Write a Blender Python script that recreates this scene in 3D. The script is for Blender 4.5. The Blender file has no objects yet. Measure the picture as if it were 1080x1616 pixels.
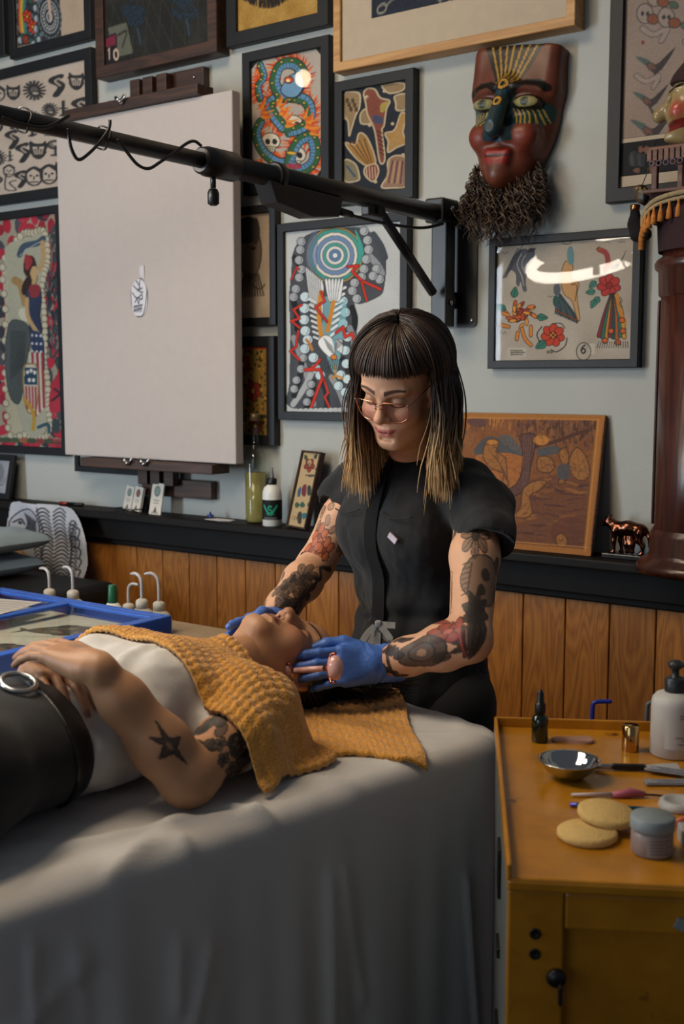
import bpy, bmesh, math, random
import numpy as np
from mathutils import Vector, Matrix

random.seed(7); RNG = np.random.default_rng(7)
scene = bpy.context.scene
COL = scene.collection

# ------------------------------------------------------------------ camera
FPX = 1800.0                       # focal length in pixels of the 1080 x 1616 frame
CAMZ = 1.5
PITCH = math.atan(208.0 / FPX)
cam_data = bpy.data.cameras.new('camera')
cam = bpy.data.objects.new('camera', cam_data); COL.objects.link(cam)
cam.location = (0, 0, CAMZ)
cam.rotation_euler = (math.pi / 2 - PITCH, 0, 0)
cam_data.sensor_fit = 'VERTICAL'; cam_data.sensor_height = 36.0; cam_data.sensor_width = 24.0
cam_data.lens = FPX / 1616.0 * 36.0
cam_data.clip_start = 0.05; cam_data.clip_end = 60
cam_data.dof.use_dof = True; cam_data.dof.focus_distance = 2.45; cam_data.dof.aperture_fstop = 5.0
scene.camera = cam

# ------------------------------------------------------------------ world, exposure
world = bpy.data.worlds.new('room_ambience'); scene.world = world
world.use_nodes = True
wn = world.node_tree.nodes; wn['Background'].inputs[0].default_value = (0.62, 0.68, 0.80, 1)
wn['Background'].inputs[1].default_value = 0.10
scene.view_settings.view_transform = 'Standard'
try: scene.view_settings.look = 'None'
except Exception: pass
scene.view_settings.gamma = 1.0
scene.view_settings.use_curve_mapping = False
scene.view_settings.exposure = 0.15
scene.cycles.use_denoising = True
scene.cycles.max_bounces = 8
scene.cycles.transparent_max_bounces = 12
scene.cycles.sample_clamp_indirect = 4.0
scene.cycles.caustics_reflective = False; scene.cycles.caustics_refractive = False

# ------------------------------------------------------------------ large lights
def area_light(name, loc, target, size, size_y, power, color):
    l = bpy.data.lights.new(name, 'AREA'); l.shape = 'RECTANGLE'
    l.size = size; l.size_y = size_y; l.energy = power; l.color = color
    o = bpy.data.objects.new(name, l); COL.objects.link(o)
    o.location = loc
    o.rotation_euler = (Vector(target) - Vector(loc)).to_track_quat('-Z', 'Y').to_euler()
    return o
# daylight from the shop window to the left of the room
area_light('window_daylight', (-4.4, 1.22, 1.5), (-0.3, 2.6, 1.1), 0.7, 2.3, 104, (0.74, 0.87, 1.0))
# weak fill added behind the camera to lift the dark sheet side
area_light('camera_side_fill', (-3.2, -2.5, 1.8), (-0.4, 2.3, 1.0), 2.6, 1.9, 20, (0.80, 0.90, 1.0))
# ceiling lamps over the middle of the room
area_light('ceiling_lamp_light', (-1.55, 1.75, 3.7), (-1.0, 2.3, 0.9), 1.2, 0.9, 44, (1.0, 0.78, 0.54))

# ------------------------------------------------------------------ pixel <-> room helpers
CP, SP = math.cos(PITCH), math.sin(PITCH)
def ray(u, v):
    xc = (u - 540.0) / FPX; yc = -(v - 808.0) / FPX
    return Vector((xc, CP + yc * SP, -SP + yc * CP))
EYE = Vector((0, 0, CAMZ))
def at(u, v, Y):
    """room point seen at pixel (u,v) at distance Y in front of the camera"""
    d = ray(u, v); return EYE + d * (Y / d.y)
def atz(u, v, z):
    d = ray(u, v); return EYE + d * ((z - CAMZ) / d.z)
WD = Vector((0.8097, -0.5868, 0)); WN = Vector((-0.5868, -0.8097, 0)); WO = Vector((0.60, 3.10, 0))
ZV = Vector((0, 0, 1))
def onw(u, v, off=0.0):
    """point on the back wall (pushed out by off) seen at the pixel"""
    d = ray(u, v); p0 = WO + WN * off
    t = (p0 - EYE).dot(WN) / d.dot(WN)
    return EYE + d * t
def sw(u, v, off=0.0):
    p = onw(u, v, off); return (p - WO).dot(WD), p.z
def wp(s, z, off=0.0):
    return WO + WD * s + WN * off + ZV * z
# frame of the wall: local x along the wall, local y out of the wall... local z up
WROT = Matrix((( WD.x, -WN.x, 0), (WD.y, -WN.y, 0), (0, 0, 1)))   # columns: x=WD, y=into wall, z=up
WMAT = WROT.to_4x4()

# ------------------------------------------------------------------ objects
def link(o, parent=None):
    COL.objects.link(o)
    if parent is not None: o.parent = parent
    return o
def tag(o, label=None, cat=None, group=None, kind=None):
    if label: o['label'] = label
    if cat: o['category'] = cat
    if group: o['group'] = group
    if kind: o['kind'] = kind
    return o
def thing(name, label, cat, loc=(0, 0, 0), rot=None, group=None):
    o = bpy.data.objects.new(name, None); COL.objects.link(o)
    o.empty_display_size = 0.05
    if rot is not None: o.matrix_world = Matrix.Translation(Vector(loc)) @ rot.to_4x4()
    else: o.location = loc
    return tag(o, label, cat, group)
def meshobj(name, verts, faces, material, parent=None, smooth=False, colors=None, world_space=False):
    me = bpy.data.meshes.new(name)
    if isinstance(verts, np.ndarray): verts = verts.tolist()
    if isinstance(faces, np.ndarray): faces = faces.tolist()
    me.from_pydata([tuple(v) for v in verts], [], faces)
    if colors is not None:
        set_colors(me, colors)
    if smooth: me.polygons.foreach_set('use_smooth', [True] * len(me.polygons))
    me.materials.append(material); me.update()
    o = bpy.data.objects.new(name, me); link(o, parent)
    if world_space and parent is not None:
        o.matrix_parent_inverse = parent_world(parent).inverted()
    return o
def parent_world(p):
    m = p.matrix_basis.copy()
    if p.parent is not None:
        m = parent_world(p.parent) @ p.matrix_parent_inverse @ m
    return m
def np_mesh(name, V, F, material, parent=None, smooth=True, colors=None, world_space=False):
    """fast path for big quad meshes"""
    me = bpy.data.meshes.new(name)
    n, m = len(V), len(F); k = F.shape[1]
    me.vertices.add(n); me.vertices.foreach_set('co', V.astype(np.float32).ravel())
    me.loops.add(m * k); me.loops.foreach_set('vertex_index', F.astype(np.int32).ravel())
    me.polygons.add(m)
    me.polygons.foreach_set('loop_start', np.arange(0, m * k, k, dtype=np.int32))
    try: me.polygons.foreach_set('loop_total', np.full(m, k, dtype=np.int32))
    except Exception: pass
    me.update(calc_edges=True); me.validate()
    me.polygons.foreach_set('use_smooth', np.full(len(me.polygons), smooth))
    if colors is not None: set_colors(me, colors)
    me.materials.append(material); me.update()
    o = bpy.data.objects.new(name, me); link(o, parent)
    if world_space and parent is not None:
        o.matrix_parent_inverse = parent_world(parent).inverted()
    return o
def lin(c):
    c = np.asarray(c, dtype=np.float64)
    return np.where(c <= 0.04045, c / 12.92, ((np.maximum(c, 0) + 0.055) / 1.055) ** 2.4)
def set_colors(me, srgb):
    srgb = np.clip(np.asarray(srgb, dtype=np.float64), 0, 1)
    at_ = me.color_attributes.new('paint', 'FLOAT_COLOR', 'POINT')
    c = np.ones((len(srgb), 4), dtype=np.float32); c[:, :3] = lin(srgb)
    at_.data.foreach_set('color', c.ravel())
def hexc(h):
    h = h.lstrip('#'); h = h if len(h) == 6 else ''.join(c + c for c in h); return tuple(int(h[i:i + 2], 16) / 255 for i in (0, 2, 4))
def L(c):
    """sRGB 0..1 or hex -> linear rgba"""
    if isinstance(c, str): c = hexc(c)
    r = lin(c); return (float(r[0]), float(r[1]), float(r[2]), 1.0)

# ------------------------------------------------------------------ mesh shapes collected per part
class MB:
    def __init__(self): self.bm = bmesh.new()
    def _xf(self, geom_verts, m):
        if m is not None: bmesh.ops.transform(self.bm, matrix=m, verts=geom_verts)
    def box(self, c, s, m=None, bevel=0.0, seg=2):
        g = bmesh.ops.create_cube(self.bm, size=1.0)
        vs = g['verts']
        bmesh.ops.scale(self.bm, vec=Vector(s), verts=vs)
        if bevel > 0:
            es = list({e for v in vs for e in v.link_edges})
            r = bmesh.ops.bevel(self.bm, geom=es, offset=bevel, segments=seg, affect='EDGES', profile=0.5)
            vs = list({v for f in r['faces'] for v in f.verts} | {v for v in vs if v.is_valid})
        bmesh.ops.translate(self.bm, vec=Vector(c), verts=vs)
        self._xf(vs, m); return self
    def tube(self, pts, r, n=10, cap=True, m=None, closed=False):
        pts = [Vector(p) for p in pts]; N = len(pts)
        rs = r if isinstance(r, (list, tuple)) else [r] * N
        rings = []; ref = None
        for i, p in enumerate(pts):
            if closed: t = (pts[(i + 1) % N] - pts[i - 1])
            else: t = (pts[min(i + 1, N - 1)] - pts[max(i - 1, 0)])
            if t.length < 1e-9: t = Vector((0, 0, 1))
            t.normalize()
            if ref is None:
                ref = Vector((0, 0, 1)) if abs(t.z) < 0.9 else Vector((1, 0, 0))
            a = (ref - t * ref.dot(t)).normalized(); b = t.cross(a); ref = a
            rings.append([self.bm.verts.new(p + (a * math.cos(2 * math.pi * k / n) + b * math.sin(2 * math.pi * k / n)) * rs[i]) for k in range(n)])
        R = range(N) if closed else range(N - 1)
        for i in R:
            A, B = rings[i], rings[(i + 1) % N]
            for k in range(n):
                f = self.bm.faces.new((A[k], A[(k + 1) % n], B[(k + 1) % n], B[k])); f.smooth = True
        if cap and not closed:
            self.bm.faces.new(list(reversed(rings[0]))); self.bm.faces.new(rings[-1])
        self._xf([v for rg in rings for v in rg], m); return self
    def lathe(self, prof, n=32, m=None, cap=True, smooth=True):
        rings = []; allv = []
        for (r, z) in prof:
            if r < 1e-6:
                v = self.bm.verts.new((0, 0, z)); rings.append([v]); allv.append(v)
            else:
                rg = [self.bm.verts.new((r * math.cos(2 * math.pi * k / n), r * math.sin(2 * math.pi * k / n), z)) for k in range(n)]
                rings.append(rg); allv += rg
        for A, B in zip(rings[:-1], rings[1:]):
            for k in range(n):
                if len(A) == 1 and len(B) == 1: continue
                if len(A) == 1: f = self.bm.faces.new((A[0], B[(k + 1) % n], B[k]))
                elif len(B) == 1: f = self.bm.faces.new((A[k], A[(k + 1) % n], B[0]))
                else: f = self.bm.faces.new((A[k], A[(k + 1) % n], B[(k + 1) % n], B[k]))
                f.smooth = smooth
        if cap:
            if len(rings[0]) > 1: self.bm.faces.new(list(reversed(rings[0])))
            if len(rings[-1]) > 1: self.bm.faces.new(rings[-1])
        self._xf(allv, m); return self
    def prism(self, pts2, t, m=None, bevel=0.0):
        """outline in local x,y extruded by t along +z"""
        a = [self.bm.verts.new((p[0], p[1], 0)) for p in pts2]
        b = [self.bm.verts.new((p[0], p[1], t)) for p in pts2]
        n = len(pts2)
        fs = [self.bm.faces.new(list(reversed(a))), self.bm.faces.new(b)]
        for k in range(n): fs.append(self.bm.faces.new((a[k], a[(k + 1) % n], b[(k + 1) % n], b[k])))
        vs = a + b
        if bevel > 0:
            es = list({e for f in fs[:2] for e in f.edges})
            r = bmesh.ops.bevel(self.bm, geom=es, offset=bevel, segments=2, affect='EDGES', profile=0.5)
            vs = list({v for f in r['faces'] for v in f.verts} | {v for v in vs if v.is_valid})
        self._xf(vs, m); return self
    def quad(self, a, b, c, d):
        self.bm.faces.new([self.bm.verts.new(p) for p in (a, b, c, d)]); return self
    def build(self, name, material, parent=None, smooth=None, world_space=False):
        bmesh.ops.recalc_face_normals(self.bm, faces=self.bm.faces)
        me = bpy.data.meshes.new(name); self.bm.to_mesh(me); self.bm.free()
        if smooth is not None: me.polygons.foreach_set('use_smooth', [smooth] * len(me.polygons))
        me.materials.append(material)
        o = bpy.data.objects.new(name, me); link(o, parent)
        if world_space and parent is not None:
            o.matrix_parent_inverse = parent_world(parent).inverted()
        return o
def T(x, y, z): return Matrix.Translation((x, y, z))
def RX(a): return Matrix.Rotation(a, 4, 'X')
def RY(a): return Matrix.Rotation(a, 4, 'Y')
def RZ(a): return Matrix.Rotation(a, 4, 'Z')
def crom(pts, n=8, closed=False):
    """Catmull-Rom through points"""
    P = [np.array(p, dtype=float) for p in pts]; N = len(P); out = []
    R = range(N) if closed else range(N - 1)
    for i in R:
        if closed: p0, p1, p2, p3 = P[i - 1], P[i], P[(i + 1) % N], P[(i + 2) % N]
        else: p0, p1, p2, p3 = P[max(i - 1, 0)], P[i], P[i + 1], P[min(i + 2, N - 1)]
        for k in range(n):
            t = k / n
            out.append(0.5 * ((2 * p1) + (-p0 + p2) * t + (2 * p0 - 5 * p1 + 4 * p2 - p3) * t * t + (-p0 + 3 * p1 - 3 * p2 + p3) * t ** 3))
    if not closed: out.append(P[-1])
    return out

# ------------------------------------------------------------------ materials
def nodes_of(name):
    m = bpy.data.materials.new(name); m.use_nodes = True
    nt = m.node_tree; return m, nt, nt.nodes['Principled BSDF']
def addn(nt, t, **kw):
    n = nt.nodes.new(t)
    for k, v in kw.items(): setattr(n, k, v)
    return n
def mat(name, color, rough=0.5, metal=0.0, var=0.08, scale=30.0, bump=0.0, bscale=120.0, spec=0.5, coat=0.0, trans=0.0, alpha=1.0, emit=0.0, sheen=0.0, ecol=None):
    """plain paint or plastic: base colour with a little mottling, optional fine relief"""
    m, nt, b = nodes_of(name)
    c = L(color)
    tc = addn(nt, 'ShaderNodeTexCoord')
    nz = addn(nt, 'ShaderNodeTexNoise'); nz.inputs['Scale'].default_value = scale; nz.inputs['Detail'].default_value = 4
    nt.links.new(tc.outputs['Object'], nz.inputs['Vector'])
    cr = addn(nt, 'ShaderNodeValToRGB')
    cr.color_ramp.elements[0].color = tuple(x * (1 - var) for x in c[:3]) + (1,)
    cr.color_ramp.elements[1].color = tuple(min(1, x * (1 + var)) for x in c[:3]) + (1,)
    cr.color_ramp.elements[0].position = 0.3; cr.color_ramp.elements[1].position = 0.7
    nt.links.new(nz.outputs['Fac'], cr.inputs['Fac']); nt.links.new(cr.outputs['Color'], b.inputs['Base Color'])
    b.inputs['Roughness'].default_value = rough; b.inputs['Metallic'].default_value = metal
    b.inputs['Specular IOR Level'].default_value = spec
    b.inputs['Coat Weight'].default_value = coat; b.inputs['Coat Roughness'].default_value = 0.12
    b.inputs['Transmission Weight'].default_value = trans
    b.inputs['Sheen Weight'].default_value = sheen
    if emit > 0:
        b.inputs['Emission Color'].default_value = L(ecol or color); b.inputs['Emission Strength'].default_value = emit
    if bump > 0:
        n2 = addn(nt, 'ShaderNodeTexNoise'); n2.inputs['Scale'].default_value = bscale; n2.inputs['Detail'].default_value = 3
        nt.links.new(tc.outputs['Object'], n2.inputs['Vector'])
        bp = addn(nt, 'ShaderNodeBump'); bp.inputs['Strength'].default_value = bump; bp.inputs['Distance'].default_value = 0.003
        nt.links.new(n2.outputs['Fac'], bp.inputs['Height']); nt.links.new(bp.outputs['Normal'], b.inputs['Normal'])
    return m
def mat_paint(name, rough=0.6, spec=0.3, bump=0.0, bscale=300, sss=0.0, sheen=0.0, coat=0.0, metal=0.0):
    """colour comes from the painted colour attribute"""
    m, nt, b = nodes_of(name)
    ca = addn(nt, 'ShaderNodeVertexColor'); ca.layer_name = 'paint'
    nt.links.new(ca.outputs['Color'], b.inputs['Base Color'])
    b.inputs['Roughness'].default_value = rough; b.inputs['Specular IOR Level'].default_value = spec
    b.inputs['Sheen Weight'].default_value = sheen; b.inputs['Coat Weight'].default_value = coat
    b.inputs['Metallic'].default_value = metal
    if sss > 0:
        b.inputs['Subsurface Weight'].default_value = sss
        b.inputs['Subsurface Radius'].default_value = (0.010, 0.004, 0.002); b.inputs['Subsurface Scale'].default_value = 0.6
    if bump > 0:
        tc = addn(nt, 'ShaderNodeTexCoord'); n2 = addn(nt, 'ShaderNodeTexNoise')
        n2.inputs['Scale'].default_value = bscale; nt.links.new(tc.outputs['Object'], n2.inputs['Vector'])
        bp = addn(nt, 'ShaderNodeBump'); bp.inputs['Strength'].default_value = bump; bp.inputs['Distance'].default_value = 0.002
        nt.links.new(n2.outputs['Fac'], bp.inputs['Height']); nt.links.new(bp.outputs['Normal'], b.inputs['Normal'])
    return m
def mat_glass(name, tint=(1, 1, 1), reflect=1.0, rough=0.02, body=0.0, bodycol=(0.6, 0.65, 0.7)):
    """thin clear pane: see-through with fresnel reflection"""
    m = bpy.data.materials.new(name); m.use_nodes = True; nt = m.node_tree
    for n in list(nt.nodes): nt.nodes.remove(n)
    out = addn(nt, 'ShaderNodeOutputMaterial'); tr = addn(nt, 'ShaderNodeBsdfTransparent'); gl = addn(nt, 'ShaderNodeBsdfGlossy')
    fr = addn(nt, 'ShaderNodeFresnel'); fr.inputs['IOR'].default_value = 1.5
    mu = addn(nt, 'ShaderNodeMath', operation='MULTIPLY'); mu.inputs[1].default_value = reflect
    mx = addn(nt, 'ShaderNodeMixShader')
    tr.inputs['Color'].default_value = (*tint, 1); gl.inputs['Roughness'].default_value = rough
    ge = addn(nt, 'ShaderNodeNewGeometry'); fc = addn(nt, 'ShaderNodeMath', operation='SUBTRACT'); fc.inputs[0].default_value = 1.0
    m5 = addn(nt, 'ShaderNodeMath', operation='MULTIPLY')          # reflect on the outer face only
    nt.links.new(ge.outputs['Backfacing'], fc.inputs[1]); nt.links.new(fr.outputs[0], mu.inputs[0])
    nt.links.new(mu.outputs[0], m5.inputs[0]); nt.links.new(fc.outputs[0], m5.inputs[1]); nt.links.new(m5.outputs[0], mx.inputs[0])
    src = tr.outputs[0]
    if body > 0:
        df = addn(nt, 'ShaderNodeBsdfDiffuse'); df.inputs[0].default_value = (*bodycol, 1)
        m2 = addn(nt, 'ShaderNodeMixShader'); m2.inputs[0].default_value = body
        nt.links.new(tr.outputs[0], m2.inputs[1]); nt.links.new(df.outputs[0], m2.inputs[2]); src = m2.outputs[0]
    nt.links.new(src, mx.inputs[1]); nt.links.new(gl.outputs[0], mx.inputs[2])
    nt.links.new(mx.outputs[0], out.inputs['Surface'])
    return m
def mat_wood(name, c0, c1, rough=0.45, scale=1.0, knots=0.0, axis='Z', coat=0.0, rings=9.0, dist=4.0):
    """long-grained timber; grain runs along the local axis, shifted per object"""
    m, nt, b = nodes_of(name)
    tc = addn(nt, 'ShaderNodeTexCoord'); oi = addn(nt, 'ShaderNodeObjectInfo')
    mp = addn(nt, 'ShaderNodeMapping')
    sc = {'X': (0.35, 5, 5), 'Y': (5, 0.35, 5), 'Z': (5, 5, 0.35)}[axis]
    mp.inputs['Scale'].default_value = tuple(s * scale for s in sc)
    add = addn(nt, 'ShaderNodeVectorMath', operation='ADD')
    sm = addn(nt, 'ShaderNodeVectorMath', operation='SCALE'); sm.inputs['Scale'].default_value = 17.0
    cmb = addn(nt, 'ShaderNodeCombineXYZ')
    for k in range(3): nt.links.new(oi.outputs['Random'], cmb.inputs[k])
    nt.links.new(cmb.outputs[0], sm.inputs[0])
    nt.links.new(tc.outputs['Object'], add.inputs[0]); nt.links.new(sm.outputs[0], add.inputs[1])
    nt.links.new(add.outputs[0], mp.inputs['Vector'])
    n1 = addn(nt, 'ShaderNodeTexNoise'); n1.inputs['Scale'].default_value = 2.2; n1.inputs['Detail'].default_value = 5; n1.inputs['Distortion'].default_value = 0.6
    nt.links.new(mp.outputs[0], n1.inputs['Vector'])
    wv = addn(nt, 'ShaderNodeMath', operation='MULTIPLY'); wv.inputs[1].default_value = rings
    nt.links.new(n1.outputs['Fac'], wv.inputs[0])
    fr = addn(nt, 'ShaderNodeMath', operation='PINGPONG'); fr.inputs[1].default_value = 0.5
    nt.links.new(wv.outputs[0], fr.inputs[0])
    fine = addn(nt, 'ShaderNodeTexNoise'); fine.inputs['Scale'].default_value = 26; fine.inputs['Detail'].default_value = 3
    nt.links.new(mp.outputs[0], fine.inputs['Vector'])
    mxv = addn(nt, 'ShaderNodeMath', operation='MULTIPLY_ADD'); mxv.inputs[1].default_value = 1.1
    nt.links.new(fr.outputs[0], mxv.inputs[0])
    f2 = addn(nt, 'ShaderNodeMath', operation='MULTIPLY'); f2.inputs[1].default_value = 0.55
    nt.links.new(fine.outputs['Fac'], f2.inputs[0]); nt.links.new(f2.outputs[0], mxv.inputs[2])
    cr = addn(nt, 'ShaderNodeValToRGB'); cr.color_ramp.elements[0].color = L(c0); cr.color_ramp.elements[1].color = L(c1)
    cr.color_ramp.elements[0].position = 0.15; cr.color_ramp.elements[1].position = 0.85
    nt.links.new(mxv.outputs[0], cr.inputs['Fac'])
    hv = addn(nt, 'ShaderNodeHueSaturation')
    vr = addn(nt, 'ShaderNodeMath', operation='MULTIPLY_ADD'); vr.inputs[1].default_value = 0.35; vr.inputs[2].default_value = 0.83
    nt.links.new(oi.outputs['Random'], vr.inputs[0]); nt.links.new(vr.outputs[0], hv.inputs['Value'])
    nt.links.new(cr.outputs['Color'], hv.inputs['Color'])
    nt.links.new(hv.outputs['Color'], b.inputs['Base Color'])
    bp = addn(nt, 'ShaderNodeBump'); bp.inputs['Strength'].default_value = 0.15; bp.inputs['Distance'].default_value = 0.002
    nt.links.new(mxv.outputs[0], bp.inputs['Height']); nt.links.new(bp.outputs['Normal'], b.inputs['Normal'])
    b.inputs['Roughness'].default_value = rough; b.inputs['Coat Weight'].default_value = coat; b.inputs['Coat Roughness'].default_value = 0.2
    return m

M = {}
M['black_frame'] = mat('black_frame_paint', '#151618', 0.5, var=0.15, scale=14, spec=0.35)
M['black_metal'] = mat('black_metal', '#0c0c0e', 0.4, metal=0.0, var=0.2, scale=20)
M['brown_wood'] = mat_wood('dark_brown_wood', '#2a1a12', '#4a2f20', 0.5, axis='X')
M['pale_wood'] = mat_wood('pale_oak', '#a9783f', '#c99a60', 0.5, axis='X')
M['mat_board'] = mat('mat_board', '#b3a48e', 0.9, var=0.03, bump=0.1, bscale=400)
M['glass'] = mat_glass('picture_glass', reflect=0.6)
M['steel'] = mat('steel', '#b8b8ba', 0.25, metal=1.0, var=0.05)
M['print'] = mat_paint('printed_paper', 0.7, 0.25)
M['white_plastic'] = mat('white_plastic', '#d9d8d2', 0.4, var=0.03)
M['paper'] = mat('white_paper', '#d8d6d2', 0.85, var=0.03)
# ------------------------------------------------------------------ drawing flat prints onto fine grids (colour attribute)
def homography(q):
    """matrix mapping the quad q (tl,tr,br,bl) to the unit square"""
    d = [(0, 0), (1, 0), (1, 1), (0, 1)]; A = []; B = []
    for (x, y), (X, Y) in zip(q, d):
        A.append([x, y, 1, 0, 0, 0, -x * X, -y * X]); B.append(X)
        A.append([0, 0, 0, x, y, 1, -x * Y, -y * Y]); B.append(Y)
    h = np.linalg.solve(np.array(A, float), np.array(B, float))
    return np.append(h, 1).reshape(3, 3)
class Art:
    """a small picture; drawing coordinates are those of the quad given (any tracing frame)"""
    def __init__(s, w, h, bg, quad=None):
        s.w, s.h = w, h
        s.a = np.empty((h, w, 3)); s.a[:] = np.array(hexc(bg) if isinstance(bg, str) else bg)
        s.H = homography(quad if quad else [(0, 0), (w, 0), (w, h), (0, h)])
        s.g = 1.0
        if quad:
            q = np.array(quad, float)
            s.g = 0.5 * (w / np.hypot(*(q[1] - q[0])) + h / np.hypot(*(q[3] - q[0])))
    def tr(s, pts):
        p = np.array(pts, float).reshape(-1, 2)
        q = np.c_[p, np.ones(len(p))] @ s.H.T
        q = q[:, :2] / q[:, 2:3]
        return q * np.array([s.w, s.h])
    def col(s, c): return np.array(hexc(c) if isinstance(c, str) else c)
    def _blend(s, x0, y0, x1, y1, al, c):
        sub = s.a[y0:y1, x0:x1]; sub += (s.col(c) - sub) * al[..., None]
    def _box(s, lo, hi):
        x0, y0 = max(int(lo[0]), 0), max(int(lo[1]), 0); x1, y1 = min(int(hi[0]) + 2, s.w), min(int(hi[1]) + 2, s.h)
        return x0, y0, x1, y1
    def poly(s, pts, c, smooth=0, al=1.0, edge=None, ew=1.0):
        if smooth: pts = crom(pts, smooth, True)
        p = s.tr(pts); x0, y0, x1, y1 = s._box(p.min(0), p.max(0))
        if x1 > x0 and y1 > y0:
            X, Y = np.meshgrid(np.arange(x0, x1) + .5, np.arange(y0, y1) + .5)
            acc = np.zeros(X.shape)
            for oy in (-.25, .25):
                ins = np.zeros(X.shape, bool); yy = Y + oy
                for k in range(len(p)):
                    (ax, ay), (bx, by) = p[k - 1], p[k]
                    if ay == by: continue
                    cnd = (ay > yy) != (by > yy)
                    ins ^= cnd & (X < (bx - ax) * (yy - ay) / (by - ay) + ax)
                acc += ins
            s._blend(x0, y0, x1, y1, acc / 2 * al, c)
        if edge is not None: s.line(list(pts) + [pts[0]], ew, edge)
        return s
    def line(s, pts, w, c, smooth=0, al=1.0, taper=False):
        """w: stroke width in tracing units"""
        if smooth: pts = crom(pts, smooth)
        p = s.tr(pts); n = len(p) - 1
        for k in range(n):
            a, b = p[k], p[k + 1]
            r = max(0.5 * w * s.g * ((1 - 0.85 * k / max(n, 1)) if taper else 1.0), 0.35)
            x0, y0, x1, y1 = s._box(np.minimum(a, b) - r - 1, np.maximum(a, b) + r + 1)
            if x1 <= x0 or y1 <= y0: continue
            X, Y = np.meshgrid(np.arange(x0, x1) + .5, np.arange(y0, y1) + .5)
            d = b - a; L2 = d @ d + 1e-9
            t = np.clip(((X - a[0]) * d[0] + (Y - a[1]) * d[1]) / L2, 0, 1)
            dist = np.hypot(X - a[0] - t * d[0], Y - a[1] - t * d[1])
            s._blend(x0, y0, x1, y1, np.clip(r + .5 - dist, 0, 1) * al, c)
        return s
    def ell(s, x, y, rx, ry, c, rot=0, edge=None, ew=1.0, al=1.0, n=18):
        ca, sa = math.cos(rot), math.sin(rot)
        pts = [(x + rx * math.cos(t) * ca - ry * math.sin(t) * sa, y + rx * math.cos(t) * sa + ry * math.sin(t) * ca) for t in np.linspace(0, 2 * math.pi, n, endpoint=False)]
        if c is not None: s.poly(pts, c, al=al)
        if edge is not None: s.line(pts + [pts[0]], ew, edge)
        return s
    def grain(s, amt, scale=1):
        s.a += RNG.normal(0, amt, (s.h, s.w, 1)); return s
    def mottle(s, amt, cells=6):
        g = RNG.normal(0, 1, (cells + 2, cells + 2))
        ys = np.linspace(0, cells, s.h); xs = np.linspace(0, cells, s.w)
        yi = ys.astype(int); xi = xs.astype(int); fy = (ys - yi)[:, None]; fx = (xs - xi)[None]
        fy = fy * fy * (3 - 2 * fy); fx = fx * fx * (3 - 2 * fx)
        v = (g[yi][:, xi] * (1 - fy) * (1 - fx) + g[yi + 1][:, xi] * fy * (1 - fx) + g[yi][:, xi + 1] * (1 - fy) * fx + g[yi + 1][:, xi + 1] * fy * fx)
        s.a += v[..., None] * amt; return s
    # --- motifs
    def clouds(s, path, r, c='#c9cdd0', e='#3a3d42', ew=1.0):
        for (x, y) in path:
            s.ell(x, y, r, r, c, edge=e, ew=ew)
            s.line([(x + r * .5, y - r * .45), (x + r * .62, y + r * .1), (x + r * .2, y + r * .55)], ew * .6, e, 3)
        return s
    def flower(s, x, y, r, c, c2='#e8b33c', n=6, e='#2a1410', ew=1.0):
        for k in range(n):
            t = 2 * math.pi * k / n + .3
            s.ell(x + .58 * r * math.cos(t), y + .58 * r * math.sin(t), r * .46, r * .36, c, t, e, ew)
        s.ell(x, y, r * .28, r * .28, c2, 0, e, ew); return s
    def leaf(s, x, y, l, w, rot, c='#2f5d4a', e='#15241d', ew=1.0):
        ca, sa = math.cos(rot), math.sin(rot)
        P = [(0, 0), (.3 * l, -w), (.75 * l, -.6 * w), (l, 0), (.75 * l, .6 * w), (.3 * l, w)]
        s.poly([(x + a * ca - b * sa, y + a * sa + b * ca) for a, b in P], c, 4, edge=e, ew=ew)
        s.line([(x, y), (x + l * .8 * ca, y + l * .8 * sa)], ew, e); return s
    def glyph(s, ch, x, y, h, c, w):
        G = {'1': [[(.3, .15), (.5, 0), (.5, 1)]], '0': [[(.5, 0), (.1, .25), (.1, .75), (.5, 1), (.9, .75), (.9, .25), (.5, 0)]],
             '6': [[(.8, .05), (.35, .3), (.1, .7), (.45, 1), (.85, .8), (.7, .5), (.3, .5), (.12, .7)]],
             'S': [[(.85, .15), (.5, 0), (.15, .2), (.3, .45), (.7, .55), (.85, .8), (.5, 1), (.15, .85)]],
             'M': [[(0, 1), (0, 0), (.5, .6), (1, 0), (1, 1)]], 'A': [[(0, 1), (.5, 0), (1, 1)], [(.2, .65), (.8, .65)]],
             'N': [[(0, 1), (0, 0), (1, 1), (1, 0)]], 'I': [[(.5, 0), (.5, 1)]],
             '#': [[(.3, 0), (.2, 1)], [(.7, 0), (.6, 1)], [(0, .35), (1, .35)], [(0, .7), (1, .7)]],
             '2': [[(.1, .25), (.5, 0), (.85, .25), (.1, 1), (.9, 1)]], '4': [[(.7, 1), (.7, 0), (.1, .65), (.95, .65)]],
             '5': [[(.85, 0), (.2, 0), (.15, .45), (.6, .4), (.88, .7), (.5, 1), (.1, .9)]], 'C': [[(.9, .2), (.5, 0), (.1, .4), (.2, .85), (.6, 1), (.9, .8)]],
             'R': [[(0, 1), (0, 0), (.8, .1), (.8, .4), (0, .5), (.9, 1)]], '8': [[(.5, .48), (.15, .25), (.5, 0), (.85, .25), (.5, .48), (.1, .78), (.5, 1), (.9, .78), (.5, .48)]]}
        for st in G.get(ch, []):
            s.line([(x + a * h * .62, y + b * h) for a, b in st], w, c, 0 if ch in 'MANIR#14' else 4)
        return s
    def text(s, t, x, y, h, c, w):
        for k, ch in enumerate(t): s.glyph(ch, x + k * h * .85, y, h, c, w)
        return s
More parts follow.
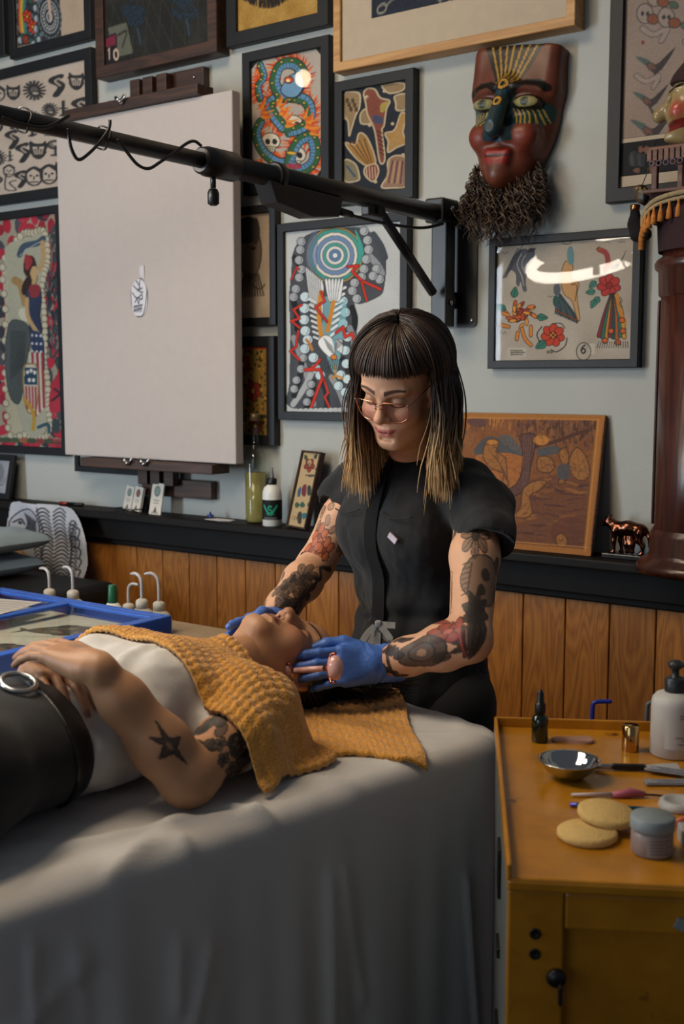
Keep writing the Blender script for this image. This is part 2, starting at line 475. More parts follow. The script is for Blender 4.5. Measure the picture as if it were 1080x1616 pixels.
    def scribble(s, x, y, l, h, c, w):
        n = max(int(l / (h * .5)), 2)
        s.line([(x + l * k / n, y + h * (.2 if k % 2 else .9) * random.uniform(.6, 1.1)) for k in range(n + 1)], w, c, 2); return s
def print_mesh(name, art, W, H, parent, y=0.0, x0=None, z0=None, material=None, mtx=None, curve=None):
    """fine grid in the local xz plane facing -y; art row 0 at the top"""
    w, h = art.w, art.h
    xs = np.linspace(-W / 2, W / 2, w) if x0 is None else np.linspace(x0, x0 + W, w)
    zs = np.linspace(H / 2, -H / 2, h) if z0 is None else np.linspace(z0 + H, z0, h)
    X, Z = np.meshgrid(xs, zs); Yv = np.full(X.shape, y)
    if curve is not None: Yv = Yv + curve(X, Z)
    V = np.stack([X, Yv, Z], -1).reshape(-1, 3)
    i = np.arange(w * h).reshape(h, w)
    F = np.stack([i[1:, :-1], i[1:, 1:], i[:-1, 1:], i[:-1, :-1]], -1).reshape(-1, 4)
    if mtx is not None:
        m = np.array(mtx); V = V @ m[:3, :3].T + m[:3, 3]
    return np_mesh(name, V, F, material or M['print'], parent, smooth=curve is not None, colors=art.a.reshape(-1, 3))
# ------------------------------------------------------------------ smooth organic solids: blended distance fields meshed with surface nets
class Field:
    def __init__(s, lo, hi, h):
        s.lo = np.array(lo, float); s.h = h
        s.n = np.ceil((np.array(hi, float) - s.lo) / h).astype(int) + 1
        s.d = np.full(s.n, 1.0, np.float32)
    def _sub(s, lo, hi, pad):
        i0 = np.maximum(np.floor((np.array(lo) - pad - s.lo) / s.h).astype(int), 0)
        i1 = np.minimum(np.ceil((np.array(hi) + pad - s.lo) / s.h).astype(int) + 1, s.n)
        if np.any(i1 <= i0): return None
        ax = [(s.lo[k] + np.arange(i0[k], i1[k]) * s.h).astype(np.float32) for k in range(3)]
        return tuple(slice(a, b) for a, b in zip(i0, i1)), np.meshgrid(*ax, indexing='ij', sparse=True)
    def _merge(s, sl, d, k, sub):
        a = s.d[sl]
        if sub:
            hh = np.clip(.5 - .5 * (a + d) / k, 0, 1); s.d[sl] = a + (-d - a) * hh + k * hh * (1 - hh)
        else:
            hh = np.clip(.5 + .5 * (a - d) / k, 0, 1); s.d[sl] = a + (d - a) * hh - k * hh * (1 - hh)
    def cone(s, a, b, ra, rb, k=0.01, sub=False):
        a = np.array(a, float); b = np.array(b, float); R = max(ra, rb)
        r = s._sub(np.minimum(a, b) - R, np.maximum(a, b) + R, k + 3 * s.h)
        if r is None: return s
        sl, (X, Y, Z) = r; ab = b - a; L2 = ab @ ab + 1e-12
        px, py, pz = X - a[0], Y - a[1], Z - a[2]
        t = np.clip((px * ab[0] + py * ab[1] + pz * ab[2]) / L2, 0, 1)
        d = np.sqrt((px - t * ab[0]) ** 2 + (py - t * ab[1]) ** 2 + (pz - t * ab[2]) ** 2) - (ra + (rb - ra) * t)
        s._merge(sl, d, k, sub); return s
    def chain(s, pts, rs, k=0.01, sub=False):
        for i in range(len(pts) - 1): s.cone(pts[i], pts[i + 1], rs[i], rs[i + 1], k, sub)
        return s
    def ball(s, c, r, k=0.01, sub=False): return s.cone(c, c, r, r, k, sub)
    def ell(s, c, r, rot=None, k=0.01, sub=False):
        c = np.array(c, float); r = np.array(r, float); Rm = max(r)
        q = s._sub(c - Rm, c + Rm, k + 3 * s.h)
        if q is None: return s
        sl, (X, Y, Z) = q; X = X - c[0]; Y = Y - c[1]; Z = Z - c[2]
        R = np.eye(3) if rot is None else np.array(rot, float)   # columns = local axes
        x = X * R[0, 0] + Y * R[1, 0] + Z * R[2, 0]; y = X * R[0, 1] + Y * R[1, 1] + Z * R[2, 1]; z = X * R[0, 2] + Y * R[1, 2] + Z * R[2, 2]
        k0 = np.sqrt((x / r[0]) ** 2 + (y / r[1]) ** 2 + (z / r[2]) ** 2)
        k1 = np.sqrt((x / r[0] ** 2) ** 2 + (y / r[1] ** 2) ** 2 + (z / r[2] ** 2) ** 2) + 1e-9
        s._merge(sl, k0 * (k0 - 1) / k1, k, sub); return s
    def box(s, c, half, rot=None, rad=0.01, k=0.01, sub=False):
        c = np.array(c, float); half = np.array(half, float); Rm = float(np.linalg.norm(half)) + rad
        q = s._sub(c - Rm, c + Rm, k + 3 * s.h)
        if q is None: return s
        sl, (X, Y, Z) = q; X = X - c[0]; Y = Y - c[1]; Z = Z - c[2]
        R = np.eye(3) if rot is None else np.array(rot, float)
        x = abs(X * R[0, 0] + Y * R[1, 0] + Z * R[2, 0]) - half[0] + rad; y = abs(X * R[0, 1] + Y * R[1, 1] + Z * R[2, 1]) - half[1] + rad; z = abs(X * R[0, 2] + Y * R[1, 2] + Z * R[2, 2]) - half[2] + rad
        d = np.sqrt(np.maximum(x, 0) ** 2 + np.maximum(y, 0) ** 2 + np.maximum(z, 0) ** 2) + np.minimum(np.maximum(x, np.maximum(y, z)), 0) - rad
        s._merge(sl, d, k, sub); return s
    def halfspace_cut(s, p, n):
        """remove everything on the +n side of the plane"""
        ax = [(s.lo[k] + np.arange(s.n[k]) * s.h).astype(np.float32) for k in range(3)]
        X, Y, Z = np.meshgrid(*ax, indexing='ij', sparse=True); n = np.array(n, float); n /= np.linalg.norm(n)
        s.d = np.maximum(s.d, (X - p[0]) * n[0] + (Y - p[1]) * n[1] + (Z - p[2]) * n[2]); return s
    def mesh(s):
        d = s.d; n = np.array(d.shape)
        d[0] = d[-1] = 1; d[:, 0] = d[:, -1] = 1; d[:, :, 0] = d[:, :, -1] = 1
        ins = d < 0
        c = np.zeros(n - 1, np.int8)
        for i in (0, 1):
            for j in (0, 1):
                for k in (0, 1):
                    c += ins[i:n[0] - 1 + i, j:n[1] - 1 + j, k:n[2] - 1 + k]
        act = (c > 0) & (c < 8); idx = np.argwhere(act)
        vid = np.full(n - 1, -1, np.int32); vid[act] = np.arange(len(idx))
        sums = np.zeros((len(idx), 3)); cnt = np.zeros(len(idx))
        offs = [(i, j, k) for i in (0, 1) for j in (0, 1) for k in (0, 1)]
        val = {o: d[idx[:, 0] + o[0], idx[:, 1] + o[1], idx[:, 2] + o[2]].astype(float) for o in offs}
        for a in offs:
            for ax in range(3):
                if a[ax] == 0:
                    b = list(a); b[ax] = 1; b = tuple(b)
                    va, vb = val[a], val[b]; m = (va < 0) != (vb < 0)
                    t = np.where(m, va / np.where(m, va - vb, 1), 0)
                    for q in range(3):
                        sums[:, q] += np.where(m, a[q] + (t if q == ax else 0), 0)
                    cnt += m
        V = s.lo + (idx + sums / cnt[:, None]) * s.h
        F = []
        for ax in range(3):
            o1, o2 = [(1, 2), (2, 0), (0, 1)][ax]
            sl0 = [slice(1, n[q] - 1) for q in range(3)]; sl1 = list(sl0)
            sl0[ax] = slice(0, n[ax] - 1); sl1[ax] = slice(1, n[ax])
            A = ins[tuple(sl0)]; B = ins[tuple(sl1)]
            e = np.argwhere(A != B); 
            if len(e) == 0: continue
            flip = A[e[:, 0], e[:, 1], e[:, 2]]
            base = e.copy()
            for q in range(3):
                if q != ax: base[:, q] += 1
            def g(d1, d2):
                p = base.copy(); p[:, o1] -= d1; p[:, o2] -= d2
                return vid[p[:, 0], p[:, 1], p[:, 2]]
            q = np.stack([g(1, 1), g(0, 1), g(0, 0), g(1, 0)], -1)
            q[~flip] = q[~flip][:, ::-1]
            F.append(q)
        F = np.concatenate(F); F = F[(F >= 0).all(1)]
        return V, F
def relax(V, F, it=2, lam=0.5):
    """Laplacian smoothing of a quad mesh"""
    E = np.concatenate([F[:, [k, (k + 1) % 4]] for k in range(4)])
    for _ in range(it):
        S = np.zeros_like(V); C = np.zeros(len(V))
        for q in range(3):
            S[:, q] += np.bincount(E[:, 0], V[E[:, 1], q], len(V)) + np.bincount(E[:, 1], V[E[:, 0], q], len(V))
        C = np.bincount(E[:, 0], minlength=len(V)) + np.bincount(E[:, 1], minlength=len(V))
        V = V + lam * (S / np.maximum(C, 1)[:, None] - V)
    return V
def vnormals(V, F):
    n = np.cross(V[F[:, 2]] - V[F[:, 0]], V[F[:, 3]] - V[F[:, 1]])
    N = np.zeros_like(V)
    for q in range(3):
        for k in range(4): N[:, q] += np.bincount(F[:, k], n[:, q], len(V))
    return N / (np.linalg.norm(N, axis=1, keepdims=True) + 1e-12)
def vnoise(P, scale, seed=0):
    """smooth value noise in 3-D, -1..1"""
    r = np.random.default_rng(seed); tab = r.uniform(-1, 1, 4096)
    p = P * scale; i = np.floor(p).astype(np.int64); f = p - i; f = f * f * (3 - 2 * f)
    out = np.zeros(len(P))
    for a in (0, 1):
        for b in (0, 1):
            for c in (0, 1):
                hsh = ((i[:, 0] + a) * 73856093 ^ (i[:, 1] + b) * 19349663 ^ (i[:, 2] + c) * 83492791) & 4095
                w = (f[:, 0] if a else 1 - f[:, 0]) * (f[:, 1] if b else 1 - f[:, 1]) * (f[:, 2] if c else 1 - f[:, 2])
                out += w * tab[hsh]
    return out
def fbm(P, scale, oct=3, seed=0):
    return sum(vnoise(P, scale * 2 ** k, seed + k) * .5 ** k for k in range(oct))
def join_np(parts):
    Vs, Fs, Cs = [], [], []; o = 0
    for V, F, C in parts:
        Vs.append(V); Fs.append(F + o); Cs.append(C); o += len(V)
    return np.concatenate(Vs), np.concatenate(Fs), np.concatenate(Cs)
def seg_dist(P, a, b):
    a = np.array(a, float); b = np.array(b, float); ab = b - a
    t = np.clip(((P - a) @ ab) / (ab @ ab + 1e-12), 0, 1)
    return np.linalg.norm(P - a - t[:, None] * ab, axis=1)
def poly_dist(P, pts):
    return np.min([seg_dist(P, pts[k], pts[k + 1]) for k in range(len(pts) - 1)], axis=0)
def mixc(C, c, a):
    c = np.array(hexc(c) if isinstance(c, str) else c)
    return C + (c - C) * np.clip(a, 0, 1)[:, None]
# hair: tapered curved locks, one mesh
def locks(strands, n=4, colors=None):
    """strands: list of (points[k,3], radius0); returns V,F,C arrays, C from colors(list of [k,3])"""
    Vs, Fs, Cs = [], [], []; o = 0
    for si, (P, r0) in enumerate(strands):
        P = np.asarray(P, float); K = len(P)
        Tn = np.gradient(P, axis=0); Tn /= np.linalg.norm(Tn, axis=1, keepdims=True) + 1e-9
        ref = np.array([0.31, 0.77, 0.55]); a = np.cross(Tn, ref); a /= np.linalg.norm(a, axis=1, keepdims=True) + 1e-9
        b = np.cross(Tn, a); s = np.linspace(0, 1, K)
        R = r0 * np.minimum(1, 0.55 + 2.2 * s) * np.where(s > .72, np.sqrt(np.maximum(1 - (s - .72) / .28, 0)) * .9 + .1, 1)
        an = 2 * np.pi * np.arange(n) / n
        ring = P[:, None] + R[:, None, None] * (a[:, None] * np.cos(an)[None, :, None] + b[:, None] * np.sin(an)[None, :, None])
        Vs.append(ring.reshape(-1, 3))
        i = o + np.arange(K * n).reshape(K, n); j = np.roll(i, -1, 1)
        Fs.append(np.stack([i[:-1], j[:-1], j[1:], i[1:]], -1).reshape(-1, 4))
        if colors is not None: Cs.append(np.repeat(np.asarray(colors[si]), n, axis=0))
        o += K * n
    return np.concatenate(Vs), np.concatenate(Fs), (np.concatenate(Cs) if colors is not None else None)
# ------------------------------------------------------------------ room shell
m_wall, nt, b = nodes_of('painted_plaster')
tc = addn(nt, 'ShaderNodeTexCoord'); n1 = addn(nt, 'ShaderNodeTexNoise'); n1.inputs['Scale'].default_value = 3.0; n1.inputs['Detail'].default_value = 6
nt.links.new(tc.outputs['Object'], n1.inputs['Vector'])
cr = addn(nt, 'ShaderNodeValToRGB'); cr.color_ramp.elements[0].color = L('#a5a7a2'); cr.color_ramp.elements[1].color = L('#b1b3ad')
nt.links.new(n1.outputs['Fac'], cr.inputs['Fac']); nt.links.new(cr.outputs['Color'], b.inputs['Base Color'])
n2 = addn(nt, 'ShaderNodeTexNoise'); n2.inputs['Scale'].default_value = 90; n2.inputs['Detail'].default_value = 3
nt.links.new(tc.outputs['Object'], n2.inputs['Vector'])
bp = addn(nt, 'ShaderNodeBump'); bp.inputs['Strength'].default_value = 0.25; bp.inputs['Distance'].default_value = 0.003
nt.links.new(n2.outputs['Fac'], bp.inputs['Height']); nt.links.new(bp.outputs['Normal'], b.inputs['Normal'])
b.inputs['Roughness'].default_value = 0.85
M['wall'] = m_wall

S0, S1 = -4.6, 2.0
wall = MB().box(((S0 + S1) / 2, 0.05, 1.7), (S1 - S0, 0.10, 3.4)).build('wall_back', M['wall'])
wall.matrix_world = Matrix.Translation(WO) @ WMAT
tag(wall, 'pale grey painted plaster wall hung with framed tattoo art', 'wall', kind='structure')
m_floor = mat_wood('floor_boards', '#2b231d', '#43352a', 0.5, axis='X', scale=0.8)
fl = MB().box((-0.6, 1.4, -0.02), (8.5, 9.0, 0.04)).build('floor', m_floor)
tag(fl, 'dark timber floor of the studio', 'floor', kind='structure')

# pine boards below the ledge, one object each
m_pine, nt, b = nodes_of('knotty_pine')
tc = addn(nt, 'ShaderNodeTexCoord'); oi = addn(nt, 'ShaderNodeObjectInfo')
cmb = addn(nt, 'ShaderNodeCombineXYZ')
for k in range(3): nt.links.new(oi.outputs['Random'], cmb.inputs[k])
sm = addn(nt, 'ShaderNodeVectorMath', operation='SCALE'); sm.inputs['Scale'].default_value = 31.0
nt.links.new(cmb.outputs[0], sm.inputs[0])
ad = addn(nt, 'ShaderNodeVectorMath', operation='ADD'); nt.links.new(tc.outputs['Object'], ad.inputs[0]); nt.links.new(sm.outputs[0], ad.inputs[1])
mp = addn(nt, 'ShaderNodeMapping'); mp.inputs['Scale'].default_value = (9, 9, 0.9); nt.links.new(ad.outputs[0], mp.inputs['Vector'])
n1 = addn(nt, 'ShaderNodeTexNoise'); n1.inputs['Scale'].default_value = 1.3; n1.inputs['Detail'].default_value = 2; n1.inputs['Distortion'].default_value = 0.4
nt.links.new(mp.outputs[0], n1.inputs['Vector'])
# knots: cells of a stretched voronoi
mk = addn(nt, 'ShaderNodeMapping'); mk.inputs['Scale'].default_value = (6.0, 0.01, 2.6); nt.links.new(ad.outputs[0], mk.inputs['Vector'])
vo = addn(nt, 'ShaderNodeTexVoronoi'); vo.inputs['Scale'].default_value = 1.0; nt.links.new(mk.outputs[0], vo.inputs['Vector'])
kn = addn(nt, 'ShaderNodeMapRange'); kn.inputs['From Min'].default_value = 0.03; kn.inputs['From Max'].default_value = 0.11; kn.inputs['To Min'].default_value = 1; kn.inputs['To Max'].default_value = 0
nt.links.new(vo.outputs['Distance'], kn.inputs['Value'])
bend = addn(nt, 'ShaderNodeMapRange'); bend.inputs['From Min'].default_value = 0.0; bend.inputs['From Max'].default_value = 0.7; bend.inputs['To Min'].default_value = 0.34; bend.inputs['To Max'].default_value = 0
nt.links.new(vo.outputs['Distance'], bend.inputs['Value'])
sm2 = addn(nt, 'ShaderNodeMath', operation='ADD'); nt.links.new(n1.outputs['Fac'], sm2.inputs[0]); nt.links.new(bend.outputs[0], sm2.inputs[1])
mu = addn(nt, 'ShaderNodeMath', operation='MULTIPLY'); mu.inputs[1].default_value = 12; nt.links.new(sm2.outputs[0], mu.inputs[0])
pg = addn(nt, 'ShaderNodeMath', operation='PINGPONG'); pg.inputs[1].default_value = 0.5; nt.links.new(mu.outputs[0], pg.inputs[0])
fi = addn(nt, 'ShaderNodeTexNoise'); fi.inputs['Scale'].default_value = 14; nt.links.new(mp.outputs[0], fi.inputs['Vector'])
ma = addn(nt, 'ShaderNodeMath', operation='MULTIPLY_ADD'); ma.inputs[1].default_value = 0.9; nt.links.new(pg.outputs[0], ma.inputs[0])
m3 = addn(nt, 'ShaderNodeMath', operation='MULTIPLY'); m3.inputs[1].default_value = 0.6; nt.links.new(fi.outputs['Fac'], m3.inputs[0]); nt.links.new(m3.outputs[0], ma.inputs[2])
cr = addn(nt, 'ShaderNodeValToRGB'); cr.color_ramp.elements[0].color = L('#b0722f'); cr.color_ramp.elements[1].color = L('#87501c'); cr.color_ramp.elements[0].position = 0.2; cr.color_ramp.elements[1].position = 0.85
nt.links.new(ma.outputs[0], cr.inputs['Fac'])
hv = addn(nt, 'ShaderNodeHueSaturation'); vr = addn(nt, 'ShaderNodeMath', operation='MULTIPLY_ADD'); vr.inputs[1].default_value = 0.35; vr.inputs[2].default_value = 0.8
nt.links.new(oi.outputs['Random'], vr.inputs[0]); nt.links.new(vr.outputs[0], hv.inputs['Value']); nt.links.new(cr.outputs['Color'], hv.inputs['Color'])
mx = addn(nt, 'ShaderNodeMix', data_type='RGBA'); mx.inputs['B'].default_value = L('#2e1508')
nt.links.new(kn.outputs[0], mx.inputs['Factor']); nt.links.new(hv.outputs['Color'], mx.inputs['A'])
nt.links.new(mx.outputs['Result'], b.inputs['Base Color']); b.inputs['Roughness'].default_value = 0.42; b.inputs['Coat Weight'].default_value = 0.15
M['pine'] = m_pine
PW = 0.128
pl_me = None; s = S0 + 0.02; k = 0
while s < S1 - PW:
    if pl_me is None:
        o = MB().box((0, -0.010, 0.475), (PW - 0.003, 0.020, 0.95), bevel=0.003).build('plank', M['pine'], wall); pl_me = o.data
    else:
        o = bpy.data.objects.new('plank', pl_me); link(o, wall)
    o.location = (s + PW / 2, 0, 0); s += PW; k += 1
m_dark = mat('dark_stained_ledge', '#171412', 0.6, var=0.25, scale=9, bump=0.1, bscale=60, spec=0.2)
M['ledge'] = m_dark
led = MB().box(((S0 + S1) / 2, -0.062, 1.026), (S1 - S0, 0.124, 0.028), bevel=0.006).build('trim_1', m_dark)
led.matrix_world = Matrix.Translation(WO) @ WMAT; tag(led, 'dark stained ledge shelf running along the wall', 'ledge', kind='structure')
led2 = MB().box(((S0 + S1) / 2, -0.034, 0.972), (S1 - S0, 0.048, 0.080), bevel=0.004).box(((S0 + S1) / 2, -0.026, 0.92), (S1 - S0, 0.018, 0.022), bevel=0.006).build('trim_2', m_dark)
led2.matrix_world = Matrix.Translation(WO) @ WMAT; tag(led2, 'dark stained rail under the ledge above the pine boards', 'trim', kind='structure')
LEDGE = 1.040
bb = MB().box(((S0 + S1) / 2, -0.030, 0.07), (S1 - S0, 0.018, 0.14), bevel=0.004).build('baseboard_back', m_dark)
bb.matrix_world = Matrix.Translation(WO) @ WMAT; tag(bb, 'dark baseboard along the foot of the pine wall', 'baseboard', kind='structure')

# ------------------------------------------------------------------ picture frames
def frame_mesh(W, H, fw, d, lip=0.006, bev=0.002):
    """mitred moulding: outer W x H, face width fw, depth d; back at y=0, face at y=-d"""
    mb = MB(); bm = mb.bm
    def ring(w, h, y): return [bm.verts.new((x * w / 2, y, z * h / 2)) for x, z in ((-1, -1), (1, -1), (1, 1), (-1, 1))]
    R = [ring(W, H, 0), ring(W, H, -d + bev), ring(W - 2 * bev, H - 2 * bev, -d), ring(W - 2 * fw + 2 * bev, H - 2 * fw + 2 * bev, -d), ring(W - 2 * fw, H - 2 * fw, -d + bev), ring(W - 2 * fw, H - 2 * fw, -0.002)]
    for A, B in zip(R[:-1], R[1:]):
        for k in range(4): bm.faces.new((A[k], A[(k + 1) % 4], B[(k + 1) % 4], B[k]))
    for k in range(4): bm.faces.new((R[-1][k], R[-1][(k + 1) % 4], R[0][(k + 1) % 4], R[0][k]))
    return mb
def picture(name, label, s0, s1, z0, z1, fw, d, fmat, art, passe=0.0, pmat=None, glass=True, group=None, gap=0.0, recess=0.006, tilt=0.0, cat='picture frame'):
    W, H = s1 - s0, z1 - z0
    t = thing(name, label, cat)
    t.matrix_world = Matrix.Translation(wp((s0 + s1) / 2, (z0 + z1) / 2, gap)) @ WMAT @ RY(tilt)
    if group: t['group'] = group
    frame_mesh(W, H, fw, d).build('frame', fmat, t)
    iw, ih = W - 2 * fw, H - 2 * fw
    MB().box((0, -0.002, 0), (iw + 0.004, 0.003, ih + 0.004)).build('backing', M['black_frame'] if pmat is None else pmat, t)
    yb = -(d - recess - 0.006)
    if art is not None:
        print_mesh('print', art, iw - 2 * passe, ih - 2 * passe, t, y=yb - 0.001)
    if passe > 0:
        frame_mesh(iw, ih, passe, 0.003).build('mat_board', pmat, t).location = (0, yb, 0)
    if glass:
        MB().box((0, -(d - recess) , 0), (iw, 0.002, ih)).build('glass', M['glass'], t)
    return t
BK = '#17181b'
# ---- eagle and spiral sleeve design (traced in the 1080x1026 study crop)
def art_eagle():
    A = Art(190, 300, '#b9bcbb', [(182, 140), (685, 92), (692, 955), (180, 932)])
    body = [(205, 330), (220, 210), (300, 140), (480, 118), (560, 150), (615, 240), (612, 370), (590, 420), (500, 455), (480, 430), (490, 540), (490, 640), (480, 800), (485, 940), (200, 915), (195, 800), (200, 560), (195, 430)]
    A.poly(body, '#43474c', 4)
    for x0, y0, x1, y1, c in [(215, 600, 300, 900, '#8d9194'), (300, 740, 210, 900, '#a9acad'), (380, 780, 440, 920, '#8f9396'), (430, 700, 485, 850, '#1d1f22'), (250, 700, 215, 860, '#1c1e21'), (300, 800, 270, 915, '#17181a'), (340, 800, 360, 915, '#222428'), (210, 420, 230, 560, '#15171a'), (560, 150, 612, 250, '#3d434b'), (540, 240, 600, 320, '#8a8f93'), (220, 250, 250, 330, '#1b1d20'), (470, 470, 480, 560, '#16181a'), (460, 560, 486, 700, '#7f8488')]:
        A.line([(x0, y0), ((x0 + x1) / 2 + 8, (y0 + y1) / 2), (x1, y1)], 26, c, 4)
    # spiral
    for r, c in [(122, '#b08a4a'), (114, '#3f9488'), (98, '#d8d4c8'), (84, '#6d87ad'), (66, '#c9ccd0'), (54, '#4b9a92'), (40, '#d6d6d0'), (26, '#5d7fa8'), (12, '#d8e0e4')]:
        A.ell(395, 240, r, r * 1.02, c, edge='#3d3a33', ew=2)
    A.poly([(275, 190), (320, 140), (310, 330), (275, 300)], '#5a6f92', 3, al=.6)
    A.poly([(480, 125), (520, 230), (470, 330), (500, 240)], '#3c9a90', 4)
    # clouds
    A.clouds([(520, 135), (535, 175), (540, 215), (530, 258), (520, 300), (510, 335), (575, 300), (590, 345), (560, 330), (480, 360), (470, 395), (490, 430)], 20, '#a7abae', '#2e3136', 2)
    A.clouds([(250, 180), (245, 215), (240, 260), (250, 300), (240, 335), (225, 385), (215, 420)], 19, '#9ea3a8', '#2e3136', 2)
    A.clouds([(265, 420), (262, 470), (260, 520), (265, 570), (275, 610), (262, 650), (300, 690), (310, 740), (330, 770)], 22, '#c3d6da', '#3a4248', 2)
    A.clouds([(430, 440), (440, 490), (430, 540), (450, 600), (440, 660), (445, 720), (420, 770), (450, 790), (410, 820), (440, 850)], 21, '#c5dade', '#3a4248', 2)
    A.clouds([(255, 690), (245, 740), (225, 790), (215, 830), (290, 810), (285, 850), (270, 890)], 18, '#a4a8ac', '#2e3136', 2)
    A.poly([(330, 440), (440, 430), (420, 640), (330, 620)], '#7fb9c4', 4, al=.75)
    A.poly([(350, 620), (420, 640), (400, 760), (370, 720)], '#7fb9c4', 4, al=.8)
    # wings
    for k in range(9):
        t = k / 8
        A.poly([(268 + 8 * k, 300 + 6 * k), (282 + 8 * k, 310 + 8 * k), (300 + 5 * k, 470 + 8 * k), (286 + 6 * k, 440)], '#d9dcdc', 2, edge='#33363b', ew=2)
    for k in range(8):
        A.line([(282 + 3 * k, 430 + 24 * k), (310 + 4 * k, 445 + 24 * k)], 10, '#cfd2d3'); A.line([(280 + 3 * k, 438 + 24 * k), (312 + 4 * k, 455 + 24 * k)], 2.5, '#25282c')
        A.line([(440 - 6 * k, 380 + 28 * k), (405 - 4 * k, 398 + 28 * k)], 11, '#dcdfdf'); A.line([(442 - 6 * k, 390 + 28 * k), (405 - 4 * k, 408 + 28 * k)], 2.5, '#25282c')
    for k in range(6):
        A.poly([(350 + 14 * k, 350), (362 + 14 * k, 345), (380 + 8 * k, 430), (368 + 7 * k, 440)], '#dfe1e1', 2, edge='#33363b', ew=2)
        A.poly([(400 + 6 * k, 610 + 4 * k), (430, 610 + 10 * k), (425, 625 + 10 * k), (398, 630 + 5 * k)], '#d5d8d8', 0, edge='#26292d', ew=2)
    A.line([(335, 400), (325, 480), (330, 560), (340, 610)], 20, '#c8842f', 5); A.line([(388, 445), (375, 510), (362, 570)], 18, '#c8842f', 5)
    # body, head, beak, talons
    A.poly([(350, 590), (385, 610), (395, 680), (385, 700), (340, 660), (320, 620)], '#e6e7e6', 3, edge='#333', ew=2)
    for k in range(7): A.line([(345 + 6 * k, 600 + 6 * k), (365 + 5 * k, 650 + 6 * k)], 2, '#555a5f')
    A.ell(390, 690, 14, 12, '#d17f2a', 0, '#3a2412', 2); A.line([(270, 610), (285, 630), (295, 655)], 12, '#b97a3a', 4)
    A.line([(395, 725), (398, 775)], 8, '#c98a35'); A.line([(380, 785), (405, 775), (430, 788)], 9, '#c98a35', 3)
    for k in range(6): A.line([(370 + 9 * k, 700), (365 + 9 * k, 745)], 3, '#23262a')
    # red bolts
    R = '#c9301f'
    for P, w in [([(335, 400), (350, 440), (310, 465), (360, 530)], 9), ([(250, 455), (215, 475), (240, 515), (205, 525), (240, 555)], 9), ([(235, 570), (225, 640), (200, 660), (240, 700)], 9), ([(330, 700), (300, 735), (265, 745), (330, 745), (345, 790)], 11), ([(400, 580), (430, 555), (440, 600), (470, 585), (485, 630)], 11), ([(340, 780), (310, 860), (290, 915)], 12), ([(350, 800), (365, 850), (350, 870), (370, 915)], 8), ([(450, 290), (495, 285), (470, 310), (510, 350), (595, 390)], 10), ([(510, 355), (535, 440)], 8), ([(205, 345), (230, 290), (240, 300)], 6)]:
        A.line(P, w + 4, '#2a1512'); A.line(P, w, R)
    for x in range(200, 490, 22): A.ell(x, 930, 13, 11, '#b9bcbb')
    # pale washed reflection-free paper at right
    A.mottle(.012, 8).grain(.012); return A
